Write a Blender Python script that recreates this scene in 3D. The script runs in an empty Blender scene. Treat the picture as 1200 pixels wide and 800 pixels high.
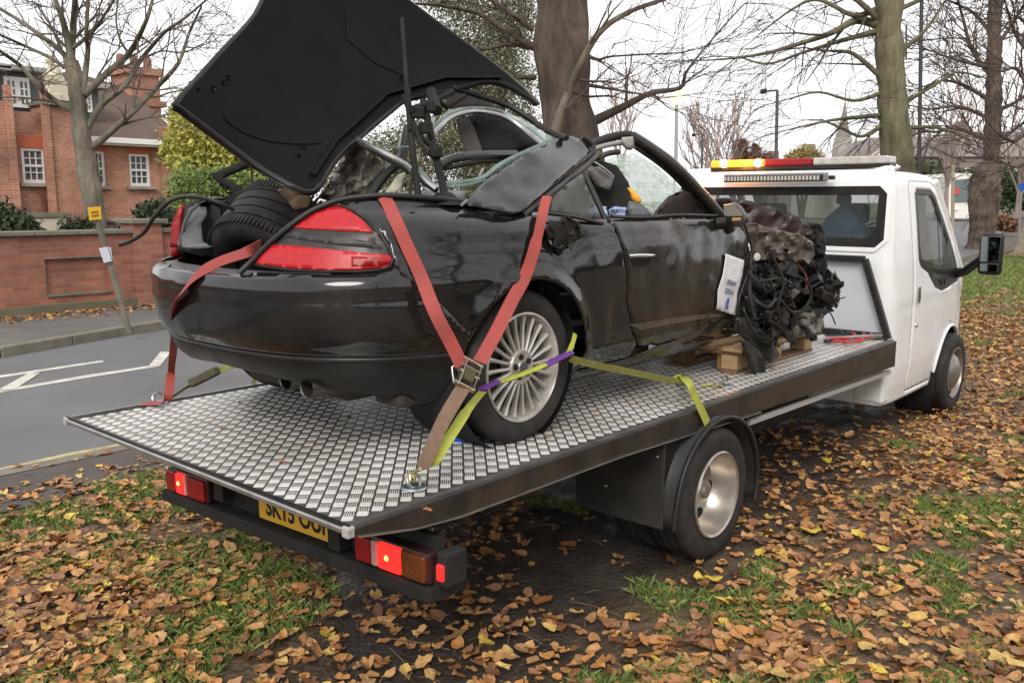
import bpy, bmesh, math, random, time
import numpy as np
from mathutils import Vector, Matrix, noise
from mathutils.geometry import delaunay_2d_cdt
from mathutils.bvhtree import BVHTree
T0 = time.time()
random.seed(7); rng = np.random.default_rng(7)
SC = bpy.context.scene; COL = SC.collection
PI = math.pi

# ------------------------------------------------------------------ camera
F_PX, YAW, PIT, ROL = 1030.0, .722, .159, .003
CAM = Vector((-1.564, -2.04, 1.75))
_fw = Vector((math.cos(YAW)*math.cos(PIT), math.sin(YAW)*math.cos(PIT), -math.sin(PIT)))
_r = _fw.cross(Vector((0, 0, 1))).normalized(); _u = _r.cross(_fw)
_c, _s = math.cos(ROL), math.sin(ROL)
CR = _c*_r + _s*_u; CU = -_s*_r + _c*_u
cam_d = bpy.data.cameras.new('camera'); cam_o = bpy.data.objects.new('camera', cam_d); COL.objects.link(cam_o)
cam_o.matrix_world = Matrix(((CR.x, CU.x, -_fw.x, CAM.x), (CR.y, CU.y, -_fw.y, CAM.y), (CR.z, CU.z, -_fw.z, CAM.z), (0, 0, 0, 1)))
cam_d.sensor_width = 36.0; cam_d.lens = 36.0*F_PX/1200.0; cam_d.clip_start = .05; cam_d.clip_end = 3000
SC.camera = cam_o
# ------------------------------------------------------------------ world, sun, exposure
W = bpy.data.worlds.new('World'); SC.world = W; W.use_nodes = True
wn = W.node_tree; wn.nodes.clear()
SUN_EL, SUN_AZ = math.radians(40), math.radians(212)
sky = wn.nodes.new('ShaderNodeTexSky'); sky.sky_type = 'NISHITA'; sky.sun_disc = False
sky.sun_elevation = SUN_EL; sky.sun_rotation = math.radians(90) - SUN_AZ
sky.air_density = 1.0; sky.dust_density = 3.0
bg1 = wn.nodes.new('ShaderNodeBackground'); bg1.inputs[1].default_value = .08
wn.links.new(sky.outputs[0], bg1.inputs[0])
bg2 = wn.nodes.new('ShaderNodeBackground'); bg2.inputs[1].default_value = 1.0      # the overcast cloud layer
tc = wn.nodes.new('ShaderNodeTexCoord'); nz = wn.nodes.new('ShaderNodeTexNoise'); nz.inputs['Scale'].default_value = 1.6
nz.inputs['Detail'].default_value = 4; nz.inputs['Roughness'].default_value = .5
cr = wn.nodes.new('ShaderNodeValToRGB'); cr.color_ramp.elements[0].color = (.66, .65, .67, 1); cr.color_ramp.elements[1].color = (.80, .775, .765, 1)
cr.color_ramp.elements[0].position = .3; cr.color_ramp.elements[1].position = .65
wn.links.new(tc.outputs['Generated'], nz.inputs['Vector']); wn.links.new(nz.outputs[0], cr.inputs[0]); wn.links.new(cr.outputs[0], bg2.inputs[0])
mxs = wn.nodes.new('ShaderNodeMixShader'); mxs.inputs[0].default_value = .88
wn.links.new(bg1.outputs[0], mxs.inputs[1]); wn.links.new(bg2.outputs[0], mxs.inputs[2])
wo = wn.nodes.new('ShaderNodeOutputWorld'); wn.links.new(mxs.outputs[0], wo.inputs[0])
sd = bpy.data.lights.new('sun', 'SUN'); sd.energy = 1.2; sd.angle = math.radians(25); sd.color = (1, .95, .9)
so = bpy.data.objects.new('sun', sd); COL.objects.link(so)
sdir = Vector((math.cos(SUN_AZ)*math.cos(SUN_EL), math.sin(SUN_AZ)*math.cos(SUN_EL), math.sin(SUN_EL)))
so.rotation_euler = sdir.to_track_quat('Z', 'Y').to_euler()
SC.view_settings.view_transform = 'Standard'; SC.view_settings.look = 'None'
SC.view_settings.exposure = 0.95; SC.view_settings.gamma = 1

# ------------------------------------------------------------------ measuring helpers: a pixel of the 1200x800 photo -> a place in the world
AX = {'x': 0, 'y': 1, 'z': 2}
def ray(px, py): return (CR*(px-600) + CU*(400-py) + _fw*F_PX).normalized()
def U(px, py, ax, val):
    d = ray(px, py); i = AX[ax]; return CAM + d*((val-CAM[i])/d[i])
def D(px, py, depth):
    d = ray(px, py); return CAM + d*(depth/d.dot(_fw))

# ------------------------------------------------------------------ materials
MATS = {}
def M(name, col=(.5, .5, .5), rough=.5, metal=0, spec=.5, emit=None, es=1, trans=0, coat=0, n=None, bump=None, alpha=1, ior=1.45):
    """n=(scale, amount, col2[,detail]) mottles the colour with noise, bump=(scale, strength, dist)"""
    if name in MATS: return MATS[name]
    m = bpy.data.materials.new(name); m.use_nodes = True; MATS[name] = m
    t = m.node_tree; b = t.nodes['Principled BSDF']
    b.inputs['Base Color'].default_value = (*col, 1); b.inputs['Roughness'].default_value = rough
    b.inputs['Metallic'].default_value = metal; b.inputs['Specular IOR Level'].default_value = spec
    b.inputs['Transmission Weight'].default_value = trans; b.inputs['Coat Weight'].default_value = coat
    b.inputs['Coat Roughness'].default_value = .05; b.inputs['IOR'].default_value = ior; b.inputs['Alpha'].default_value = alpha
    if emit: b.inputs['Emission Color'].default_value = (*emit, 1); b.inputs['Emission Strength'].default_value = es
    tcn = t.nodes.new('ShaderNodeTexCoord')
    if n:
        q = t.nodes.new('ShaderNodeTexNoise'); q.inputs['Scale'].default_value = n[0]; q.inputs['Detail'].default_value = n[3] if len(n) > 3 else 6
        q.inputs['Roughness'].default_value = .6
        t.links.new(tcn.outputs['Object'], q.inputs['Vector'])
        r = t.nodes.new('ShaderNodeValToRGB'); r.color_ramp.elements[0].position = .5-n[1]/2; r.color_ramp.elements[1].position = .5+n[1]/2
        r.color_ramp.elements[0].color = (*col, 1); r.color_ramp.elements[1].color = (*n[2], 1)
        t.links.new(q.outputs[0], r.inputs[0]); t.links.new(r.outputs[0], b.inputs['Base Color'])
    if bump:
        q = t.nodes.new('ShaderNodeTexNoise'); q.inputs['Scale'].default_value = bump[0]; q.inputs['Detail'].default_value = 6
        t.links.new(tcn.outputs['Object'], q.inputs['Vector'])
        u = t.nodes.new('ShaderNodeBump'); u.inputs['Strength'].default_value = bump[1]; u.inputs['Distance'].default_value = bump[2]
        t.links.new(q.outputs[0], u.inputs['Height']); t.links.new(u.outputs[0], b.inputs['Normal'])
    return m
def island_random(m, cols, mode='ShaderNodeNewGeometry', out='Random Per Island'):
    """colour by a random value per leaf (island or object)"""
    t = m.node_tree; b = t.nodes['Principled BSDF']
    g = t.nodes.new(mode); r = t.nodes.new('ShaderNodeValToRGB'); e = r.color_ramp.elements
    while len(e) < len(cols): e.new(.5)
    for i, c in enumerate(cols): e[i].position = i/(len(cols)-1); e[i].color = (*c, 1)
    t.links.new(g.outputs[out], r.inputs[0])
    tcn = t.nodes.new('ShaderNodeTexCoord'); q = t.nodes.new('ShaderNodeTexNoise'); q.inputs['Scale'].default_value = 25; q.inputs['Detail'].default_value = 4
    t.links.new(tcn.outputs['Object'], q.inputs['Vector'])
    mp = t.nodes.new('ShaderNodeMapRange'); mp.inputs[3].default_value = .40; mp.inputs[4].default_value = 1.30
    t.links.new(q.outputs[0], mp.inputs[0])
    mx = t.nodes.new('ShaderNodeVectorMath'); mx.operation = 'SCALE'
    t.links.new(r.outputs[0], mx.inputs[0]); t.links.new(mp.outputs[0], mx.inputs['Scale']); t.links.new(mx.outputs[0], b.inputs['Base Color'])
def brick_mat(name, c1, c2, mortar, scale=1.0, axis='xz', bw=.225, bh=.075):
    m = M(name, c1, .9); t = m.node_tree; b = t.nodes['Principled BSDF']
    tcn = t.nodes.new('ShaderNodeTexCoord'); mp = t.nodes.new('ShaderNodeSeparateXYZ'); cb = t.nodes.new('ShaderNodeCombineXYZ')
    t.links.new(tcn.outputs['Object'], mp.inputs[0])
    ad = t.nodes.new('ShaderNodeMath'); ad.operation = 'ADD'
    t.links.new(mp.outputs[0], ad.inputs[0]); t.links.new(mp.outputs[1], ad.inputs[1]); t.links.new(ad.outputs[0], cb.inputs[0]); t.links.new(mp.outputs[2], cb.inputs[1])
    br = t.nodes.new('ShaderNodeTexBrick'); br.inputs['Scale'].default_value = 1; br.inputs['Brick Width'].default_value = bw; br.inputs['Row Height'].default_value = bh
    br.inputs['Mortar Size'].default_value = .009; br.inputs['Color1'].default_value = (*c1, 1); br.inputs['Color2'].default_value = (*c2, 1); br.inputs['Mortar'].default_value = (*mortar, 1)
    br.inputs['Bias'].default_value = -.1
    t.links.new(cb.outputs[0], br.inputs['Vector'])
    q = t.nodes.new('ShaderNodeTexNoise'); q.inputs['Scale'].default_value = .9; q.inputs['Detail'].default_value = 8; q.inputs['Roughness'].default_value = .7
    t.links.new(tcn.outputs['Object'], q.inputs['Vector'])
    mr = t.nodes.new('ShaderNodeMapRange'); mr.inputs[1].default_value = .3; mr.inputs[2].default_value = .7; mr.inputs[3].default_value = .6; mr.inputs[4].default_value = 1.3
    t.links.new(q.outputs[0], mr.inputs[0])
    mx = t.nodes.new('ShaderNodeVectorMath'); mx.operation = 'SCALE'; t.links.new(br.outputs[0], mx.inputs[0]); t.links.new(mr.outputs[0], mx.inputs['Scale'])
    t.links.new(mx.outputs[0], b.inputs['Base Color'])
    u = t.nodes.new('ShaderNodeBump'); u.inputs['Strength'].default_value = .6; u.inputs['Distance'].default_value = .01; u.invert = True
    t.links.new(br.outputs[1], u.inputs['Height']); t.links.new(u.outputs[0], b.inputs['Normal'])
    return m

def dirty_paint(name, col, dirt, amt=.5, rough=.12, sc=3.0, rr=(.1, .45), bs=.2):
    """gloss paint with road film: noise drives both a dirt tint and the gloss"""
    m = M(name, col, rough, coat=0); t = m.node_tree; b = t.nodes['Principled BSDF']
    tcn = t.nodes.new('ShaderNodeTexCoord')
    q = t.nodes.new('ShaderNodeTexNoise'); q.inputs['Scale'].default_value = sc; q.inputs['Detail'].default_value = 9; q.inputs['Roughness'].default_value = .68
    t.links.new(tcn.outputs['Object'], q.inputs['Vector'])
    r = t.nodes.new('ShaderNodeValToRGB'); r.color_ramp.elements[0].position = .42; r.color_ramp.elements[1].position = .78
    r.color_ramp.elements[0].color = (*col, 1); r.color_ramp.elements[1].color = tuple(c*(1-amt)+d*amt for c, d in zip(col, dirt))+(1,)
    t.links.new(q.outputs[0], r.inputs[0]); t.links.new(r.outputs[0], b.inputs['Base Color'])
    q2 = t.nodes.new('ShaderNodeTexNoise'); q2.inputs['Scale'].default_value = sc*2.3; q2.inputs['Detail'].default_value = 8; q2.inputs['Roughness'].default_value = .7
    t.links.new(tcn.outputs['Object'], q2.inputs['Vector'])
    mr = t.nodes.new('ShaderNodeMapRange'); mr.inputs[1].default_value = .35; mr.inputs[2].default_value = .75; mr.inputs[3].default_value = rr[0]; mr.inputs[4].default_value = rr[1]
    t.links.new(q2.outputs[0], mr.inputs[0]); t.links.new(mr.outputs[0], b.inputs['Roughness'])
    u = t.nodes.new('ShaderNodeBump'); u.inputs['Strength'].default_value = bs; u.inputs['Distance'].default_value = .004
    t.links.new(q2.outputs[0], u.inputs['Height']); t.links.new(u.outputs[0], b.inputs['Normal'])
    return m

BLACK = dirty_paint('black_paint', (.007, .007, .0075), (.045, .040, .036), .5, sc=2.2, rr=(.04, .20), bs=.04)
BLACKS = dirty_paint('black_paint_scuffed', (.012, .0105, .009), (.085, .065, .048), .5, sc=6, rr=(.12, .45), bs=.15)
TRIM = M('black_plastic', (.010, .010, .0105), .45, spec=.4, n=(9, .4, (.024, .022, .02)))
MATT = M('matt_black', (.012, .012, .012), .85, n=(7, .5, (.03, .028, .025)))
GREASE = M('greasy_metal', (.009, .008, .007), .40, .5, n=(14, .4, (.05, .042, .034)), bump=(40, .5, .01))
RUBBER = M('tyre_rubber', (.016, .016, .016), .68, n=(12, .4, (.045, .04, .036)), bump=(60, .3, .003))
ALLOY = M('alloy_silver', (.66, .64, .60), .36, .45, n=(10, .5, (.36, .33, .29)))
STEEL = M('steel', (.45, .44, .42), .3, 1, n=(12, .5, (.3, .27, .24)))
RUST = M('rusty_steel', (.16, .12, .09), .55, .6, n=(9, .5, (.34, .31, .27)), bump=(40, .3, .003))
ALU = M('alu_trim', (.55, .55, .54), .33, .9, n=(10, .5, (.3, .3, .29)))
WHITE = dirty_paint('white_van_paint', (.78, .79, .78), (.42, .40, .35), .28, sc=1.8, rr=(.16, .38), bs=.05)
REDL = M('red_lens', (.26, .005, .008), .35, coat=.05)
REDB = M('red_lens_bright', (.46, .010, .014), .38, coat=.04, n=(40, .3, (.36, .006, .012)))
SMOKE = M('smoked_lens', (.02, .016, .016), .28, spec=.35, n=(10, .3, (.05, .045, .042)))
AMBL = M('amber_lens', (.15, .042, .010), .3, n=(60, .4, (.08, .022, .008)))
LIT = M('lit_red_lamp', (.8, .01, .01), .25, emit=(1, .015, .012), es=1.3)
LITC = M('lamp_filament', (1, .2, .05), .3, emit=(1, .22, .04), es=5)
AMBLIT = M('lit_amber_beacon', (1, .25, .02), .3, emit=(1, .17, .012), es=1.5)
AMBHOT = M('beacon_core', (1, .8, .3), .3, emit=(1, .62, .18), es=12)
GLASS = M('window_glass', (.035, .055, .048), .03, alpha=.42, spec=.6)
GEDGE = M('green_glass_edge', (.22, .30, .275), .05, alpha=.6, spec=.8, bump=(60, .6, .006))
CRACK = M('cracked_glass', (.55, .66, .60), .25, alpha=.5, n=(30, .3, (.3, .38, .33), 10))
HOUSEGLASS = M('house_window_glass', (.05, .06, .07), .06, spec=.8, n=(1.2, .4, (.16, .17, .17)))
WHITEP = M('white_joinery', (.78, .77, .74), .5)
STONE = M('pale_stone', (.36, .34, .29), .85, n=(5, .5, (.24, .22, .18)), bump=(30, .4, .01))
COPING = M('coping_stone', (.20, .19, .15), .9, n=(4, .5, (.11, .11, .08)), bump=(25, .5, .01))
STRAPR = M('red_webbing', (.38, .062, .052), .8, n=(9, .5, (.24, .055, .045), 10), bump=(350, .4, .002))
STRAPB = M('tan_webbing', (.24, .16, .11), .8, n=(30, .5, (.16, .10, .07)), bump=(350, .4, .002))
STRAPY = M('yellow_webbing', (.46, .52, .06), .7, n=(12, .5, (.30, .30, .06), 10), bump=(350, .4, .002))
STRAPO = M('olive_webbing', (.26, .26, .06), .8, n=(25, .5, (.15, .14, .05)), bump=(350, .4, .002))
PURPLE = M('purple_sleeve', (.13, .035, .24), .8, bump=(200, .5, .004))
WOOD = M('pallet_wood', (.52, .36, .19), .8, n=(12, .5, (.34, .22, .11)), bump=(40, .4, .004))
WOODD = M('pallet_wood_dark', (.24, .14, .07), .85, n=(14, .5, (.14, .09, .05)), bump=(40, .4, .004))
ASPHALT = M('asphalt', (.150, .148, .150), .85, n=(.55, .35, (.105, .102, .104), 12), bump=(160, .4, .006))
PAVE = M('pavement', (.14, .13, .12), .9, n=(1.6, .5, (.09, .083, .075), 9), bump=(70, .5, .008))
DIRTPATH = M('dirty_footpath', (.105, .088, .072), .9, n=(3, .6, (.06, .052, .045), 9), bump=(60, .6, .012))
KERB = M('kerb_stone', (.22, .20, .16), .9, n=(4, .5, (.12, .11, .08)), bump=(40, .4, .01))
PAINTW = M('road_paint_white', (.62, .60, .52), .7, n=(8, .35, (.36, .35, .31), 10))
PAINTY = M('road_paint_yellow', (.50, .42, .19), .7, n=(8, .35, (.25, .22, .15), 10))

for m_ in (BLACK, BLACKS):
    b_ = m_.node_tree.nodes['Principled BSDF']; b_.inputs['Specular IOR Level'].default_value = .5; b_.inputs['Coat Weight'].default_value = .35; b_.inputs['Coat Roughness'].default_value = .09
for m_ in (MATT, RUBBER): m_.node_tree.nodes['Principled BSDF'].inputs['Specular IOR Level'].default_value = .25
def bark(name, c1, c2, sc, bump):
    m = M(name, c1, .95); t = m.node_tree; b = t.nodes['Principled BSDF']; tcn = t.nodes.new('ShaderNodeTexCoord'); mp = t.nodes.new('ShaderNodeMapping')
    mp.inputs['Scale'].default_value = (1, 1, .22); t.links.new(tcn.outputs['Object'], mp.inputs[0])
    q = t.nodes.new('ShaderNodeTexNoise'); q.inputs['Scale'].default_value = sc; q.inputs['Detail'].default_value = 10; q.inputs['Roughness'].default_value = .7; t.links.new(mp.outputs[0], q.inputs['Vector'])
    r = t.nodes.new('ShaderNodeValToRGB'); r.color_ramp.elements[0].position = .36; r.color_ramp.elements[1].position = .64; r.color_ramp.elements[0].color = (*c2, 1); r.color_ramp.elements[1].color = (*c1, 1)
    t.links.new(q.outputs[0], r.inputs[0])
    q2 = t.nodes.new('ShaderNodeTexNoise'); q2.inputs['Scale'].default_value = 1.1; q2.inputs['Detail'].default_value = 5; t.links.new(tcn.outputs['Object'], q2.inputs['Vector'])
    mr = t.nodes.new('ShaderNodeMapRange'); mr.inputs[1].default_value = .3; mr.inputs[2].default_value = .7; mr.inputs[3].default_value = .65; mr.inputs[4].default_value = 1.3; t.links.new(q2.outputs[0], mr.inputs[0])
    mx = t.nodes.new('ShaderNodeVectorMath'); mx.operation = 'SCALE'; t.links.new(r.outputs[0], mx.inputs[0]); t.links.new(mr.outputs[0], mx.inputs['Scale']); t.links.new(mx.outputs[0], b.inputs['Base Color'])
    u = t.nodes.new('ShaderNodeBump'); u.inputs['Strength'].default_value = .9; u.inputs['Distance'].default_value = bump; t.links.new(q.outputs[0], u.inputs['Height']); t.links.new(u.outputs[0], b.inputs['Normal'])
    return m
# ------------------------------------------------------------------ mesh helpers
def link(name, me, mat=None, parent=None, **kw):
    o = bpy.data.objects.new(name, me); COL.objects.link(o)
    if mat is not None and me is not None and not me.materials: me.materials.append(mat)
    if parent is not None:
        o.parent = parent
        o.matrix_parent_inverse = Matrix.Translation(-parent.location) if parent.type == 'EMPTY' else Matrix.Identity(4)
    for k, v in kw.items():
        if v is not None: o[k] = v
    return o
def thing(name, loc, label, category, group=None):
    o = bpy.data.objects.new(name, None); COL.objects.link(o); o.location = loc; o.empty_display_size = .2
    o['label'] = label; o['category'] = category
    if group: o['group'] = group
    return o
class MB:
    def __init__(s): s.v = []; s.f = []
    def add(s, vs, fs):
        b = len(s.v); s.v += [tuple(p) for p in vs]; s.f += [tuple(i+b for i in f) for f in fs]; return s
    def box(s, c, d, rz=0, R=None, taper=1):
        c = Vector(c); R = R or Matrix.Rotation(rz, 3, 'Z'); vs = []
        for sz in (-1, 1):
            k = taper if sz > 0 else 1
            for sx, sy in ((-1, -1), (1, -1), (1, 1), (-1, 1)): vs.append(c + R @ Vector((sx*d[0]/2*k, sy*d[1]/2*k, sz*d[2]/2)))
        return s.add(vs, [(3, 2, 1, 0), (4, 5, 6, 7), (0, 1, 5, 4), (1, 2, 6, 5), (2, 3, 7, 6), (3, 0, 4, 7)])
    def bar(s, p, q, w, h, up=(0, 0, 1)):
        p = Vector(p); q = Vector(q); z = (q-p).normalized(); x = Vector(up).cross(z)
        if x.length < 1e-4: x = Vector((1, 0, 0)).cross(z)
        x.normalize(); y = z.cross(x)
        R = Matrix((x, y, z)).transposed()
        return s.box((p+q)/2, (w, h, (q-p).length), R=R)
    def tube(s, pts, rad, n=8, cap=True, flat=1.0):
        pts = [Vector(p) for p in pts]; m = len(pts)
        if not hasattr(rad, '__len__'): rad = [rad]*m
        vs = []; fs = []; prev = None
        for i, p in enumerate(pts):
            t = (pts[min(i+1, m-1)] - pts[max(i-1, 0)])
            t = t.normalized() if t.length > 1e-9 else Vector((0, 0, 1))
            if prev is None:
                a = Vector((0, 0, 1)) if abs(t.z) < .9 else Vector((1, 0, 0)); x = a.cross(t).normalized()
            else:
                x = (prev - t*prev.dot(t)); x = x.normalized() if x.length > 1e-6 else Vector((1, 0, 0))
            prev = x; y = t.cross(x)
            for k in range(n):
                a = 2*PI*k/n; vs.append(p + (x*math.cos(a) + y*math.sin(a)*flat)*rad[i])
        for i in range(m-1):
            for k in range(n): fs.append((i*n+k, i*n+(k+1) % n, (i+1)*n+(k+1) % n, (i+1)*n+k))
        if cap: fs.append(tuple(range(n-1, -1, -1))); fs.append(tuple((m-1)*n+k for k in range(n)))
        return s.add(vs, fs)
    def lathe(s, prof, c, axis, n=48, closed=False):
        """prof: (radius, along axis)"""
        c = Vector(c); a = Vector(axis).normalized(); x = (Vector((0, 0, 1)) if abs(a.z) < .9 else Vector((1, 0, 0))).cross(a).normalized(); y = a.cross(x)
        vs = [c + a*h + (x*math.cos(2*PI*k/n)+y*math.sin(2*PI*k/n))*r for r, h in prof for k in range(n)]
        m = len(prof); fs = []
        for i in range(m if closed else m-1):
            j = (i+1) % m
            for k in range(n): fs.append((i*n+k, i*n+(k+1) % n, j*n+(k+1) % n, j*n+k))
        return s.add(vs, fs)
    def prism(s, poly, d):
        """poly: 3D points of a planar outline; d: extrusion vector"""
        n = len(poly); d = Vector(d); vs = [Vector(p) for p in poly] + [Vector(p)+d for p in poly]
        return s.add(vs, [tuple(range(n-1, -1, -1)), tuple(range(n, 2*n))] + [(i, (i+1) % n, n+(i+1) % n, n+i) for i in range(n)])
    def ribbon(s, pts, w, th, side):
        """flat strap along pts; side: width direction(s)"""
        pts = [Vector(p) for p in pts]; vs = []; fs = []; m = len(pts)
        for i, p in enumerate(pts):
            t = (pts[min(i+1, m-1)]-pts[max(i-1, 0)]).normalized()
            sd_ = Vector(side[i]) if hasattr(side[0], '__len__') else Vector(side)
            sd_ = (sd_ - t*sd_.dot(t)).normalized(); nn = t.cross(sd_)
            ww = w[i] if hasattr(w, '__len__') else w
            for a, b in ((-1, -1), (1, -1), (1, 1), (-1, 1)): vs.append(p + sd_*ww/2*a + nn*th/2*b)
        for i in range(m-1):
            for k in range(4): fs.append((i*4+k, i*4+(k+1) % 4, (i+1)*4+(k+1) % 4, (i+1)*4+k))
        fs += [(3, 2, 1, 0), tuple((m-1)*4+k for k in range(4))]
        return s.add(vs, fs)
    def mesh(s, name, smooth=None):
        me = bpy.data.meshes.new(name); me.from_pydata(s.v, [], s.f); me.update()
        bm = bmesh.new(); bm.from_mesh(me); bmesh.ops.recalc_face_normals(bm, faces=bm.faces); bm.to_mesh(me); bm.free()
        if smooth is not None:
            me.polygons.foreach_set('use_smooth', [True]*len(me.polygons)); me.set_sharp_from_angle(angle=math.radians(smooth))
        return me
    def build(s, name, mat, parent=None, smooth=None, bevel=0, seg=2, **kw):
        o = link(name, s.mesh(name, smooth), mat, parent, **kw)
        if bevel:
            b = o.modifiers.new('bevel', 'BEVEL'); b.width = bevel; b.segments = seg; b.limit_method = 'ANGLE'; b.angle_limit = math.radians(35)
        return o
def spline(pts, per=8, closed=False):
    """Catmull-Rom through pts (any dimension)"""
    P = [np.array(p, float) for p in pts]; n = len(P); out = []
    for i in range(n if closed else n-1):
        if closed: p0, p1, p2, p3 = P[i-1], P[i], P[(i+1) % n], P[(i+2) % n]
        else: p0, p1, p2, p3 = P[max(i-1, 0)], P[i], P[i+1], P[min(i+2, n-1)]
        for k in range(per):
            t = k/per; out.append(.5*((2*p1)+(-p0+p2)*t+(2*p0-5*p1+4*p2-p3)*t*t+(-p0+3*p1-3*p2+p3)*t**3))
    if not closed: out.append(P[-1])
    return [tuple(p) for p in out]
def inpoly(P, poly):
    """vectorised point in polygon"""
    x, y = P[:, 0], P[:, 1]; r = np.zeros(len(P), bool); n = len(poly); j = n-1
    for i in range(n):
        xi, yi = poly[i]; xj, yj = poly[j]
        c = ((yi > y) != (yj > y)) & (x < (xj-xi)*(y-yi)/((yj-yi) or 1e-12)+xi); r ^= c; j = i
    return r
def dens(poly, step):
    out = []
    n = len(poly)
    for i in range(n):
        a = np.array(poly[i], float); b = np.array(poly[(i+1) % n], float); k = max(1, int(round(np.linalg.norm(b-a)/step)))
        for j in range(k): out.append(tuple(a+(b-a)*j/k))
    return out
def patch(name, poly, surf, step, mat, parent=None, holes=(), th=0.0, off=0.0, smooth=40, flip=True, **kw):
    """a sheet cut to `poly` (with holes) in the parameter plane and laid on surf(u, v, off); th gives it thickness inward"""
    loops = [dens(poly, step)] + [dens(h, step) for h in holes]
    vs = []; ed = []
    for L in loops:
        b = len(vs); vs += L; ed += [(b+i, b+(i+1) % len(L)) for i in range(len(L))]
    B = np.array(vs); lo = B.min(0); hi = B.max(0)
    gx = np.arange(lo[0]+step/2, hi[0], step); gy = np.arange(lo[1]+step/2, hi[1], step)
    if len(gx) and len(gy):
        G = np.array(np.meshgrid(gx, gy)).reshape(2, -1).T
        k = inpoly(G, loops[0])
        for h in loops[1:]: k &= ~inpoly(G, h)
        G = G[k]
        if len(G):
            keep = np.ones(len(G), bool)
            for i in range(0, len(G), 4000):
                d = np.sqrt(((G[i:i+4000, None, :]-B[None])**2).sum(-1)).min(1); keep[i:i+4000] = d > .45*step
            vs += [tuple(p) for p in G[keep]]
    r = delaunay_2d_cdt([Vector(v) for v in vs], ed, [], 0, 1e-7)
    V = np.array([tuple(v) for v in r[0]]); Fc = [f for f in r[2]]
    cen = np.array([V[list(f)].mean(0) for f in Fc]); k = inpoly(cen, loops[0])
    for h in loops[1:]: k &= ~inpoly(cen, h)
    Fc = [tuple(f) for f, q in zip(Fc, k) if q]
    used = sorted({i for f in Fc for i in f}); mp = {i: j for j, i in enumerate(used)}
    P = [surf(V[i][0], V[i][1], off) for i in used]
    me = bpy.data.meshes.new(name); me.from_pydata([tuple(p) for p in P], [], [tuple(mp[i] for i in (f[::-1] if flip else f)) for f in Fc]); me.update()
    me.polygons.foreach_set('use_smooth', [True]*len(me.polygons))
    if smooth is not None: me.set_sharp_from_angle(angle=math.radians(smooth))
    o = link(name, me, mat, parent, **kw)
    if th:
        md = o.modifiers.new('solid', 'SOLIDIFY'); md.thickness = th; md.offset = -1
    return o
class Shell:
    """vertical wall surface: a plan path (s = arc length) swept through a profile inset(s, z)"""
    def __init__(self, pts, inset, per=10, bump=None):
        P = spline(pts, per); self.P = [Vector((p[0], p[1])) for p in P]; self.inset = inset; self.bump = bump
        self.S = [0]
        for a, b in zip(self.P, self.P[1:]): self.S.append(self.S[-1]+(b-a).length)
        self.L = self.S[-1]; self.Sn = np.array(self.S); self.bvh = None
        N = []
        for i in range(len(self.P)):
            t = (self.P[min(i+1, len(self.P)-1)]-self.P[max(i-1, 0)]).normalized(); N.append(Vector((t.y, -t.x)))
        self.N = N
    def base(self, s):
        s = min(max(s, 0), self.L-1e-6); i = min(max(int(np.searchsorted(self.Sn, s, 'right'))-1, 0), len(self.S)-2)
        t = (s-self.S[i])/max(self.S[i+1]-self.S[i], 1e-9)
        return self.P[i].lerp(self.P[i+1], t), self.N[i].lerp(self.N[i+1], t).normalized()
    def __call__(self, s, z, off=0.0):
        p, n = self.base(s); d = self.inset(s, z, p, n) - off
        if self.bump: d += self.bump(s, z, p)
        return Vector((p.x+n.x*d, p.y+n.y*d, z))
    def prep(self, z0, z1, st=.04):
        self.q = PxSurf(self, 0, self.L, z0, z1, int(self.L/st)+1, int((z1-z0)/st)+1); self.px = self.q.px; return self
class PxSurf:
    """sampled copy of a parametric surface, to find which (u, v) a photo pixel looks at"""
    def __init__(self, fn, u0, u1, v0, v1, nu, nv):
        self.uv = []; V = []
        for i in range(nu+1):
            for j in range(nv+1):
                s = u0+(u1-u0)*i/nu; z = v0+(v1-v0)*j/nv; self.uv.append((s, z)); V.append(Vector(fn(s, z)))
        Fq = [(i*(nv+1)+j, (i+1)*(nv+1)+j, (i+1)*(nv+1)+j+1, i*(nv+1)+j+1) for i in range(nu) for j in range(nv)]
        self.V = V; self.F = [(a, b, c) for a, b, c, d in Fq]+[(a, c, d) for a, b, c, d in Fq]; self.bvh = BVHTree.FromPolygons(V, self.F)
    def px(self, x, y):
        d = ray(x, y); h = self.bvh.ray_cast(CAM, d)
        if h[0] is None:
            best = 1e9; r = None                                       # silhouette: nearest sample to the ray
            for uv, v in zip(self.uv, self.V):
                w = v-CAM; t = w.dot(d); e = (w-d*t).length/t
                if e < best: best = e; r = uv
            return r
        a, b, c = self.F[h[2]]; A, B_, C_ = (self.V[k] for k in (a, b, c)); p = h[0]
        v0 = B_-A; v1 = C_-A; v2 = p-A; d00 = v0.dot(v0); d01 = v0.dot(v1); d11 = v1.dot(v1); d20 = v2.dot(v0); d21 = v2.dot(v1)
        den = d00*d11-d01*d01 or 1e-12; bb = (d11*d20-d01*d21)/den; cc = (d00*d21-d01*d20)/den; aa = 1-bb-cc
        return tuple(aa*self.uv[a][k]+bb*self.uv[b][k]+cc*self.uv[c][k] for k in (0, 1))
def interp(x, xs, ys): return float(np.interp(x, xs, ys))
def nz3(p, sc, seed=0): return noise.noise(Vector((p[0]*sc+seed, p[1]*sc-seed*.7, p[2]*sc+seed*.3)))

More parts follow.
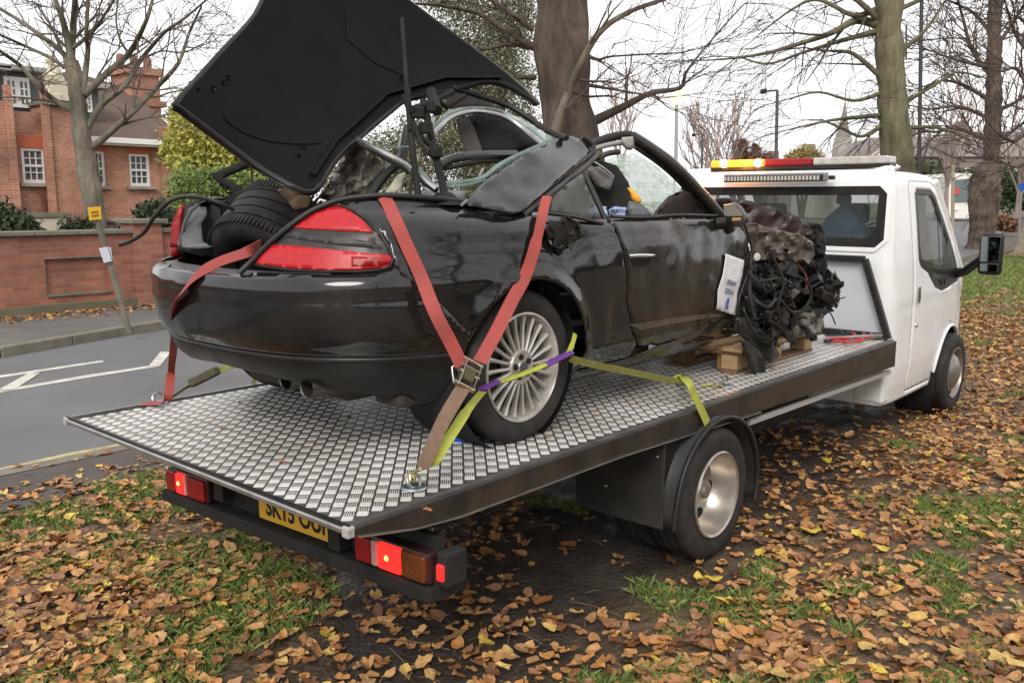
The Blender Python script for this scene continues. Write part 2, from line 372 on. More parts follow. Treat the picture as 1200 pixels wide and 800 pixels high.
# ================================================================== RECOVERY TRUCK
DZ, DL, DW = .783, 4.81, 1.96
truck = thing('recovery_truck', (2.4, .98, 0), 'white cab recovery truck with a chequer plate flatbed standing on the leafy verge', 'tow truck')
def tp(mb, name, mat, smooth=None, bevel=0, **kw): return mb.build(name, mat, truck, smooth, bevel, **kw)
CHEQ = M('chequer_base', (.27, .265, .25), .40, .8, n=(1.6, .36, (.10, .095, .085), 10), bump=(90, .25, .003))
PAD = M('chequer_bars', (.90, .89, .86), .42, .3, n=(1.5, .34, (.50, .47, .42), 11))
RAIL = dirty_paint('rail_black', (.018, .016, .014), (.09, .07, .05), .6, sc=4, rr=(.25, .6))
tp(MB().box((DL/2, DW/2, DZ-.004), (DL, DW, .008)), 'deck_plate', CHEQ)
mb = MB(); p = .0600; mb2 = MB(); _q = math.sqrt(.5)
def bar45(mb, x, y, along, L_, w_, h, k=.8):
    """one raised bar of the tread pattern, lying at 45 degrees to the bed"""
    ax, ay = (_q, -_q) if along else (_q, _q); bx, by = -ay, ax; vs = []
    for kk, zz_ in ((1, DZ), (k, DZ+h)):
        for sl, sw in ((-1, -1), (1, -1), (1, 1), (-1, 1)): vs.append((x+ax*sl*L_/2*kk+bx*sw*w_/2*kk, y+ay*sl*L_/2*kk+by*sw*w_/2*kk, zz_))
    mb.add(vs, [(4, 5, 6, 7), (0, 1, 5, 4), (1, 2, 6, 5), (2, 3, 7, 6), (3, 0, 4, 7)])
for i in range(int((DL-.04)/p)):
    for j in range(int((DW-.04)/p)):
        x = .040+i*p; y = .045+j*p
        for k in range(5):
            o_ = (k-2)*.0068; bar45(mb, x+_q*o_, y+_q*o_, True, .036, .0064, .0022, .92)
        x += p/2; y += p/2
        if x < DL-.04 and y < DW-.03:
            for k in range(5):
                o_ = (k-2)*.0072; bar45(mb2, x+_q*o_, y-_q*o_, False, .033, .0032, .0016, .6)
tp(mb, 'tread_bars', PAD, kind='stuff'); tp(mb2, 'tread_bars', PAD, kind='stuff')
# side rails (black), with bright top edging
for yy, sg in ((0, -1), (DW, 1)):
    prof = [(0, DZ), (DL, DZ), (DL, .60), (2.7, .655), (1.4, .700), (.45, .702), (.25, .718), (.03, .755), (0, .76)]
    tp(MB().prism([(x, yy, z) for x, z in prof], (0, .035*sg, 0)), 'side_rail', RAIL, bevel=.004)
    tp(MB().box((DL/2, yy+.005*sg, DZ+.004), (DL, .012, .012)), 'rail_edging', ALU)
    tp(MB().prism([(x, yy+.03*sg, z) for x, z in ((.02, .757), (.25, .7165), (.45, .7005), (1.4, .6985), (2.7, .6535), (2.7, .648), (1.4, .692), (.45, .694), (.25, .710), (.02, .750))], (0, .012*sg, 0)), 'rail_lip', ALU)
tp(MB().box((-.010, DW/2, DZ-.010), (.020, DW+.07, .020)), 'rear_edge', ALU, bevel=.005)
tp(MB().box((-.006, DW/2, DZ+.006), (.01, DW+.05, .006)), 'rear_lip', TRIM)
for yy in (-.018, DW+.018): tp(MB().box((-.006, yy, DZ-.012), (.030, .034, .036)), 'corner_cap', M('pale_cap', (.36, .35, .32), .5), bevel=.006)
# floor pan, chassis, cross members
tp(MB().box((2.45, DW/2, DZ-.06), (4.6, DW-.06, .05)), 'bed_underside', MATT)
for yy in (.58, 1.38): tp(MB().box((3.3, yy, .60), (5.9, .09, .17)), 'chassis_rail', MATT, bevel=.004)
for xx in (.5, 1.2, 2.9, 3.8): tp(MB().box((xx, DW/2, .67), (.08, DW-.2, .10)), 'cross_member', MATT)
tp(MB().lathe([(0, -.35), (.05, -.35), (.05, -.12), (.14, -.08), (.16, 0), (.14, .08), (.05, .12), (.05, .35), (0, .35)], (2.208, DW/2, .33), (0, 1, 0), 20), 'rear_axle', MATT, 40)
tp(MB().box((3.55, .45, .50), (.9, .42, .26)), 'underbody_box', MATT, bevel=.02)
tp(MB().box((4.35, 1.5, .48), (.7, .5, .3)), 'fuel_tank', MATT, bevel=.04)
tp(MB().tube([(4.6, .75, .36), (3.2, .72, .34), (2.6, .7, .42), (2.0, .7, .45), (1.3, .65, .38)], .035, 10), 'exhaust_pipe', RUST, 40)
tp(MB().prism([(2.62, -.02, .62), (4.78, -.02, .575), (4.78, -.02, .548), (2.62, -.02, .592)], (0, .02, 0)), 'lower_side_strip', M('dull_grey_paint', (.32, .31, .29), .6))
# rear beam, light clusters, number plate
TILT = Matrix.Rotation(math.radians(-2.0), 3, 'X'); tz = lambda y: .528-.035*(y-.745)
tp(MB().box((.33, .84, tz(.84)-.086), (.09, 1.80, .055), R=TILT), 'rear_beam', MATT, bevel=.010)
for yy in (.46, 1.25): tp(MB().box((.42, yy, .56), (.25, .07, .14)), 'beam_bracket', MATT)
tp(MB().box((.365, .84, tz(.84)+.022), (.03, 1.75, .15), R=TILT), 'light_board', MATT)
for y0, y1, k in ((-.035, .325, 0), (1.35, 1.68, 1)):
    zc = tz((y0+y1)/2)
    hs = tp(MB().box((.322, (y0+y1)/2, zc), (.05, y1-y0+.016, .108), R=TILT), 'light_cluster', M('cluster_housing', (.03, .012, .012), .4), bevel=.008)
    w = y1-y0; segs = [(0, .33, AMBL), (.33, .66, LIT), (.66, .76, M('clear_lens', (.50, .30, .26), .15)), (.76, 1, REDL)] if k == 0 else [(0, .45, REDL), (.45, .52, M('clear_lens')), (.52, .74, LIT), (.74, 1, REDL)]
    for a, b, m_ in segs:
        MB().box((.294, y0+w*(a+b)/2, tz(y0+w*(a+b)/2)), (.026, w*(b-a)-.004, .092), R=TILT).build('lamp_lens', m_, hs, bevel=.008, seg=3)
        if m_ is LIT: MB().lathe([(0, .006), (.007, .005), (.011, 0), (.009, -.003)], (.282, y0+w*(a+b)/2+.008, zc), (-1, 0, 0), 12).build('bulb_glow', LITC, hs, 60)
mk = tp(MB().box((.37, -.075, tz(-.075)), (.10, .05, .12)), 'side_marker', MATT, bevel=.010)
MB().box((.316, -.077, tz(-.077)-.005), (.012, .028, .055)).build('lamp_lens', LIT, mk, bevel=.004)
tp(MB().box((.39, -.045, tz(0)-.05), (.14, .03, .12)), 'beam_end_plate', MATT, bevel=.006)
pl = tp(MB().box((.338, .745, .535), (.012, .52, .115), R=TILT), 'number_plate', M('plate_yellow', (.62, .36, .04), .4), bevel=.003)
def text(body, name, size, mat, parent, loc, R, ext=.0006, sx=1, **kw):
    cu = bpy.data.curves.new(name, 'FONT'); cu.body = body; cu.size = size; cu.extrude = ext; cu.offset = size*.028; cu.align_x = 'CENTER'; cu.align_y = 'CENTER'
    tmp = bpy.data.objects.new('tmp', cu); COL.objects.link(tmp)
    dg = bpy.context.evaluated_depsgraph_get(); me = bpy.data.meshes.new_from_object(tmp.evaluated_get(dg)); bpy.data.objects.remove(tmp)
    me.transform(Matrix.Diagonal((sx, 1, 1, 1))); me.transform(Matrix.Translation(loc) @ R.to_4x4()); me.materials.clear()
    return link(name, me, mat, parent, **kw)
RB = Matrix(((0, 0, -1), (-1, 0, 0), (0, 1, 0)))                        # text facing -x (seen from behind the truck)
text('SK15 OUF', 'plate_lettering', .105, M('plate_black', (.01, .01, .01), .5), pl, (.3312, .745, .535), TILT @ RB, sx=.9)
# wheels
def truck_wheel(x, y, z, R, side, front):
    w = .19; a = (0, -side, 0)
    prof = [(R*.63, .0), (R*.68, .006), (R*.80, .012), (R*.92, .008), (R*.975, -.006), (R*.995, -.02)]
    for g in (-.05, -.095, -.14): prof += [(R, g+.018), (R, g+.004), (R-.011, g+.003), (R-.011, g-.004), (R, g-.005)]
    prof += [(R*.995, -w+.02), (R*.97, -w+.004), (R*.85, -w-.006), (R*.63, -w)]
    t = tp(MB().lathe([(r, h) for r, h in prof], (x, y, z), a, 64), 'wheel', RUBBER, 35)
    if not front:
        pr = [(R*.645, .0), (R*.655, .010), (R*.635, .016), (R*.60, .010), (R*.585, -.02), (R*.57, -.075), (R*.50, -.115), (R*.40, -.125), (R*.30, -.118), (R*.285, -.10), (R*.20, -.075), (R*.17, -.06), (0, -.058)]
        rm = MB().lathe(pr, (x, y, z), a, 64).build('rim', RUST if 0 else M('worn_chrome', (.64, .62, .57), .30, .75, n=(6, .5, (.32, .27, .22), 9)), t, 35)
        for k in range(6):
            an = 2*PI*k/6+.35; c = (x+math.cos(an)*R*.235, y+.086*1, z+math.sin(an)*R*.235)
            MB().lathe([(0, .018), (.010, .018), (.012, .012), (.012, -.01)], (c[0], y+.10, c[2]), (0, -1, 0), 6).build('wheel_nut', STEEL, rm)
        for k in range(6):
            an = 2*PI*k/6+.9; c = Vector((x+math.cos(an)*R*.45, y+.1165, z+math.sin(an)*R*.45))
            MB().lathe([(0, .006), (.030, .004), (.030, -.012)], c, (0, -1, 0), 14).build('vent_hole', MATT, rm, 40)
        MB().lathe([(0, .03), (.03, .028), (.045, .0), (.045, -.05)], (x, y+.075, z), (0, -1, 0), 20).build('hub', RUST, rm, 40)
    else:
        pr = [(R*.645, .0), (R*.655, .010), (R*.63, .012), (R*.60, -.015), (R*.56, -.03), (R*.48, -.022), (R*.40, .004), (R*.30, .02), (R*.18, .035), (R*.10, .038), (0, .038)]
        rm = MB().lathe(pr, (x, y, z), a, 48).build('rim', M('wheel_trim', (.36, .34, .30), .4, .7, n=(8, .5, (.2, .18, .16))), t, 35)
        for k in range(8):
            an = 2*PI*k/8; c = Vector((x+math.cos(an)*R*.5, y+.02, z+math.sin(an)*R*.5))
            MB().lathe([(0, .004), (.02, .004), (.022, -.004)], c, (0, -1, 0), 12).build('vent_hole', MATT, rm, 40)
    return t
WR = (2.208, -.055, .33)
truck_wheel(*WR, .33, 1, False); truck_wheel(2.208, .17, .33, .33, 1, False)
truck_wheel(2.208, 2.015, .33, .33, -1, False)
truck_wheel(6.354, -.03, .33, .33, 1, True); truck_wheel(6.354, 1.99, .33, .33, -1, True)
for yy0, yy1 in ((-.075, .44), (1.52, 2.03)):
    mb = MB(); arc = []
    for k in range(25):
        a = math.radians(-18+k*(170+18)/24); arc.append((WR[0]+.405*math.cos(a), WR[2]+.385*math.sin(a)))
    arc += [(1.79, .33), (1.785, .27)]
    arc = [(WR[0]+.44, .20)]+arc if 0 else arc
    n_ = len(arc); vs = []
    for x, z in arc: vs += [(x, yy0, z), (x, yy1, z)]
    o = tp(mb.add(vs, [(2*i, 2*i+1, 2*i+3, 2*i+2) for i in range(n_-1)]), 'mudguard', TRIM, 50)
    sm = o.modifiers.new('s', 'SOLIDIFY'); sm.thickness = .008; sm.offset = 0
    rim_y = yy0 if yy0 < 0 else yy1
    MB().tube([(x, rim_y, z) for x, z in arc], .012, 8).build('mudguard_lip', TRIM, o, 50)
tp(MB().prism([(1.79, .0, .27), (1.79, .0, .66), (2.05, .0, .70), (1.88, .0, .55)], (0, .01, 0)), 'mudguard_side', TRIM)
tp(MB().box((1.78, .23, .47), (.012, .50, .42)), 'mudflap', M('mudflap_black', (.022, .022, .022), .5, n=(8, .4, (.04, .038, .034))), bevel=.004)
for q in ((.02, .60), (.30, .40)): tp(MB().lathe([(0, .008), (.009, .006), (.012, 0)], (1.772, q[0], q[1]), (-1, 0, 0), 10), 'bolt_head', STEEL, 40)

# ------------------------------------------------------------------ cab
_pth = [(7.05, .75), (7.03, .38), (6.96, .16), (6.7, .055), (6.2, .022), (5.7, .015), (5.3, .015), (5.05, .02), (4.92, .04), (4.865, .10), (4.855, .22), (4.855, .6), (4.855, .98)]
_pth = _pth + [(x, 1.96-y) for x, y in _pth[-2::-1]]
_tt = [.2, .32, .42, .55, 1.05, 1.3, 1.6, 1.84, 1.90, 1.94, 1.98, 2.02, 2.08, 2.2, 2.6]
_ti = [.05, .03, .012, .0, .0, .018, .058, .092, .105, .122, .155, .20, .27, .40, .80]
_tz = [.2, .32, .42, .55, 1.05, 1.3, 1.6, 1.84, 1.895, 1.925, 1.95, 1.965, 1.978, 1.99, 2.0]
class CabShell(Shell):
    def __call__(self, s, t, off=0.0):
        p, n = self.base(s); d = interp(t, _tt, _ti); back = max(0, -n.x) if False else 0
        side = abs(n.y)
        if n.x > .5 and p.x < 5.2: d = d*.45                            # back wall is steeper than the sides
        elif p.x < 5.2: d = d*(.45+.55*side)
        d -= off
        if 6.0 < p.x and t < 1.2: d += 0
        # swage line along the flank
        if p.x > 5.0: d += .006*math.exp(-((t-.98)/.02)**2)
        return Vector((p.x+n.x*d, p.y+n.y*d, interp(t, _tt, _tz)))
cab = CabShell(_pth, None, 10).prep(.2, 1.9, .05)
_half = [i for i, v in enumerate(cab.P) if v.y < .98]
def sx(x, y=None):
    """arc length on the right flank for a given x"""
    ii = [i for i in _half if cab.P[i].x > 4.95]
    return float(np.interp(-x, [-cab.P[i].x for i in ii], [cab.S[i] for i in ii]))
def cs(pts): return [(sx(x), z) for x, z in pts]
SL = cab.L
def mir(poly): return [(SL-s, z) for s, z in poly]
def arch(cx, cz, r, a0, a1, n=16): return [(cx+r*math.cos(math.radians(a0+(a1-a0)*k/n)), cz+r*math.sin(math.radians(a0+(a1-a0)*k/n))) for k in range(n+1)]
win = [(5.42, 1.80), (5.46, 1.835), (5.80, 1.83), (5.90, 1.78), (6.28, 1.40), (6.50, 1.13), (6.46, 1.105), (5.98, 1.06), (5.80, 1.10), (5.62, 1.22), (5.44, 1.28), (5.41, 1.32)]
door = [(5.30, 1.86), (5.34, 1.90), (5.80, 1.90), (5.93, 1.86), (6.36, 1.44), (6.60, 1.14), (6.585, 1.05), (6.55, .80)] + arch(6.354, .33, .41, 61, 166, 12) + [(5.92, .33), (5.32, .33), (5.28, .40)]
doorS = cs(door)
back_s = cab.L/2
def grow(poly, g):
    c = np.mean(poly, axis=0); out = []
    n = len(poly); A = 0
    for i in range(n): A += poly[i][0]*poly[(i+1) % n][1]-poly[(i+1) % n][0]*poly[i][1]
    sg = 1 if A > 0 else -1
    for i in range(n):
        a = np.array(poly[i-1]); b = np.array(poly[i]); c_ = np.array(poly[(i+1) % n]); t = (c_-a); t = t/(np.linalg.norm(t)+1e-9)
        out.append(tuple(b+sg*g*np.array((t[1], -t[0]))))
    return out
s_back0 = sx(4.97)                                                      # where the flank turns into the back wall
rw = [(back_s-.80, 1.455), (back_s-.83, 1.485), (back_s-.83, 1.80), (back_s-.80, 1.83), (back_s+.80, 1.83), (back_s+.83, 1.80), (back_s+.83, 1.485), (back_s+.80, 1.455)]
flank_front = [(sx(5.80), 2.02), (sx(6.03), 1.86), (sx(6.40), 1.46), (sx(6.68), 1.14), (sx(6.9), 1.04), (0.02, .93), (0.02, .33), (sx(6.80), .30)] + cs(arch(6.354, .33, .395, 3, 180, 18)) + [(sx(5.9), .30), (sx(5.2), .30)]
outline = [(sx(5.2), 2.02)] + flank_front
# one body sheet from the right flank round the back wall to the left flank
full = [(sx(5.95), 1.94), (sx(6.03), 1.86), (sx(6.40), 1.46), (sx(6.68), 1.14), (sx(6.9), 1.04), (0.02, .95), (0.02, .35), (sx(6.80), .30)] + cs(arch(6.354, .33, .395, 3, 177, 18)) + [(sx(5.94), .28)]
full = full + [(sx(5.0), .28)] + [(SL-s, z) for s, z in reversed(full+[(sx(5.0), .28)])] + [(SL-sx(5.7), 2.2), (SL-sx(5.4), 2.6), (back_s+.5, 2.6), (back_s-.5, 2.6), (sx(5.4), 2.6), (sx(5.7), 2.2)]
body = patch('cab_body', full, cab, .032, WHITE, truck, holes=[grow(doorS, .007), mir(grow(doorS, .007)), rw], smooth=40)
bs = body.modifiers.new('s', 'SOLIDIFY'); bs.thickness = .02; bs.offset = -1
tp(MB().add([cab(s, 2.6) for s in np.linspace(sx(5.4), SL-sx(5.4), 24)], [tuple(range(24))]), 'roof', WHITE, 40)
tp(MB().add([tuple(cab(sx(5.4), 2.6)-Vector((0,0,.001))), tuple(cab(sx(5.7), 2.2)), tuple(cab(sx(5.95), 1.94)), tuple(cab(SL-sx(5.95), 1.94)), tuple(cab(SL-sx(5.7), 2.2)), tuple(cab(SL-sx(5.4), 2.6)-Vector((0,0,.001)))], [(0, 1, 2, 3, 4, 5)]), 'roof_front', WHITE)
winS = cs(win)
patch('door_seal', grow(doorS, .02), cab, .05, MATT, truck, holes=[grow(doorS, -.03)], off=-.012)
dr = patch('door', doorS, cab, .04, WHITE, truck, holes=[winS], off=.001, smooth=40)
md = dr.modifiers.new('s', 'SOLIDIFY'); md.thickness = .03; md.offset = -1
patch('window_frame', grow(winS, .012), cab, .03, TRIM, dr, holes=[grow(winS, -.028)], off=.004)
patch('window_glass', grow(winS, -.004), cab, .05, GLASS, dr, off=-.012)
# dark quarter trim at the window's front foot and the quarterlight bar
patch('quarterlight_trim', cs([(6.06, 1.09), (6.46, 1.12), (6.49, 1.14), (6.30, 1.36), (6.22, 1.46), (6.17, 1.44)]), cab, .03, TRIM, dr, off=.003)
patch('quarterlight_bar', cs([(5.98, 1.07), (6.02, 1.07), (6.06, 1.64), (6.02, 1.68)]), cab, .03, TRIM, dr, off=.003)
patch('window_glass', mir(winS), cab, .06, GLASS, truck, off=-.004)
ld = patch('door', mir(doorS), cab, .08, WHITE, truck, holes=[mir(winS)], off=.001)
patch('door_handle', cs([(5.36, 1.00), (5.40, 1.00), (5.40, 1.12), (5.36, 1.12)]), cab, .03, TRIM, dr, off=.014)
MB().lathe([(0, .012), (.014, .010), (.018, 0)], cab(sx(5.38), .83), (0, -1, 0), 12).build('door_lock', STEEL, dr, 40)
patch('side_indicator', cs([(6.66, .905), (6.80, .905), (6.80, .945), (6.66, .945)]), cab, .03, M('orange_lens', (.7, .12, .01), .2), truck, off=.006)
patch('rear_window_frame', grow(rw, .03), cab, .04, MATT, truck, holes=[grow(rw, -.035)], off=.004)
patch('rear_window_glass', rw, cab, .08, GLASS, truck, off=-.006)
patch('rear_window_surround', grow(rw, .062), cab, .04, WHITE, truck, holes=[grow(rw, .030)], off=.011)
# wheel arch lip
tp(MB().tube([tuple(cab(sx(x), z, .004)) for x, z in arch(6.354, .33, .40, 5, 172, 24)], .014, 6), 'wheel_arch_lip', WHITE, 50)
tp(MB().lathe([(.42, 0), (.42, -.3)], (6.354, .03, .33), (0, -1, 0), 32), 'wheel_arch_liner', MATT, 50)
# windscreen, bonnet, nose
def quadpatch(name, A, B, C_, D_, mat, parent, n=10, bulge=(0, 0, 0), **kw):
    A, B, C_, D_ = map(Vector, (A, B, C_, D_)); vs = []; bl = Vector(bulge)
    for i in range(n+1):
        for j in range(n+1):
            u, v = i/n, j/n; vs.append(A.lerp(B, u).lerp(D_.lerp(C_, u), v) + bl*(4*u*(1-u))*(1 if n else 0))
    return MB().add(vs, [(i*(n+1)+j, (i+1)*(n+1)+j, (i+1)*(n+1)+j+1, i*(n+1)+j+1) for i in range(n) for j in range(n)]).build(name, mat, parent, 50, **kw)
a0 = cab(sx(5.97), 1.92); a1 = cab(sx(6.66), 1.15); b0 = Vector((a0.x, 1.96-a0.y, a0.z)); b1 = Vector((a1.x, 1.96-a1.y, a1.z))
quadpatch('windscreen', a0, b0, b1, a1, GLASS, truck, bulge=(.12, 0, 0))
tp(MB().tube([a0, a1], .028, 8), 'windscreen_pillar', WHITE, 40); tp(MB().tube([b0, b1], .028, 8), 'windscreen_pillar', WHITE, 40)
n0 = cab(.02, .95)
quadpatch('bonnet', a1, b1, (n0.x, 1.96-n0.y, n0.z), n0, WHITE, truck, bulge=(.05, 0, .05))
quadpatch('nose', n0, (n0.x, 1.96-n0.y, n0.z), (n0.x, 1.96-n0.y, .35), (n0.x, n0.y, .35), WHITE, truck, bulge=(.05, 0, 0))
# mirror on its arm
mc = U(1160, 298, 'x', 6.20); mp_ = cab(sx(6.42), 1.16)
tp(MB().tube([mp_, mp_+Vector((-.04, -.08, .02)), Vector((6.23, mc.y+.04, mc.z-.02))], [.045, .035, .035], 10), 'mirror_arm', TRIM, 50)
mh = tp(MB().box((mc.x+.035, mc.y, mc.z), (.07, .175, .33)), 'door_mirror', TRIM, bevel=.03, smooth=40)
MIRG = M('mirror_glass', (.22, .25, .26), .04, 1)
MB().box((mc.x-.003, mc.y, mc.z+.04), (.006, .14, .20)).build('mirror_glass', MIRG, mh, bevel=.002)
MB().box((mc.x-.003, mc.y, mc.z-.105), (.006, .13, .06)).build('mirror_glass', MIRG, mh, bevel=.002)
# bulkhead at the front of the bed: white panel and dark tube frame
tp(MB().prism([(4.83, .02, .79), (4.83, .22, 1.345), (4.83, 1.74, 1.345), (4.83, 1.94, .79)], (.012, 0, 0)), 'bulkhead_panel', M('bulkhead_grey_white', (.52, .55, .58), .35, n=(3, .5, (.44, .46, .48))))
fy = lambda y: 1.96-y
fr = [(4.80, .02, .79), (4.80, .22, 1.345), (4.80, fy(.22), 1.345), (4.80, fy(.02), .79)]
for a, b in zip(fr, fr[1:]): tp(MB().bar(a, b, .045, .045), 'bulkhead_frame', TRIM, bevel=.006)
tp(MB().box((4.80, .98, .81), (.04, 1.86, .035)), 'bulkhead_foot', TRIM, bevel=.004)
# skirt under the cab's rear corner
tp(MB().box((4.93, .16, .50), (.14, .22, .40)), 'cab_skirt', WHITE, bevel=.02)
# light bar and LED bar on the roof
lb0, lb1, lb2, lb3 = (U(px, 195, 'x', 5.05).y for px in (838, 900, 957, 1046))
lz = 2.055
lbp = tp(MB().box((5.05, (lb0+lb3)/2, 2.005), (.15, abs(lb0-lb3), .03)), 'light_bar', TRIM, bevel=.006)
CLEARL = M('clear_bar_lens', (.55, .53, .48), .12, coat=.5, n=(20, .4, (.35, .33, .3)))
for a, b, m_ in ((lb0, lb1, AMBLIT), (lb1, lb2, REDL), (lb2, lb3, CLEARL)):
    MB().box((5.05, (a+b)/2, 2.045), (.17, abs(a-b)-.006, .055)).build('bar_lens', m_, lbp, bevel=.012)
for px in (848, 888):
    MB().lathe([(0, .02), (.028, .015), (.032, 0), (.028, -.02), (0, -.025)], Vector((4.96, U(px, 195, 'x', 4.96).y, 2.045)), (-1, 0, 0), 16).build('beacon_glow', AMBHOT, lbp, 60)
bl = bpy.data.lights.new('beacon_light', 'POINT'); bl.energy = 5; bl.color = (1, .38, .08); bl.shadow_soft_size = .08
blo = bpy.data.objects.new('beacon_light', bl); COL.objects.link(blo); blo.location = (4.90, U(866, 195, 'x', 4.9).y, 2.07)
tp(MB().box((5.05, .35, 1.985), (.05, .12, .03)), 'bar_foot', TRIM)
l0, l1 = U(848, 212, 'x', 4.80).y, U(968, 210, 'x', 4.80).y
led = tp(MB().box((4.82, (l0+l1)/2, 1.925), (.06, abs(l0-l1), .065)), 'led_work_lamp', M('led_case', (.25, .25, .24), .4, .6), bevel=.008)
MB().box((4.787, (l0+l1)/2, 1.92), (.006, abs(l0-l1)-.04, .042)).build('lamp_face', TRIM, led)
for k in range(28):
    MB().box((4.782, l0+(l1-l0)*(k+.9)/29.8, 1.92), (.006, .018, .032)).build('led_cell', M('led_cell', (.5, .47, .42), .2, .6), led)
tp(MB().box((4.82, l1-.035, 1.92), (.04, .04, .03)), 'lamp_bracket', TRIM, bevel=.004)
# cab interior
tp(MB().box((5.75, .98, .62), (1.6, 1.80, .04)), 'cab_floor', MATT)
SEATM = M('seat_cloth', (.03, .035, .045), .9)
for yy in (.45, 1.1, 1.55):
    st = tp(MB().box((5.55, yy, .95), (.5, .44, .16)), 'seat', SEATM, bevel=.04)
    MB().bar((5.32, yy, .95), (5.17, yy, 1.56), .42, .12, up=(1, 0, 0)).build('backrest', SEATM, st, bevel=.04)
    MB().box((5.16, yy, 1.66), (.09, .22, .15)).build('headrest', SEATM, st, bevel=.03)
tp(MB().box((6.45, .98, 1.02), (.45, 1.78, .22)), 'dashboard', TRIM, bevel=.06)
tp(MB().tube([(6.02+.06*math.sin(a)*1, .50+.19*math.cos(a), 1.20+.18*math.sin(a)) for a in np.linspace(0, 2*PI, 25)], .016, 8), 'steering_wheel', TRIM, 50)
tp(MB().tube([(6.3, .5, 1.1), (6.03, .5, 1.2)], .03, 8), 'steering_column', TRIM, 50)
# folded jacket behind the driver
jk = []
for (px, py) in ((955, 292), (957, 268), (968, 254), (980, 243), (988, 238), (997, 245), (1004, 262), (1012, 280), (1018, 292)):
    jk.append(U(px, py, 'x', 5.03))
JM = M('jacket_blue', (.05, .10, .19), .85, n=(7, .5, (.02, .035, .06)), bump=(12, .8, .04))
jo = MB().prism(jk, (.14, 0, 0)).build('jacket', JM, None, None, bevel=.03, seg=3, label='dark blue jacket hung behind the driver seat inside the cab window', category='jacket')
MB().box(U(989, 234, 'x', 5.05), (.08, .10, .07)).build('jacket_collar', MATT, jo, bevel=.02)

# ================================================================== WRECKED CAR
car = thing('wrecked_car', (1.6, 1.05, DZ), 'crash damaged black convertible with its boot lid up, lashed on the recovery flatbed', 'car')
def cp(mb, name, mat, smooth=None, bevel=0, parent=None, **kw): return mb.build(name, mat, parent or car, smooth, bevel, **kw)
_cp = [(3.35, .26), (2.95, .215), (2.5, .18), (2.0, .165), (1.5, .16), (1.06, .165), (.80, .185), (.58, .235), (.40, .325), (.27, .46), (.19, .63), (.15, .84), (.14, 1.05),
       (.15, 1.26), (.19, 1.47), (.27, 1.64), (.40, 1.775), (.58, 1.865), (.80, 1.915), (1.06, 1.935), (1.5, 1.94), (2.0, 1.935), (2.5, 1.92), (2.95, 1.885), (3.35, 1.84)]
def car_inset(s, z, p, n):
    rear = max(0, n.x)                                                   # 1 on the tail, 0 on the flanks
    side = interp(z, [.95, 1.0, 1.06, 1.12, 1.2, 1.34, 1.46, 1.55, 1.62, 1.67, 1.70, 1.725], [.16, .10, .055, .03, .012, .0, .0, .008, .025, .055, .095, .16])
    tail = interp(z, [.95, 1.02, 1.08, 1.12, 1.18, 1.30, 1.42, 1.475, 1.50, 1.56, 1.64, 1.70, 1.74, 1.77], [.30, .20, .11, .06, .028, .0, -.012, .0, .045, .07, .115, .165, .215, .29])
    d = side*(1-rear)+tail*rear
    # crease lines pressed in the bumper and a shoulder line on the flank
    if p.x < 1.0:
        d += .010*math.exp(-((z-(1.395+.03*p.x))/.010)**2)*min(1, rear*2+.3)
        d += .016*(1/(1+math.exp(-(1.215+.05*p.x-z)/.006)))*min(1, rear*1.5+.35)
    if p.x > .4: d += .006*math.exp(-((z-1.60)/.02)**2)
    if p.x > 1.4: d -= .010*math.exp(-((z-1.12)/.03)**2)
    # wheel arch lip flares out
    r = math.hypot(p.x-1.06, z-1.095); d -= .022*math.exp(-((r-.352)/.045)**2)*max(0, 1-1.5*abs(n.x))
    return d
def car_dent(s, z, p):
    q = (p.x*1.0, p.y, z)
    k = .0025+.010*min(1, max(0, (p.x-1.3)/1.2)) if p.y < 1.05 else .006
    if p.y < 1.05 and p.x < 1.0: k = .0012
    d = k*(nz3(q, 4, 1)+.7*nz3(q, 9, 5)) + .006*nz3((q[0], 0, q[2]*1.6), 2.4, 21)*(p.y < 1.05)*min(1, max(0, (p.x-.45)*2)) + .0012*nz3(q, 20, 3)*(p.x > 1.2)
    if p.y < 1.05: d += .030*math.exp(-((p.x-1.30)/.10)**2-((z-1.60)/.06)**2)   # torn shoulder by the filler flap
    d += .02*max(0, nz3(q, 3.2, 9)-.15)*(1.6 < p.x)*(z < 1.35)
    return d
cb = Shell(_cp, car_inset, 10, car_dent).prep(.97, 1.765, .03)
CL = cb.L
def cx(pts): return [cb.px(x, y) for x, y in pts]
def csx(x):
    ii = [i for i, v in enumerate(cb.P) if v.y < 1.05]
    return float(np.interp(-x, [-cb.P[i].x for i in ii], [cb.S[i] for i in ii]))
def cm(poly): return [(CL-s, z) for s, z in poly]
s_mid = CL/2
archR = [(csx(x), z) for x, z in arch(1.06, 1.095, .352, -20, 205, 26)]   # front foot -> over -> rear foot
a_rear = archR[-1]; a_front = archR[0]
J1 = cb.px(461, 312); J2 = cb.px(512, 352)
lightR = cx([(295, 309), (304, 296), (322, 281), (345, 263), (368, 249), (384, 242), (397, 240), (412, 246), (430, 258), (446, 275), (457, 292), (461, 303), (457, 312), (445, 316), (420, 318), (380, 318), (340, 316), (310, 312)])
k_join = 20                                                              # arch point where bumper and wing meet
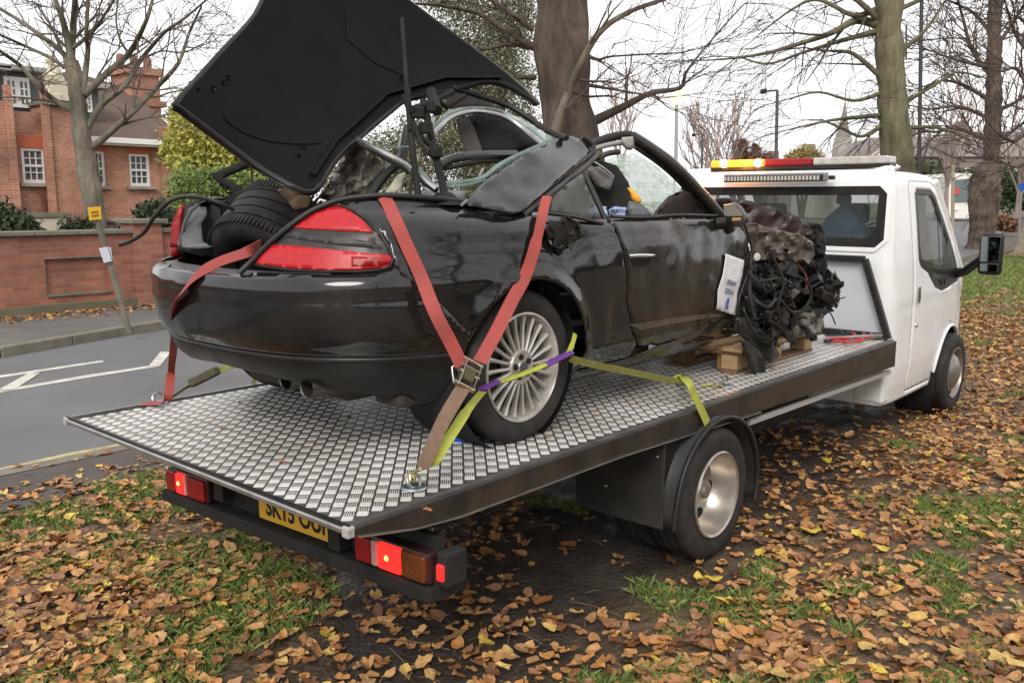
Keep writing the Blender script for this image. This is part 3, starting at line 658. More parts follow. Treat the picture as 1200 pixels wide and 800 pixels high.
# bumper: right arch -> tail -> left arch
sR = cb.px(300, 316)[0]
topR = [J1, cb.px(440, 320), cb.px(400, 322), cb.px(350, 320), (sR, 1.492)]
bumper = [archR[k_join], J2] + topR + [(s_mid-.3, 1.482), (s_mid-.1, 1.480)]
botR = archR[k_join:] + [(a_rear[0]+.04, .985), (csx(.5), 1.02), (s_mid-.55, 1.06), (s_mid-.30, 1.10), (s_mid, 1.12)]
bump_full = bumper + [(CL-s, z) for s, z in reversed(bumper)] + [(CL-s, z) for s, z in botR[1:]] + list(reversed(botR[1:]))
def clipz(poly, zc, keep_up):
    out = []; n_ = len(poly)
    for i_ in range(n_):
        a_, b_ = poly[i_], poly[(i_+1) % n_]; ia = (a_[1] >= zc) == keep_up; ib = (b_[1] >= zc) == keep_up
        if ia: out.append(a_)
        if ia != ib: t_ = (zc-a_[1])/(b_[1]-a_[1]); out.append((a_[0]+(b_[0]-a_[0])*t_, zc))
    return out
VAL = M('valance_black', (.006, .006, .006), .36, spec=.35, n=(6, .4, (.018, .016, .014)))
patch('bumper_valance', clipz(bump_full, 1.196, False), cb, .02, VAL, car, th=.006, smooth=70)
bump_full = clipz(bump_full, 1.20, True)
bmp = patch('rear_bumper', bump_full, cb, .02, BLACK, car, th=.006, smooth=70)
# rear wings (quarter panels)
topedge = cx([(352, 262), (372, 246), (395, 237), (430, 232), (470, 232), (530, 238), (600, 248), (640, 251), (705, 258)])
topedge = [(s, min(z+.004, 1.76)) for s, z in topedge]
shut = [(csx(1.63), 1.668), (csx(1.66), 1.60), (csx(1.70), 1.45), (csx(1.735), 1.30), (csx(1.80), 1.16), (csx(1.86), 1.09)]
wing = topedge[3:] + shut + [(csx(1.86), 1.02), (csx(1.44), 1.01)] + archR[:k_join+1] + [J2, J1] + cx([(458, 292), (447, 274), (431, 257), (413, 245), (398, 239)])
wg = patch('rear_wing', wing, cb, .02, BLACK, car, th=.005, smooth=70)
wl = cm(wing); patch('rear_wing', wl, cb, .05, BLACKS, car, th=.005, smooth=35)
# door
doorp = [(s-.008, z) for s, z in shut] + [(csx(2.1), 1.06), (csx(2.6), 1.03), (csx(2.80), 1.00), (csx(2.84), 1.06), (csx(2.87), 1.2), (csx(2.97), 1.33), (csx(3.0), 1.46), (csx(2.93), 1.60), (csx(2.80), 1.665), (csx(2.3), 1.675)]
drp = patch('door', doorp, cb, .022, BLACKS, car, th=.02, off=.004, smooth=70)
patch('door', cm(doorp), cb, .06, BLACKS, car, th=.02, smooth=35)
MB().tube([tuple(cb(csx(x), z, .008)) for x, z in spline([(2.93, 1.66), (3.01, 1.50), (2.98, 1.36), (2.90, 1.22), (2.86, 1.05)], 6)], .007, 6).build('door_edge_strip', TRIM, drp, 50)
MB().tube([tuple(cb(csx(x), 1.678+.004*math.sin(x*9), .012)) for x in np.linspace(1.66, 2.85, 14)], .009, 6).build('window_seal', TRIM, drp, 50)
h0, h1 = cb.px(734, 300), cb.px(763, 299)
MB().tube([cb(h0[0], h0[1], .012), cb((h0[0]*.8+h1[0]*.2), h0[1]+.002, .032), cb((h0[0]*.2+h1[0]*.8), h1[1]+.002, .032), cb(h1[0], h1[1], .012)], .011, 8, flat=.8).build('door_handle', M('chrome', (.7, .69, .66), .12, 1), drp, 60)
patch('handle_recess', [(s, z) for s, z in cx([(738, 303), (761, 302), (760, 310), (750, 313), (741, 311)])], cb, .02, MATT, drp, off=.006)
# scuff streaks scraped along the door and sill
SC1 = M('scraped_metal', (.20, .17, .14), .5, .4, n=(20, .5, (.06, .05, .04), 10))
for pts in ([(735, 380), (790, 371), (835, 367), (845, 370), (800, 377), (750, 386)], [(775, 404), (805, 392), (826, 383), (812, 397), (790, 406)], [(760, 420), (800, 410), (845, 404), (850, 408), (800, 418)]):
    patch('scrape', cx(pts), cb, .02, SC1, drp, off=.0055)
# sill
sill = [(csx(1.42), 1.005), (csx(1.86), 1.012), (csx(2.1), 1.05), (csx(2.6), 1.02), (csx(2.84), .99), (csx(2.84), .95), (csx(1.40), .93)]
patch('sill', [(s, max(z, .972)) for s, z in sill[:5]]+[(csx(2.84), .972-.02), (csx(1.41), .955)], cb, .03, BLACKS, car, th=.01, off=.01)
# tail lights
tl = patch('tail_light', lightR, cb, .016, SMOKE, car, th=.03, off=-.003, smooth=50)
patch('reflector', cx([(342, 266), (368, 250), (385, 243), (397, 241), (411, 247), (427, 259), (437, 272), (400, 270), (365, 268)]), cb, .014, REDB, tl, th=.006, off=.002)
patch('reflector', cx([(296, 308), (306, 295), (314, 286), (350, 288), (408, 294), (457, 299), (460, 305), (454, 313), (420, 316), (380, 316), (340, 314)]), cb, .014, REDB, tl, th=.006, off=.002)
patch('reflector', cx([(412, 300), (455, 302), (457, 307), (450, 311), (412, 312)]), cb, .014, REDL, tl, th=.004, off=.0045)
patch('clear_strip', cx([(330, 276), (345, 271), (400, 277), (440, 284), (448, 291), (400, 287)]), cb, .014, M('grey_lens', (.06, .055, .05), .4, spec=.3, n=(14, .5, (.03, .03, .03))), tl, th=.004, off=.001)
MB().tube([tuple(cb(s, z, .002)) for s, z in lightR+lightR[:1]], .004, 6).build('lens_seal', TRIM, tl, 50)
tl2 = patch('tail_light', [(max(a_, CL-3.02), b_) for a_, b_ in cm([(min(q_[0], 3.10), q_[1]) for q_ in lightR[7:14]]+[(3.10, 1.50), (3.10, 1.73)])], cb, .03, REDL, car, th=.03, off=-.002)
# black seal along the boot opening, sprung loose on the far side
seal = [tuple(cb(*cb.px(x, y), .006)+Vector((0, 0, .006))) for x, y in ((283, 322), (300, 305), (322, 283), (345, 264), (365, 250), (380, 243), (397, 237), (420, 233), (450, 231), (490, 233), (530, 237), (580, 244), (610, 247))]
cp(MB().tube(spline(seal, 4), .011, 8), 'boot_seal', TRIM, 60)
loose = [D(q[0], q[1], q[2]*1.17) for q in ((140, 287, 3.2), (152, 283, 3.18), (168, 273, 3.15), (180, 255, 3.12), (195, 239, 3.1), (212, 231, 3.05), (232, 231, 3.0), (252, 236, 2.98), (275, 246, 3.0))]
cp(MB().tube(spline([tuple(p) for p in loose], 6), .009, 8), 'loose_boot_seal', TRIM, 60)
# (depths in this file were measured to the near tail corner; stretch them to the car's real distance)
_D0 = D
def D(px, py, dep): return _D0(px, py, dep*(1.25 if px > 830 else 1.2))
# boot: floor, inner walls, ledge behind the bumper, far corner trim
INN = M('boot_lining', (.020, .020, .021), .9, n=(8, .5, (.035, .033, .031)))
cp(MB().box((.78, 1.05, 1.27), (.9, 1.3, .02)), 'boot_floor', INN)
cp(MB().box((1.28, 1.05, 1.42), (.03, 1.5, .45)), 'boot_bulkhead', INN)
ledge = [cb(s, 1.480, -.004) for s in np.linspace(s_mid-.62, s_mid+.62, 22)]
vs = []
for p in ledge: vs += [p, p+Vector((.075, (1.05-p.y)*.08, .012)), p+Vector((.09, (1.05-p.y)*.1, -.18))]
cp(MB().add(vs, [(3*i+k, 3*i+3+k, 3*i+4+k, 3*i+1+k) for i in range(21) for k in (0, 1)]), 'boot_sill', M('sill_plastic', (.06, .06, .062), .38), 50)
GREYP = M('grey_trim_plastic', (.115, .12, .125), .42, n=(10, .4, (.07, .07, .075)))
def pxs(dep): return lambda u, v, off=0: D(u, v, dep(u, v) if callable(dep) else dep)
def pxy(fy_): return lambda u, v, off=0: U(u, v, 'y', fy_(u, v) if callable(fy_) else fy_)
def pp(name, poly, surf, mat, parent=None, th=.006, step=6, holes=(), bevel=0, **kw):
    o = patch(name, poly, surf, step, mat, parent or car, holes=holes, smooth=50, flip=False, **kw)
    md_ = o.modifiers.new('s', 'SOLIDIFY'); md_.thickness = th; md_.offset = 0
    return o
pp('boot_side_trim', [(213, 290), (214, 262), (221, 245), (232, 241), (242, 244), (243, 252), (236, 262), (238, 284), (250, 290), (232, 292)], pxs(lambda u, v: 3.22+(240-v)*.002), GREYP, th=.012)
pp('boot_side_lining', [(206, 292), (205, 265), (212, 245), (224, 236), (245, 238), (262, 246), (275, 262), (262, 300), (235, 300)], pxs(3.27), INN)
pp('light_cover', [(200, 290), (202, 262), (210, 244), (216, 240), (213, 262), (211, 288)], pxs(3.17), REDL, th=.02)
cp(MB().tube([D(*q) for q in ((210, 288, 3.15), (216, 262, 3.15), (224, 247, 3.15), (232, 240, 3.15))], .007, 6), 'latch_rod', GREYP, 50)
# wing tops beside the boot opening
for sgn in (0, 1):
    pts = []
    xs_ = np.linspace(.35, 1.3, 12) if 0 else [.42, .5, .6, .7, .8, .9, 1.0, 1.1, 1.2, 1.3]
    vs = []
    for x in xs_:
        s = csx(x); z = 1.745 if x < .9 else 1.742-.03*(x-.9)/.4
        p = cb(CL-s if sgn else s, z, 0); q = p+Vector((0, -.10 if sgn else .10, -.004)); vs += [p, q, q+Vector((0, 0, -.2))]
    cp(MB().add(vs, [(3*i+k, 3*i+3+k, 3*i+4+k, 3*i+1+k) for i in range(len(xs_)-1) for k in (0, 1)]), 'boot_channel', INN, 50)
# boot lid, standing open and twisted
LA, LD, LC, LB = D(385, 228, 2.75), D(640, 124, 3.45), D(385, -95, 3.25), D(205, 118, 2.55)
ln = (LD-LA).cross(LB-LA).normalized()
if ln.dot(LA-CAM) < 0: ln = -ln                                          # away from the camera: the lid's outer face
def lid(u, v, off=0):
    p = LA.lerp(LD, u).lerp(LB.lerp(LC, u), v); return p + ln*(.10*math.sin(PI*min(max(u, 0), 1))*.6 + .07*math.sin(PI*min(max(v, 0), 1)) + off - .02)
lq = PxSurf(lid, -.25, 1.25, -.3, 1.4, 40, 40)
lo = [(207, 120), (213, 126), (255, 158), (300, 191), (340, 215), (362, 224), (374, 219), (388, 196), (404, 176), (428, 155), (460, 128), (476, 116), (500, 110), (524, 106), (550, 99), (572, 94), (596, 99), (620, 112), (632, 121), (610, 100), (580, 75), (520, 31), (476, -2), (440, -30), (400, -50), (350, -62), (322, -30), (300, 16), (262, 58), (235, 88)]
lo = spline(lo, 4, True)
lop = [lq.px(x, y) for x, y in lo]
lidi = patch('boot_lid', lop, lid, .045, M('lid_underside', (.0035, .0035, .004), .6, spec=.12, n=(5, .4, (.007, .007, .008))), car, off=0, smooth=60, flip=False)
lsk = patch('lid_skin', grow(lop, .012), lid, .04, BLACK, lidi, off=.022, th=.004, smooth=60)
MB().tube([tuple(lid(u, v, .010)) for u, v in lop+lop[:1]], .012, 6).build('lid_edge', TRIM, lidi, 60)
LP2 = M('lid_recess', (.0042, .004, .0042), .7, spec=.15, n=(9, .4, (.0075, .007, .007)))
patch('lid_recess_panel', [lq.px(*q) for q in spline(((262, 136), (300, 127), (345, 136), (372, 158), (374, 168), (330, 168), (290, 158)), 4, True)], lid, .04, LP2, lidi, off=-.004, smooth=60)
patch('lid_recess_panel', [lq.px(*q) for q in ((405, 8), (440, 20), (466, 45), (470, 88), (440, 75), (405, 45))], lid, .04, LP2, lidi, off=-.004, smooth=60)
# long rib pressings of the lid frame
for pts in (((365, 206), (392, 165), (450, 112)), ((450, 112), (520, 92), (585, 92))):
    MB().tube([tuple(lid(*lq.px(*q), -.006)) for q in pts], .014, 6, flat=.5).build('lid_rib', LP2, lidi, 60)
TAR = M('lip_gloss', (.35, .36, .38), .15, coat=1)
lipp = [tuple(lid(*lq.px(*q), .03)) for q in ((258, 66), (275, 50), (300, 18), (322, -28))]
MB().ribbon(spline(lipp, 5), [.004]+[.028]*14+[.01], .006, (0, .3, 1)).build('lid_lip', BLACK, lidi, 60)
for q in ((250, 105, .012), (268, 92, .010), (262, 98, .008), (355, 172, .012), (350, 183, .008), (232, 106, .006), (470, 92, .012)):
    MB().lathe([(0, -.004), (q[2], -.003), (q[2], .004)], lid(*lq.px(q[0], q[1]), -.002), -ln, 10).build('lid_grommet', TRIM, lidi, 40)
# hinge struts and linkages
def dt(pts, r, n=7): return MB().tube([tuple(D(*q)) for q in pts], r, n)
for pts, r in ((((471, 22, 3.0), (477, 108, 2.85)), .010), (((477, 100, 2.85), (483, 170, 2.8), (491, 234, 2.76)), .015), (((496, 118, 2.95), (508, 170, 2.85), (524, 240, 2.8)), .018), (((505, 108, 3.0), (512, 130, 2.9)), .028),
               (((482, 128, 2.8), (506, 120, 2.95), (530, 108, 3.05)), .016), (((480, 150, 2.8), (510, 175, 2.85)), .014), (((473, 112, 2.85), (492, 165, 2.8), (500, 182, 2.8)), .012), (((500, 112, 3.0), (524, 126, 3.05), (545, 112, 3.1)), .012),
               (((486, 180, 2.8), (480, 230, 2.75)), .007)):
    cp(dt(pts, r*.85), 'hinge_link', MATT, 50)
for q in ((497, 150), (490, 132), (510, 178), (505, 125), (521, 232)):
    cp(MB().box(D(q[0], q[1], 2.82), (.05, .03, .045), rz=q[0]*.3), 'hinge_bracket', MATT, bevel=.008)
cp(MB().lathe([(0, .05), (.03, .045), (.07, .01), (.085, 0)], D(521, 240, 2.8), (0, 0, 1), 14), 'strut_foot', MATT, 50)
# rear glass frames (shattered, green edges)
def gt(pts, r, mat=GEDGE, name='glass_frame', per=5, n=6, flat=1): return cp(MB().tube(spline([tuple(D(*q)) for q in pts], per), r, n, flat=flat), name, mat, 60)
gt([(503, 162, 3.1), (512, 146, 3.15), (528, 132, 3.2), (556, 127, 3.3), (588, 131, 3.4), (614, 146, 3.4), (640, 167, 3.3)], .010)
gt([(506, 160, 3.08), (517, 147, 3.12), (532, 136, 3.2), (558, 131, 3.28), (590, 137, 3.35), (614, 152, 3.35), (637, 170, 3.25)], .012, ALU, 'window_trim')
gt([(519, 215, 2.85), (545, 213, 2.9), (566, 208, 2.95), (585, 194, 3.0), (610, 181, 3.1), (640, 168, 3.2)], .011)
gt([(519, 219, 2.85), (548, 217, 2.9), (568, 211, 2.95)], .008)
gt([(415, 162, 3.0), (440, 175, 2.9), (470, 190, 2.85), (490, 205, 2.8), (512, 222, 2.75)], .012, ALU, 'window_trim')
gt([(418, 166, 3.0), (445, 182, 2.9), (475, 198, 2.85), (511, 224, 2.75)], .009, TRIM, 'window_trim')
gt([(445, 174, 3.0), (462, 173, 3.05), (479, 172, 3.1)], .005)
gt([(490, 198, 2.85), (500, 210, 2.82), (511, 220, 2.78)], .012)
gt([(530, 103, 3.3), (560, 112, 3.4), (600, 126, 3.45), (640, 152, 3.4), (664, 162, 3.3)], .014, TRIM, 'window_trim')
pp('far_roof_panel', [(524, 108), (535, 106), (560, 112), (575, 118), (584, 127), (556, 124), (530, 128), (520, 124)], pxs(3.5), M('pale_roof_lining', (.35, .34, .31), .6, n=(5, .5, (.12, .12, .11))), th=.01)
pp('cracked_rear_glass', [(588, 131), (610, 138), (640, 157), (655, 163), (640, 168), (615, 150)], pxs(3.38), CRACK, th=.004)
pp('rear_roof_lining', [(535, 140), (560, 134), (590, 139), (612, 153), (634, 170), (600, 184), (565, 181), (548, 176), (540, 160)], pxs(3.6), M('roof_lining', (.05, .048, .045), .9, n=(4, .5, (.02, .02, .02))), th=.01)
pp('rear_roof_recess', [(551, 140), (575, 147), (600, 155), (625, 168), (598, 179), (565, 178)], pxs(3.57), MATT, th=.01)
pp('roof_pillar_trim', [(536, 142), (549, 137), (556, 150), (566, 178), (560, 182), (546, 181)], pxs(3.55), M('grey_lining', (.09, .085, .08), .9), th=.012)
gt([(515, 194, 3.0), (530, 186, 3.05), (560, 182, 3.1), (605, 181, 3.2)], .020, M('roll_bar', (.05, .05, .052), .4), 'roll_bar')
gt([(515, 199, 3.02), (560, 190, 3.1), (600, 188, 3.2)], .010, TRIM, 'roll_bar_seal')
for k in range(5):
    x = 522+k*13; gt([(x, 207, 3.1), (x+5, 198, 3.12)], .006, STRAPB if 0 else ALU, 'roof_rod', 2)
pp('parcel_shelf', [(455, 232), (462, 226), (510, 222), (548, 224), (545, 240), (500, 234)], pxs(2.95), M('shelf_grey', (.30, .30, .30), .7, n=(10, .4, (.18, .18, .18))), th=.01)
pp('torn_lining', [(448, 232), (466, 205), (475, 202), (470, 222), (460, 228)], pxs(2.95), M('cream_lining', (.42, .40, .32), .8), th=.012)
pp('torn_lining', [(484, 185), (492, 180), (493, 188), (487, 196)], pxs(2.9), MATS['cream_lining'], th=.012)
gt([(430, 235, 3.0), (450, 205, 3.05), (470, 185, 3.1), (478, 150, 3.2)], .022, TRIM, 'roof_linkage')
gt([(474, 145, 3.2), (470, 160, 3.15), (467, 175, 3.1)], .005, GEDGE)
# crumpled foil and lining behind the lid on the left
def crumple(name, poly, depth, mat, amp=.05, sc=9, seed=0, step=5, th=.003):
    return pp(name, poly, lambda u, v, off=0: D(u, v, depth+amp*(abs(nz3((u/60, v/60, 0), sc*.35, seed))*1.6+.6*nz3((u/60, v/60, 1), sc, seed))), mat, th=th, step=step)
FOIL = M('crumpled_foil', (.26, .23, .19), .35, .5, n=(12, .5, (.10, .09, .075)), bump=(30, .8, .02))
crumple('heat_shield', [(372, 232), (385, 215), (400, 185), (418, 165), (440, 178), (452, 200), (440, 230), (405, 240)], 3.05, FOIL, seed=2)
crumple('boot_lining_scrap', [(325, 222), (345, 218), (365, 226), (362, 242), (345, 246)], 3.0, M('brown_foam', (.34, .24, .14), .8, n=(8, .5, (.18, .12, .07))), seed=5, amp=.02)
pp('hinge_arm', [(246, 205), (290, 188), (297, 193), (262, 208), (300, 228), (292, 238)], pxs(3.3), MATT, th=.03)
pp('hinge_arm', [(262, 232), (280, 224), (345, 222), (345, 230), (300, 232), (275, 240), (268, 240)], pxs(3.25), MATT, th=.03)
gt([(294, 190, 3.3), (296, 215, 3.3), (300, 230, 3.3)], .004, TRIM, 'cable')
# black rear roof quarter (C pillar) leaning in
cpil = pxy(lambda u, v: .27+max(0, (252-v))/90*.26+.022*nz3((u/38, v/30, 0), 1.3, 4)+.006*nz3((u/14, v/12, 0), 1.3, 2)-.06*math.sin(PI*min(1, max(0, (u-541)/150))))
cpl = patch('roof_quarter', [(541, 239), (556, 226), (572, 211), (590, 198), (612, 184), (634, 172), (652, 163), (668, 160), (684, 166), (691, 176), (688, 184), (650, 214), (612, 248), (600, 251), (570, 245)], cpil, 5, BLACK, car, smooth=60, flip=False)
md = cpl.modifiers.new('s', 'SOLIDIFY'); md.thickness = .012; md.offset = 0
def yt(pts, r, name, mat=TRIM, parent=None, per=4, flat=1): return cp(MB().tube(spline([tuple(U(x, y, 'y', v)) for x, y, v in pts], per), r, 8, flat=flat), name, mat, 60, parent=parent)
yt([(604, 250, .26), (640, 222, .34), (672, 196, .42), (694, 179, .48), (693, 168, .50), (682, 161, .52)], .013, 'roof_seal')
yt([(612, 252, .25), (648, 224, .33), (680, 200, .41), (702, 180, .47)], .014, 'roof_seal', RAIL)
yt([(541, 240, .28), (556, 227, .34), (572, 212, .38), (600, 192, .44), (634, 173, .5)], .006, 'glass_edge', GEDGE)
yt([(700, 186, .47), (712, 180, .47), (725, 178, .46)], .014, 'torn_seal', RAIL)
yt([(684, 203, .36), (698, 232, .28), (711, 262, .22)], .012, 'window_post')
yt([(640, 250, .2), (672, 254, .2), (706, 262, .2)], .008, 'window_seal', TRIM)
pp('quarter_glass', [(650, 226), (682, 203), (706, 256), (645, 247)], pxy(.34), CRACK if 0 else M('quarter_glass_smoked', (.10, .12, .11), .08, alpha=.55, n=(6, .5, (.3, .33, .3), 9)), th=.004)
# windscreen header and A pillar
yt([(690, 171, .62), (712, 162, .60), (735, 158, .56), (744, 162, .53)], .022, 'windscreen_header')
yt([(692, 176, .60), (712, 170, .58), (732, 167, .55)], .013, 'header_trim', M('grey_header', (.28, .27, .25), .5))
pp('header_bracket', [(730, 161), (741, 160), (742, 172), (738, 176), (732, 172)], pxy(.52), M('pale_bracket', (.40, .39, .36), .6), th=.02)
yt([(740, 160, .54), (765, 176, .46), (790, 195, .38), (822, 228, .30), (848, 258, .24), (856, 270, .22)], .042, 'windscreen_pillar', BLACKS, flat=.75)
yt([(744, 172, .52), (770, 190, .45), (795, 212, .38), (835, 256, .28)], .012, 'pillar_seal', TRIM)
pp('windscreen', [(700, 192), (722, 183), (745, 180), (772, 197), (800, 224), (790, 246), (755, 252), (735, 240), (718, 212)], pxs(4.3), CRACK, th=.005)
crl = []
for k in range(46):
    x = random.uniform(712, 790); y = random.uniform(186, 246); a = random.uniform(-.5, .9); l = random.uniform(8, 26)
    if not inpoly(np.array([[x, y], ]), [(705, 192), (745, 182), (798, 224), (788, 244), (755, 250), (735, 238)])[0]: continue
    crl.append(((x-l/2*math.cos(a), y-l/2*math.sin(a)), (x, y+random.uniform(-2, 2)), (x+l/2*math.cos(a), y+l/2*math.sin(a))))
mbx = MB()
for c_ in crl: mbx.tube([D(x, y, 4.27) for x, y in c_], .0022, 4)
mbx.build('windscreen_cracks', M('crack_white', (.62, .72, .66), .4), car, kind='stuff')
# inside: seats, door card, airbag, belt
SEATL = M('black_leather', (.016, .016, .018), .5, bump=(25, .3, .01))
for yy in (.62, 1.42):
    cp(MB().box((1.9, yy, 1.28), (.55, .48, .18)), 'seat', SEATL, bevel=.05)
    cp(MB().bar((1.72, yy, 1.30), (1.52, yy, 1.74), .46, .14, up=(1, 0, 0)), 'seat_back', SEATL, bevel=.05)
pp('seat_shoulder', [(690, 196), (704, 190), (722, 196), (735, 215), (742, 236), (744, 252), (700, 250), (690, 230)], pxs(3.75), MATT, th=.08)
pp('head_restraint', [(688, 197), (705, 196), (720, 207), (714, 224), (700, 218)], pxs(3.65), M('grey_leather', (.16, .15, .14), .55), th=.05)
gt([(696, 190, 3.6), (706, 196, 3.6), (716, 204, 3.6)], .006, ALU, 'chrome_trim', 2)
pp('orange_belt_tag', [(735, 220), (740, 221), (752, 234), (751, 238), (744, 237)], pxs(3.6), M('amber_plastic', (.75, .36, .03), .4), th=.015)
crumple('deployed_airbag', [(714, 247), (722, 243), (732, 244), (737, 250), (736, 256), (716, 255)], 3.55, M('airbag_blue_white', (.42, .50, .66), .8, n=(14, .4, (.15, .22, .42))), amp=.03, seed=8, step=3, th=.02)
crumple('deployed_airbag', [(690, 248), (700, 240), (710, 243), (712, 254), (694, 254)], 3.5, MATS['airbag_blue_white'], amp=.03, seed=3, step=3, th=.02)
pp('grey_seat_side', [(737, 236), (752, 240), (765, 254), (732, 256)], pxs(3.5), GREYP, th=.04)
pp('door_sail', [(765, 257), (774, 243), (786, 230), (800, 224), (815, 227), (832, 242), (842, 258), (838, 264), (800, 260)], pxy(.34), M('brown_black_trim', (.022, .014, .011), .6), th=.03)
cp(MB().box((1.85, 1.05, 1.06), (1.8, 1.40, .08)), 'floor_pan', MATT, bevel=.02)
cp(MB().box((2.0, .62, 1.18), (1.9, .7, .06)), 'cabin_floor', MATT)
cp(MB().box((2.75, 1.05, 1.42), (.28, 1.45, .42)), 'dashboard', MATT, bevel=.08)
cp(MB().box((2.4, 1.05, 1.30), (1.2, .18, .3)), 'centre_console', MATT, bevel=.04)
cp(MB().box((.78, 1.05, 1.20), (.62, 1.1, .12)), 'boot_pan', MATT, bevel=.03)
# torn filler flap corner on the shoulder
torn = [(640, 270), (645, 258), (655, 262), (661, 252), (670, 258), (679, 262), (676, 270), (684, 277), (674, 282), (668, 291), (658, 286), (651, 294), (647, 282)]
pp('torn_opening', torn, pxy(.158), MATT, th=.012)
rt_ = random.Random(5)
for k in range(9):                                                       # bent slivers of wing curling out of the hole
    x_, y_ = torn[(k*3) % 13]; cx_, cy_ = 662, 272; f_ = rt_.uniform(.2, .6); dx, dy = rt_.uniform(-9, 9), rt_.uniform(-9, 9)
    A_, B_, C_ = U(x_, y_, 'y', .155), U(x_+(cx_-x_)*f_+dx, y_+(cy_-y_)*f_+dy, 'y', .135), U(x_+dx*.9, y_+dy*1.1+4, 'y', .15)
    cp(MB().prism([A_, B_, C_], (.003, .006, .003)), 'bent_sliver', rt_.choice((BLACKS, MATT, GREASE)))
yt([(644, 264, .15), (652, 276, .14), (650, 288, .14), (660, 292, .15)], .006, 'torn_edge', MATT)
yt([(664, 254, .15), (676, 262, .14), (680, 274, .15)], .005, 'torn_edge', GREASE)
# door mirror
mq = cb(*cb.px(858, 256), .03)
mi = cp(MB().lathe([(0, -.085), (.020, -.075), (.040, -.04), (.052, 0), (.050, .03), (.035, .055), (0, .06)], U(862, 252, 'y', .15), (0.5, .1, -.5), 16), 'door_mirror', M('mirror_shell', (.14, .13, .125), .3, n=(20, .5, (.05, .045, .04))), 60)
MB().prism([tuple(U(a_, b_, 'y', .095)) for a_, b_ in ((852, 240), (858, 239), (869, 249), (870, 253), (853, 253))], (0, .02, 0)).build('indicator_lens', M('mirror_clear', (.26, .24, .21), .1), mi, 60)
MB().box(U(863, 257, 'y', .095), (.08, .012, .018)).build('indicator_strip', M('amber_mirror', (.5, .26, .10), .2), mi, bevel=.004)
yt([(838, 262, .22), (850, 262, .18)], .03, 'mirror_stalk', TRIM)
# exhaust tips
for (px_, py_), yy in (((335, 446), 0), ((360, 455), 1)):
    c = U(px_, py_-1, 'x', .34 if yy == 0 else .31); cp(MB().lathe([(.036, 0), (.041, -.004), (.042, 0), (.042, .16), (.03, .2)], c, (1, 0, 0), 24), 'exhaust_tip', M('dull_chrome', (.12, .11, .10), .35, .9), 50)
    MB_ = cp(MB().lathe([(.0, .12), (.037, .12), (.037, .003)], c, (1, 0, 0), 24), 'exhaust_bore', MATT, 50)
cp(MB().tube([(.80, .62, 1.02), (.9, .65, 1.0), (1.1, .8, .98), (2.2, .95, .97)], .045, 10), 'exhaust_pipe', RUST, 50)
cp(MB().box((.66, .95, 1.04), (.36, .70, .13)), 'silencer', M('silencer_brown', (.03, .024, .018), .7), bevel=.05)
cp(MB().box((.66, .46, 1.03), (.20, .16, .10)), 'tow_bracket', M('muddy_metal', (.06, .045, .03), .85, n=(12, .5, (.03, .022, .016))), bevel=.02)

# ------------------------------------------------------------------ multi-spoke alloy wheels
def car_wheel(c, R, side, spokes=22, lean=0):
    c = Vector(c); a = Vector((0, -side, 0)); w = .235
    prof = [(R*.70, -.012), (R*.715, 0), (R*.78, .010), (R*.88, .010), (R*.95, 0), (R*.985, -.016)]
    for g in (-.055, -.115, -.175): prof += [(R, g+.024), (R, g+.005), (R-.008, g+.004), (R-.008, g-.004), (R, g-.005)]
    prof += [(R*.985, -w+.02), (R*.94, -w), (R*.72, -w)]
    t = cp(MB().lathe(prof, c, a, 72), 'wheel', RUBBER, 35)
    rim = MB().lathe([(R*.715, -.006), (R*.712, .006), (R*.69, .008), (R*.675, 0), (R*.665, -.03), (R*.63, -.05), (R*.60, -.14)], c, a, 72).build('rim', ALLOY, t, 35)
    MB().lathe([(0, .001), (R*.07, .0), (R*.085, -.006), (R*.15, -.008), (R*.21, -.004), (R*.23, -.012), (R*.22, -.06), (0, -.06)], c, a, 40).build('hub', ALLOY, t, 30)
    MB().lathe([(0, .006), (R*.07, .004), (R*.075, 0)], c, a, 24).build('centre_cap', GREYP, t, 40)
    sp = None
    for k in range(spokes):
        an = 2*PI*k/spokes; e = Vector((math.cos(an), 0, math.sin(an))); tt = Vector((-math.sin(an), 0, math.cos(an)))
        if sp is None:
            m_ = MB(); vs = []
            for r_, w_, h0_, h1_ in ((.19, .0055, -.006, -.035), (.35, .0060, -.010, -.032), (.52, .0075, -.014, -.034), (.66, .012, -.012, -.05)):
                for du, hh in ((-w_, h0_-.006), (0, h0_), (w_, h0_-.006), (w_, h1_), (-w_, h1_)): vs.append(Vector((R*r_, du, hh)))
            fs = [(i*5+j, i*5+(j+1) % 5, (i+1)*5+(j+1) % 5, (i+1)*5+j) for i in range(3) for j in range(5)]
            sp = m_.add(vs, fs).mesh('spoke', 30); sp.materials.append(ALLOY)
        o = link('spoke', sp, None, t)
        o.matrix_world = Matrix(((e.x, tt.x, a.x, c.x), (e.y, tt.y, a.y, c.y), (e.z, tt.z, a.z, c.z), (0, 0, 0, 1)))
        o.matrix_parent_inverse = Matrix.Identity(4)
    for k in range(5):
        an = 2*PI*k/5+.5; p = c+Vector((math.cos(an), 0, math.sin(an)))*R*.135
        MB().lathe([(0, -.002), (.011, -.002), (.013, -.008)], p+a*.002, a, 12).build('wheel_bolt_hole', MATT, t, 40)
    MB().lathe([(R*.58, -.09), (R*.2, -.09)], c, a, 40).build('brake_disc', M('brake_disc', (.09, .085, .08), .5, .6), t, 40)
    MB().lathe([(R*.66, -.12), (0, -.12)], c, a, 40).build('wheel_back', MATT, t, 40)
    return t
CW = (1.055, .205, 1.093)
car_wheel(CW, .31, 1)
car_wheel((1.06, 1.90, 1.093), .31, -1)
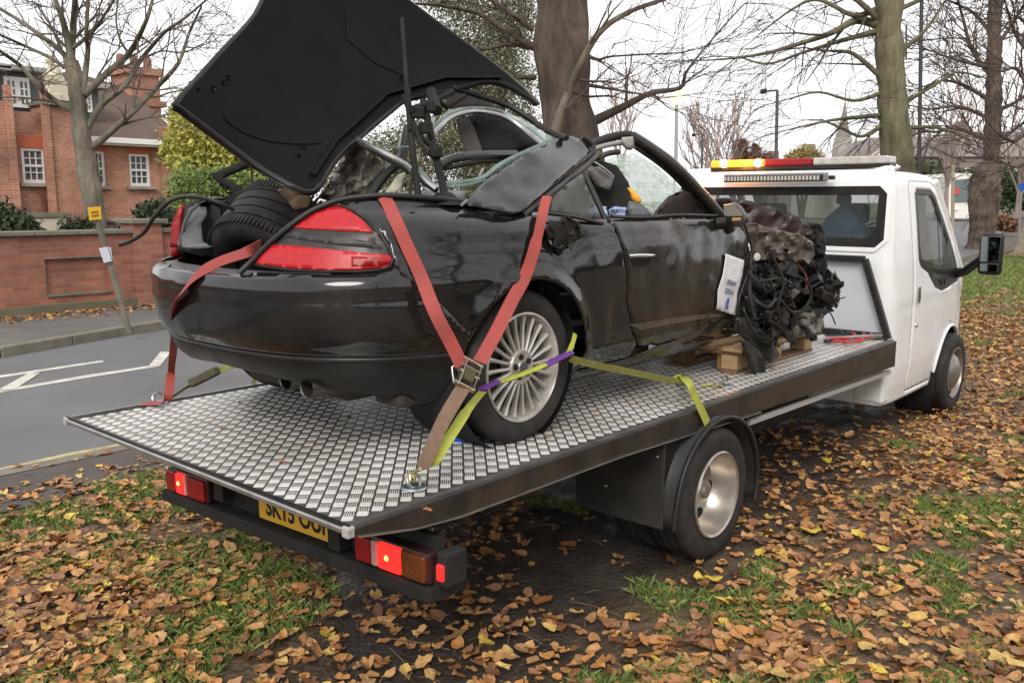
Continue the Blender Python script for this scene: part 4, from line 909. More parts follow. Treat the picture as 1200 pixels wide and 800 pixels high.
MB().lathe([(.36, 0), (.36, -.32), (.0, -.33)], (1.06, .23, 1.11), (0, -1, 0), 40).build('wheel_arch_liner', MATT, car, 50)

# ------------------------------------------------------------------ crushed front end: engine bay laid open
ENG = [GREASE, MATT, TRIM, M('dark_alu_casting', (.06, .055, .05), .5, .6, n=(20, .5, (.025, .022, .02)), bump=(60, .6, .01)), RUST]
def inreg(px, py): return inpoly(np.array([[px, py], ]), [(872, 302), (900, 296), (948, 292), (958, 306), (984, 330), (982, 352), (960, 368), (958, 388), (930, 396), (890, 402), (872, 385)])[0]
crumple('crushed_bay', [(870, 300), (900, 292), (950, 290), (962, 308), (984, 328), (984, 352), (962, 372), (956, 392), (925, 400), (885, 404), (868, 385)], 4.5, GREASE, amp=.14, seed=14, step=3, th=.01)
cp(MB().box((3.35, .95, 1.20), (.75, .75, .42), taper=.8), 'engine_block', ENG[3], bevel=.05)
cp(MB().box((3.55, .55, 1.12), (.50, .30, .28), taper=.7), 'gearbox_casing', ENG[3], bevel=.06)
rnd = random.Random(11); cnt = 0
while cnt < 340:
    px_, py_ = rnd.uniform(870, 985), rnd.uniform(290, 402)
    if not inreg(px_, py_): continue
    cnt += 1
    dep = rnd.uniform(3.95, 4.55) if px_ < 930 else rnd.uniform(4.25, 4.75)
    c = D(px_, py_, dep); kk = rnd.random(); ax_ = Vector((rnd.uniform(-1, 1), rnd.uniform(-1, 1), rnd.uniform(-1, 1))).normalized(); m_ = rnd.choice(ENG[:4])
    if kk < .05:
        r_ = rnd.uniform(.015, .04); h_ = rnd.uniform(.02, .07)
        cp(MB().lathe([(0, h_), (r_*.35, h_), (r_*.4, h_*.6), (r_*.9, h_*.55), (r_, h_*.4), (r_, -h_*.2), (r_*.7, -h_*.5), (0, -h_*.5)], c, ax_, 14), 'engine_pulley', m_, 40)
    elif kk < .28:
        cp(MB().box(c, (rnd.uniform(.03, .11), rnd.uniform(.03, .09), rnd.uniform(.02, .08)), R=Matrix.Rotation(rnd.uniform(0, 3), 3, ax_), taper=rnd.uniform(.5, 1)), 'broken_casting', m_, bevel=.008)
    elif kk < .60:
        pts = [c]; d_ = ax_*.05
        for k in range(rnd.randint(3, 6)):
            d_ = (d_+Vector((rnd.uniform(-1, 1), rnd.uniform(-1, 1), rnd.uniform(-1.2, .6)))*.5); d_ = d_.normalized()*.022; pts.append(pts[-1]+d_)
        cp(MB().tube(spline([tuple(p) for p in pts], 4), rnd.choice((.004, .006, .009, .013)), 7), 'hose', rnd.choice((TRIM, MATT, GREASE)), 50)
    else:
        n_ = 5; c0 = [c+Vector((rnd.uniform(-.055, .055), rnd.uniform(-.03, .03), rnd.uniform(-.05, .05))) for _ in range(n_)]
        cp(MB().add(c0+[p+Vector((.006, .004, .004)) for p in c0], [(0, 1, 2), (0, 2, 3), (0, 3, 4), (5, 7, 6), (5, 8, 7), (5, 9, 8)]), 'torn_bracket', rnd.choice((ENG[3], TRIM, GREASE, MATT)), None)
for q in ((905, 372, 3.95, .042), (972, 336, 4.5, .055), (897, 335, 3.9, .038)):   # larger round parts: belt pulleys and the exposed ball of the engine mount
    c = D(*q[:3]); r_ = q[3]
    cp(MB().lathe([(0, .03), (r_*.3, .03), (r_*.35, .012), (r_*.7, .01), (r_*.75, .022), (r_, .02), (r_, -.03), (0, -.03)], c, (-.4, -1, .15), 24), 'engine_pulley', ENG[3], 35)
for pts, r_, m_ in ((((900, 376, 3.85), (915, 384, 3.85), (930, 408, 3.85)), .006, MATT), (((876, 318, 3.85), (890, 330, 3.8), (915, 326, 3.85), (940, 340, 4.0), (962, 330, 4.3)), .007, TRIM), (((884, 352, 3.8), (900, 360, 3.8), (912, 350, 3.85), (928, 366, 3.95), (948, 360, 4.2)), .010, TRIM), (((905, 300, 3.85), (918, 330, 3.85), (912, 360, 3.85), (922, 392, 3.9)), .008, MATT), (((950, 356, 4.4), (960, 372, 4.4), (972, 366, 4.4), (979, 380, 4.45)), .004, MATT), (((870, 360, 3.8), (886, 392, 3.8), (905, 398, 3.85)), .009, GREASE), (((958, 352, 4.4), (972, 352, 4.4), (984, 350, 4.4), (991, 348, 4.4)), .004, MATT), (((925, 320, 4.0), (945, 330, 4.0), (950, 350, 4.05), (930, 375, 4.0)), .009, MATT), (((935, 310, 4.1), (945, 325, 4.1), (944, 345, 4.1)), .006, M('red_brown_wire', (.22, .05, .035), .6)), (((880, 310, 3.9), (878, 340, 3.85), (884, 372, 3.85)), .012, TRIM)):
    gt(pts, r_, m_, 'wiring')
cp(MB().lathe([(0, .01), (.02, .006), (.022, 0)], D(887, 301, 3.8), (-.5, -1, 0), 12), 'bright_bolt', M('pale_bolt', (.5, .48, .44), .5), 50)
crumple('bonnet', [(836, 234), (850, 232), (880, 236), (915, 246), (940, 257), (952, 270), (950, 282), (915, 280), (880, 276), (862, 268), (850, 250)], 4.15, M('bonnet_underside', (.018, .009, .007), .4, n=(7, .5, (.035, .016, .012))), amp=.03, seed=1, th=.01)
crumple('front_wing', [(868, 262), (885, 262), (905, 268), (940, 276), (952, 284), (955, 298), (948, 310), (925, 306), (900, 304), (885, 306), (880, 290)], 3.98, M('wing_grey_brown', (.13, .11, .09), .30, n=(5, .5, (.045, .038, .03))), amp=.05, seed=6, step=4, th=.006)
crumple('slam_panel', [(942, 262), (960, 262), (968, 280), (965, 300), (955, 320), (946, 300), (948, 282)], 4.3, MATT, amp=.08, seed=4, step=4, th=.02)
crumple('torn_bracket', [(955, 270), (962, 272), (968, 305), (964, 300), (958, 296)], 4.25, MATT, seed=7, step=4, th=.01)
crumple('alloy_casting_end', [(925, 378), (935, 368), (955, 366), (964, 380), (960, 392), (930, 392)], 4.3, M('broken_alloy', (.22, .20, .175), .6, n=(12, .5, (.08, .07, .06))), amp=.05, seed=9, step=3, th=.05)
for poly, yv, nm in (([(866, 376), (880, 378), (898, 392), (914, 416), (902, 424), (884, 404), (866, 392)], .16, 'wheel_arch_flap'), ([(868, 398), (880, 400), (890, 412), (898, 432), (888, 446), (880, 430)], .14, 'wheel_arch_flap'), ([(862, 372), (884, 374), (890, 386), (874, 392), (860, 388)], .19, 'bent_bracket')):
    pp(nm, poly, pxy(lambda u, v, yv=yv: yv+.02*math.sin(u/5)), RAIL if nm[0] == 'b' else TRIM, th=.012, step=5)

D_ENG = D; D = _D0
# ================================================================== LOOSE THINGS ON THE BED
# tyre in the boot
def loose_tyre(c, axis, R, w):
    prof = [(R*.62, 0), (R*.66, -.006), (R*.78, -.016), (R*.9, -.008), (R*.965, .008), (R*.992, .025)]
    g0 = w/5
    for g in (1, 2, 3, 4): prof += [(R, g*g0-.012), (R, g*g0-.004), (R-.008, g*g0-.003), (R-.008, g*g0+.003), (R, g*g0+.004)]
    prof += [(R*.992, w-.025), (R*.965, w-.008), (R*.9, w+.008), (R*.78, w+.014), (R*.62, w)]
    prof += [(R*.62, w*.9), (R*.9, w*.8), (R*.9, w*.2), (R*.62, .01)]
    return MB().lathe(prof, c, axis, 72, closed=True)
TA = Vector((.70, .15, .62)).normalized()
tc_ = _D0(316, 320, 3.80)
ty = loose_tyre(tc_, TA, .30, .25).build('tyre', RUBBER, None, 35, label='worn black tyre dumped in the open boot of the black car', category='tyre')
mbx = MB(); xa = (Vector((0, 0, 1)).cross(TA)).normalized(); ya = TA.cross(xa)
for k in range(96):
    an = 2*PI*k/96; e = xa*math.cos(an)+ya*math.sin(an); tt = TA.cross(e)
    for h_ in (.022, .238): mbx.box(tc_+TA*h_+e*.2985, (.011, .046, .006), R=Matrix((tt, TA, e)).transposed())
mbx.build('tread_blocks', RUBBER, ty, kind='stuff')
MB().lathe([(.187, .02), (.19, .03), (.17, .04), (.16, .16), (.05, .12), (0, .12)], tc_, TA, 32).build('rim', M('dirty_rim', (.10, .10, .10), .5, .6), ty, 40)
# pallet under the engine
pz0 = DZ+.003; PX, PY = 3.20, .33
P1 = U(978, 405, 'z', DZ); P0 = U(880, 437, 'z', DZ)
pal = thing('pallet', ((P0.x+P1.x)/2, P1.y+.4, pz0), 'worn wooden pallet wedged under the crushed engine at the front of the flatbed', 'pallet')
x0, x1, y0 = 2.92, 3.98, P1.y
for k in range(5): MB().box(((x0+x1)/2, y0+.05+k*.175, pz0+.133), (x1-x0, .10 if k else .12, .020)).build('plank', WOOD, pal, bevel=.003)
for k in range(3):
    xx = x0+.07+k*(x1-x0-.14)/2
    MB().box((xx, y0+.40, pz0+.112), (.10, .80, .020)).build('cross_plank', WOODD, pal, bevel=.003)
    for j in range(3): MB().box((xx, y0+.07+j*.33, pz0+.061), (.12, .10, .080)).build('block', WOOD if j == 0 else WOODD, pal, bevel=.004)
for j in range(3): MB().box(((x0+x1)/2, y0+.07+j*.33, pz0+.010), (x1-x0, .10, .019)).build('base_plank', WOODD, pal, bevel=.003)
wb = U(862, 436, 'z', DZ)
MB().box((wb.x+.06, wb.y+.05, DZ+.068), (.14, .15, .13), rz=.2).build('wooden_chock', M('chock_wood', (.40, .23, .11), .8, n=(10, .5, (.26, .14, .07))), None, bevel=.008, label='square timber chock on the flatbed below the car door', category='chock')
# blue cap, red tool, winch rope
bc = U(541, 516, 'z', DZ)
MB().lathe([(0, .032), (.026, .030), (.034, .022), (.034, 0), (.03, 0)], bc, (0, 0, 1), 24).build('plastic_cap', M('blue_plastic', (.01, .10, .55), .35), None, 40, label='small bright blue plastic cap on the flatbed beside the car rear wheel', category='cap')
rb = thing('jump_leads', (4.55, .35, DZ), 'tangle of red and black cable at the foot of the bulkhead', 'cable')
for k in range(5):
    rr = random.Random(k); pts = [(4.30+.09*j+rr.uniform(-.03, .03), .10+k*.05+rr.uniform(-.05, .08), DZ+.014+rr.uniform(0, .03)) for j in range(6)]
    MB().tube(spline(pts, 4), .009, 6).build('cable', M('red_cable', (.45, .03, .03), .5) if k < 3 else TRIM, rb, 50)
MB().bar((4.35, .30, DZ+.03), (4.78, .06, DZ+.03), .035, .03).build('bar_handle', ALU, rb, bevel=.008)
# lashing rings
def ring(px_, py_, which, n=1):
    c = U(px_, py_, 'z', DZ+.004); t = thing('lashing_ring', c, which, 'lashing ring', 'steel lashing rings on the flatbed')
    MB().lathe([(0, .006), (.040, .006), (.046, 0)], c, (0, 0, 1), 20).build('base_plate', M('blue_grey_steel', (.34, .42, .46), .35, .9), t, 40)
    mb = MB(); mb.tube([c+Vector((.028*math.cos(a), .012*math.sin(a), .024+.024*math.sin(a))) for a in np.linspace(0, 2*PI, 17)], .006, 6); mb.build('ring', STEEL, t, 50)
    return c
r1 = ring(485, 571, 'steel lashing ring at the near edge of the flatbed holding the tan strap')
r2 = ring(186, 472, 'steel lashing ring at the far rear corner holding the end of a red strap')
r3 = ring(851, 452, 'steel lashing ring on the flatbed just behind the yellow strap and the timber chock')
# ------------------------------------------------------------------ straps
def strap(name, pts, w, mat, side, label=None, cat='strap', parent=None, per=6, th=.003, group=None):
    P = spline([tuple(p) for p in pts], per)
    return MB().ribbon(P, w, th, side).build(name, mat, parent, 60, label=label, category=cat if label else None, group=group)
GRP = 'lashing straps holding the wreck'
B = lambda x, y, o=.006: cb(*cb.px(x, y), o)
ratx = U(549, 438, 'y', .055)
s2 = [B(449, 231, .012), B(455, 240), B(466, 265), B(478, 292), B(492, 325, .014), U(510, 366, 'y', .125), U(530, 405, 'y', .085), U(541, 428, 'y', .06)]
strap('red_strap', s2, .050, STRAPR, (1, -.3, .3), 'faded red ratchet strap running over the rear wing between tail light and wheel', group=GRP)
s3 = [U(641, 230, 'y', .26), U(636, 250, 'y', .20), U(628, 285, 'y', .165), U(616, 322, 'y', .15), U(600, 352, 'y', .13), U(581, 390, 'y', .095), U(562, 424, 'y', .06)]
strap('red_strap', s3, [.040]*12+[.050]*100, STRAPR, (1, -.2, .35), 'faded red ratchet strap slanting across the spoked wheel up to the roof quarter', group=GRP)
s1 = [U(167, 473, 'z', DZ+.012), U(190, 471, 'z', DZ+.03), U(197, 463, 'z', DZ+.06), U(201, 430, 'x', .50), U(205, 388, 'x', .26), B(211, 356, .02), B(222, 337, .014), B(238, 320, .01), B(262, 306, .012), _D0(288, 296, 3.2), _D0(306, 287, 3.3)]
strap('red_strap', s1, .042, STRAPR, [tuple(np.array((1, .25, .2))*(1-t_)+np.array((.35, .2, 1))*t_) for t_ in [min(1, max(0, (k_-20)/26)) for k_ in range(100)]], 'faded red strap running from the far rear corner ring over the bumper into the boot', group=GRP)
rt = thing('ratchet', ratx, 'steel strap ratchet with red straps above and a tan strap below it, over the wheel', 'ratchet')
rdir = (U(560, 428, 'y', .05)-U(538, 448, 'y', .05)).normalized(); rup = (U(552, 420, 'y', .05)-U(540, 452, 'y', .05)).normalized(); rside = Vector((1, -.2, -.35)).normalized(); rn = rup.cross(rside).normalized(); rside = rn.cross(rup).normalized()
RR = Matrix((rside, rn, rup)).transposed()
for sg in (-1, 1): MB().box(ratx+rside*.033*sg, (.004, .03, .10), R=RR).build('side_plate', STEEL, rt, bevel=.002)
MB().box(ratx+rup*.0-rn*.0, (.06, .018, .05), R=RR).build('webbing_roll', M('dark_webbing_roll', (.10, .09, .04), .8), rt, bevel=.008)
for o_, r_ in ((.045, .006), (-.045, .009), (0.0, .008), (.022, .005)): MB().tube([ratx+rup*o_-rside*.046, ratx+rup*o_+rside*.046], r_, 10).build('cross_bar', M('brass_steel', (.55, .48, .36), .3, 1), rt, 50)
MB().tube([ratx+rup*.04-rside*.04, ratx+rn*.03+rup*.0-rside*.055, ratx-rup*.05-rside*.045], .005, 8).build('handle', STEEL, rt, 50)
strap('tan_strap', [ratx-rup*.045, U(520, 492, 'y', .04), U(503, 530, 'y', .03), U(495, 548, 'y', .03)], .050, STRAPB, (1, -.2, .2), 'frayed tan webbing strap from the ratchet down to the ring on the near deck edge', group=GRP)
hk = thing('strap_hook', r1, 'bent steel claw hook joining the tan strap to the deck ring', 'hook')
for o_ in (-.014, .014): MB().tube([U(496, 548, 'y', .03)+Vector((o_, 0, 0)), r1+Vector((o_, .0, .055)), r1+Vector((o_*.6-.012, -.006, .035)), r1+Vector((o_*.3, 0, .022))], .006, 8).build('hook_wire', M('zinc_yellow', (.50, .44, .22), .35, .9), hk, 50)
# yellow wheel strap
yw = .058
ys = thing('wheel_strap', r1, 'fluorescent yellow wheel strap with purple sleeves crossing the alloy wheel', 'strap', GRP)
strap('strap_tail', [r1+Vector((.01, .02, .05)), U(505, 545, 'y', .04), U(525, 515, 'y', .05), U(548, 480, 'y', .08), U(566, 458, 'y', .12)], [.02]*4+[.022, .026, .03, .034]+[.036]*10+[.03]*20, STRAPY, (1, -.2, .2), parent=ys)
def sleeve(a, b, r, mat, nm, sag=0):
    A_ = U(*a); B_ = U(*b); pts = [A_.lerp(B_, t)+Vector((0, 0, -sag*math.sin(PI*t)+.0015*math.sin(t*23))) for t in np.linspace(0, 1, 12)]
    return MB().tube(pts, [r*(1+.06*math.sin(k*2.1)) for k in range(12)], 10, flat=.45).build(nm, mat, ys, 60)
sleeve((564, 456, 'y', .12), (584, 447, 'y', .14), .017, PURPLE, 'sleeve')
sleeve((580, 449, 'y', .14), (642, 426, 'y', .155), .018, STRAPY, 'padded_band', .004)
sleeve((638, 428, 'y', .154), (669, 413, 'y', .15), .021, PURPLE, 'sleeve')
strap('strap_end', [U(664, 416, 'y', .15), U(670, 405, 'y', .16), U(674, 391, 'y', .19)], [.02]*4+[.024]*3+[.02]*20, STRAPY, (1, 0, 0), parent=ys)
strap('strap_run', [U(668, 420, 'y', .15), U(700, 428, 'y', .13), U(740, 436, 'y', .10), U(792, 447, 'y', .04)], .030, STRAPO, (0, -.35, 1), parent=ys)
ye = thing('strap_over_rail', U(815, 470, 'y', 0), 'yellow strap end folded over the side rail above the truck rear wheel', 'strap', GRP)
strap('webbing', [U(792, 446, 'z', DZ+.03), U(800, 441, 'z', DZ+.045), U(806, 448, 'y', -.005), U(815, 465, 'y', -.045), U(829, 496, 'y', -.05)], .050, STRAPY, (1, 0, -.15), parent=ye)
strap('webbing_tail', [U(822, 452, 'z', DZ+.01), U(835, 450, 'z', DZ+.015), U(846, 452, 'z', DZ+.02)], .02, STRAPY, (0, 1, 0), parent=ye)
# far side olive strap with its ratchet
os_ = thing('far_strap', U(240, 445, 'x', .7), 'olive yellow strap with a muddy ratchet behind the bumper at the far edge', 'strap', GRP)
fa = [U(200, 466, 'z', DZ+.02), U(225, 450, 'x', .9), U(262, 432, 'x', .95), U(300, 418, 'x', 1.0)]
strap('webbing', fa, [.016]*8+[.035]*30, STRAPO, (.3, .3, 1), parent=os_)
MB().bar(U(224, 449, 'x', .88), U(254, 434, 'x', .92), .045, .05).build('ratchet_body', M('muddy_ratchet', (.12, .11, .06), .7, n=(20, .5, (.05, .045, .03)), bump=(60, .8, .01)), os_, bevel=.01)
strap('webbing', [U(300, 430, 'x', 1.0), U(296, 453, 'x', 1.0)], .03, STRAPO, (0, 1, 0), parent=os_)
# police notice taped to the door, upside down
nt = thing('paper_notice', cb(*cb.px(852, 332), .02), 'white police aware notice taped upside down to the black car door', 'notice')
npx = [(847, 297), (869, 305), (866, 325), (861, 345), (858, 369), (836, 362), (838, 340), (844, 320)]
patch('sheet', cx(npx), cb, .02, M('paper', (.74, .74, .76), .7), nt, off=.016, th=.001)
ca, cb_, cc_ = (cb(*cb.px(*q), .0) for q in ((847, 297), (869, 305), (836, 362)))
ex = (cb_-ca).normalized(); ey = (ca-cc_).normalized(); en = ex.cross(ey).normalized(); ey = en.cross(ex)
if en.dot(CAM-ca) < 0: en = -en
RT = Matrix((-ex, -ey, en)).transposed()                                 # turned by 180 degrees in its own plane
def on(px_, py_, o=.026): return cb(*cb.px(px_, py_), 0)+en*o
INK = M('ink_grey_blue', (.12, .13, .22), .7)
text('POLICE', 'lettering', .034, INK, nt, on(850, 340.5), RT, sx=.95); text('AWARE', 'lettering', .034, INK, nt, on(852.5, 330.5), RT, sx=.95)
bd = MB().box((0, 0, 0), (.024, .060, .001)); bd.v = [tuple(on(847.5, 355)+RT @ Vector(v)) for v in bd.v]; bd.build('blue_badge', M('badge_blue', (.06, .06, .36), .6), nt)
bd = MB().box((0, 0, 0), (.018, .004, .001)); bd.v = [tuple(on(847.5, 357, .0268)+RT @ Vector(v)) for v in bd.v]; bd.build('badge_line', M('badge_line', (.4, .42, .65), .6), nt)
for py_, w_ in ((306, .05), (314, .07), (317, .06), (320, .065)):
    bd = MB().box((0, 0, 0), (w_, .0025, .0006)); bd.v = [tuple(on(857-(py_-306)*.15, py_)+RT @ Vector(v)) for v in bd.v]; bd.build('small_print', M('faint_ink', (.5, .5, .54), .8), nt)

# ================================================================== GROUND, ROAD, PAVEMENT
def ye(x): return interp(x, [-40, 12, 35, 72, 155, 500], [3.35, 3.35, 5.7, 12.9, 29.5, 100])      # verge / footway edge
def yf(x): return interp(x, [-40, 1.9, 4.2, 8, 30, 72, 155, 500], [7.9, 8.62, 9.42, 9.9, 13.5, 23.0, 45, 140])   # far kerb
def mudness(x, y):
    n_ = .35*noise.noise(Vector((x*.9, y*.9, 3)))+.2*noise.noise(Vector((x*2.6, y*2.6, 7)))
    up = interp(x, [-2, .4, 1.3, 6, 8], [.75, .95, 2.3, 2.3, 1.2]); lo_ = interp(x, [-2, 2, 4, 7, 9], [-.35, -.45, -.35, .2, .6])
    a = min((y-lo_+n_)/.5, (up-y+n_)/.6, (7.6-x+n_)/1.2); return max(0, min(1, a))
def ground_z(x, y):
    if y > ye(x)-.02: return -.05
    q = Vector((x, y, 0)); m = mudness(x, y) if -2 < x < 9 and -2 < y < 3 else 0
    return .018*noise.noise(q*1.1)+.010*noise.noise(q*4)+.006*noise.noise(q*11)*(1+m)-.012*m
gx = np.concatenate([np.arange(-60, -3, 3), np.arange(-3, 12, .075), np.arange(12, 80, 1.0), np.array([90, 110, 150, 220, 350, 600, 1200])])
gy = np.concatenate([np.array([-900, -400, -200, -100, -60, -30, -15, -9]), np.arange(-5, 3.5, .075), np.arange(3.6, 40, 1.2), np.array([50, 80, 140, 250, 500, 1200])])
V = [(float(x), float(y), ground_z(x, y)) for x in gx for y in gy]; ny = len(gy)
me = bpy.data.meshes.new('ground'); me.from_pydata(V, [], [(i*ny+j, (i+1)*ny+j, (i+1)*ny+j+1, i*ny+j+1) for i in range(len(gx)-1) for j in range(ny-1)])
me.polygons.foreach_set('use_smooth', [True]*len(me.polygons))
at = me.attributes.new('mud', 'FLOAT', 'POINT'); at.data.foreach_set('value', [mudness(v[0], v[1]) if -3 < v[0] < 10 and -3 < v[1] < 4 else 0. for v in V])
GM = M('verge_soil', (.05, .04, .03), .8, bump=(35, .9, .03)); t = GM.node_tree; b = t.nodes['Principled BSDF']
tcn = t.nodes.new('ShaderNodeTexCoord')
def nn(sc, det=8, ro=.65):
    q = t.nodes.new('ShaderNodeTexNoise'); q.inputs['Scale'].default_value = sc; q.inputs['Detail'].default_value = det; q.inputs['Roughness'].default_value = ro; t.links.new(tcn.outputs['Object'], q.inputs['Vector']); return q
def ramp(src, stops):
    r = t.nodes.new('ShaderNodeValToRGB'); e = r.color_ramp.elements
    while len(e) < len(stops): e.new(.5)
    for i, (p_, c_) in enumerate(stops): e[i].position = p_; e[i].color = (*c_, 1)
    t.links.new(src, r.inputs[0]); return r
g1 = ramp(nn(1.3).outputs[0], [(.30, (.055, .075, .022)), (.46, (.075, .095, .03)), (.56, (.15, .095, .05)), (.72, (.21, .12, .06))])
g2 = ramp(nn(5).outputs[0], [(.3, (.020, .015, .011)), (.55, (.042, .031, .023)), (.75, (.085, .062, .045))])
va = t.nodes.new('ShaderNodeAttribute'); va.attribute_name = 'mud'
mx = t.nodes.new('ShaderNodeMixRGB'); t.links.new(va.outputs['Fac'], mx.inputs[0])
near = t.nodes.new('ShaderNodeMixRGB'); near.inputs[0].default_value = .5
vl = t.nodes.new('ShaderNodeVectorMath'); vl.operation = 'LENGTH'; t.links.new(tcn.outputs['Object'], vl.inputs[0])
mr = t.nodes.new('ShaderNodeMapRange'); mr.inputs[1].default_value = 7; mr.inputs[2].default_value = 20; t.links.new(vl.outputs['Value'], mr.inputs[0]); t.links.new(mr.outputs[0], near.inputs[0])
g3 = ramp(nn(14).outputs[0], [(.3, (.06, .045, .025)), (.45, (.11, .08, .045)), (.58, (.19, .115, .06)), (.7, (.08, .10, .04))])
t.links.new(g3.outputs[0], near.inputs[1]); t.links.new(g1.outputs[0], near.inputs[2])
t.links.new(near.outputs[0], mx.inputs[1]); t.links.new(g2.outputs[0], mx.inputs[2]); t.links.new(mx.outputs[0], b.inputs['Base Color'])
rr_ = ramp(nn(3.1).outputs[0], [(.35, (.3, .3, .3)), (.6, (.85, .85, .85))]); t.links.new(rr_.outputs[0], b.inputs['Roughness'])
ground = link('ground', me, GM, kind='structure')
xs = np.concatenate([np.arange(-40, 14, .5), np.arange(14, 100, 3), np.array([120, 155, 220, 350, 500])])
def strip(name, fa_, fb_, z, mat, nsub=1, noise_=0, **kw):
    vs = []; 
    for x in xs:
        for k in range(nsub+1):
            y = fa_(x)+(fb_(x)-fa_(x))*k/nsub; vs.append((x, y, z+(noise_*noise.noise(Vector((x*2, y*2, 0))) if noise_ else 0)))
    w_ = nsub+1
    return MB().add(vs, [(i*w_+k, (i+1)*w_+k, (i+1)*w_+k+1, i*w_+k+1) for i in range(len(xs)-1) for k in range(nsub)]).build(name, mat, None, **kw)
strip('footpath', lambda x: ye(x)-.12+.06*noise.noise(Vector((x*1.7, 0, 0))), lambda x: ye(x)+.60, .010, DIRTPATH, kind='structure')
strip('kerb', lambda x: ye(x)+.60, lambda x: ye(x)+.74, .014, KERB, kind='structure')
road = strip('road', lambda x: ye(x)+.5, lambda x: yf(x)+.1, 0.0, ASPHALT, 6, kind='structure')
pave = strip('pavement', lambda x: yf(x)+.13, lambda x: max(yf(x)+2, 11.6) if x < 9 else yf(x)+2.4, .11, PAVE, 3, kind='structure')
ks = MB(); kx = -8.0
ksm = None
while kx < 12:
    a = Vector((kx, yf(kx), 0)); b_ = Vector((kx+.9, yf(kx+.9), 0)); c = (a+b_)/2
    MB().box((c.x, c.y+.06, .055), ((b_-a).length-.012, .14, .125), rz=math.atan2(b_.y-a.y, b_.x-a.x)).build('kerb_stone', KERB, pave, bevel=.012)
    kx += .9
def mark(name, px_pts, mat, z=.004):
    return MB().add([tuple(U(x, y, 'z', z)) for x, y in px_pts], [tuple(range(len(px_pts)))]).build(name, mat, road, kind='structure')
mark('road_marking', [(-40, 461), (-40, 465.5), (0, 459.8), (100, 442.8), (187, 429), (187, 426.5), (100, 439.5), (0, 456.8)], PAINTW)
mark('road_marking', [(-30, 446), (0, 442.4), (121, 424), (121, 421.8), (0, 439.6), (-30, 443)], PAINTW)
mark('road_marking', [(-3, 457), (17, 456), (47, 436.6), (33, 437)], PAINTW, .0078)
mark('road_marking', [(174, 429), (188, 428), (201, 411.6), (188, 412)], PAINTW, .0078)
mark('road_marking', [(-60, 562.5), (-60, 567), (0, 552.2), (80, 533.6), (150, 520), (210, 509), (210, 507), (150, 517.6), (80, 530.4), (0, 548.2)], PAINTY)

# ------------------------------------------------------------------ leaves and grass
def leaf_shape(seed):
    r = random.Random(seed); n_ = 11; vs = [(0, 0, 0)]; fold = r.uniform(.0, .45); curl = r.uniform(-.35, .45)
    for k in range(n_):
        a = 2*PI*k/n_; rad = .5*(1+.28*math.cos(a)+.16*math.cos(3*a+r.uniform(-.4, .4))+r.uniform(-.20, .16)); x = rad*math.cos(a); y = rad*math.sin(a)*r.uniform(.62, .85)
        vs.append((x, y, fold*abs(y)*.9+curl*x*x+r.uniform(-.08, .13)))
    vs.append((-.85, .03, .04)); vs.append((-.84, -.01, .03))                # stalk
    i0 = 1+min(range(n_), key=lambda k: vs[1+k][0]); fs = [(0, 1+k, 1+(k+1) % n_) for k in range(n_)]+[(i0, n_+1, n_+2)]
    return np.array(vs), fs
SH = [leaf_shape(k) for k in range(14)]
LEAFC = [(.10, .040, .018), (.27, .11, .035), (.44, .20, .065), (.56, .30, .11), (.33, .145, .06), (.64, .38, .15), (.18, .075, .035), (.50, .22, .06), (.62, .43, .12), (.25, .12, .06), (.58, .27, .075), (.42, .21, .10), (.15, .07, .045)]
LM = M('leaf_brown', (.2, .1, .05), .55); island_random(LM, LEAFC)
LO = M('leaf_brown_single', (.2, .1, .05), .5); island_random(LO, LEAFC, 'ShaderNodeObjectInfo', 'Random')
LY = M('leaf_yellow', (.62, .47, .07), .5, n=(20, .5, (.5, .34, .05)))
def leaf_density(x, y):
    m = mudness(x, y) if x < 10 else 0
    c = .5+.9*noise.noise(Vector((x*.8+5, y*.8, 1)))+.6*noise.noise(Vector((x*2.4, y*2.4, 4)))
    base = 1.0 if y > .8 or x > 7 else .8
    if y < .2 and x < 7: base = .62
    if x > 9: base = 1.15 if (y < 2.1 and x < 19) else .5
    d = base*(.35+.75*max(0, min(1, c)))*(1-m) + m*.30*max(0, min(1, c*1.3-.25))
    if y > ye(x)-.1: d *= max(0, 1-(y-ye(x)+.1)/.5)*.35
    return d
pts = []
def scatter(xa, xb, ya, yb, per):
    n_ = int((xb-xa)*(yb-ya)*per); X = rng.uniform(xa, xb, n_); Y = rng.uniform(ya, yb, n_); Q = rng.uniform(0, 1, n_)
    for x, y, q in zip(X, Y, Q):
        # inside the view cone (with a margin)?
        d = Vector((x, y, 0))-CAM; f_ = d.dot(_fw)
        if f_ < .5 or abs(d.dot(CR)/f_) > .72 or -d.dot(CU)/f_ > .55: continue
        if q < leaf_density(x, y): pts.append((x, y))
scatter(-1.2, 7, -3.5, 4.2, 1150); scatter(7, 14, -4, 4.5, 520); scatter(14, 34, -2, 7, 170)
scatter(-6, -1.2, -1, 4, 60)
for _ in range(1500):                                                    # drift along the foot of the far wall
    x = random.uniform(0, 8); y = 11.35-abs(random.gauss(0, .35)); pts.append((x, y))
for _ in range(60): x = random.uniform(-.5, 2.5); pts.append((x, random.uniform(3.4, 4.2)))
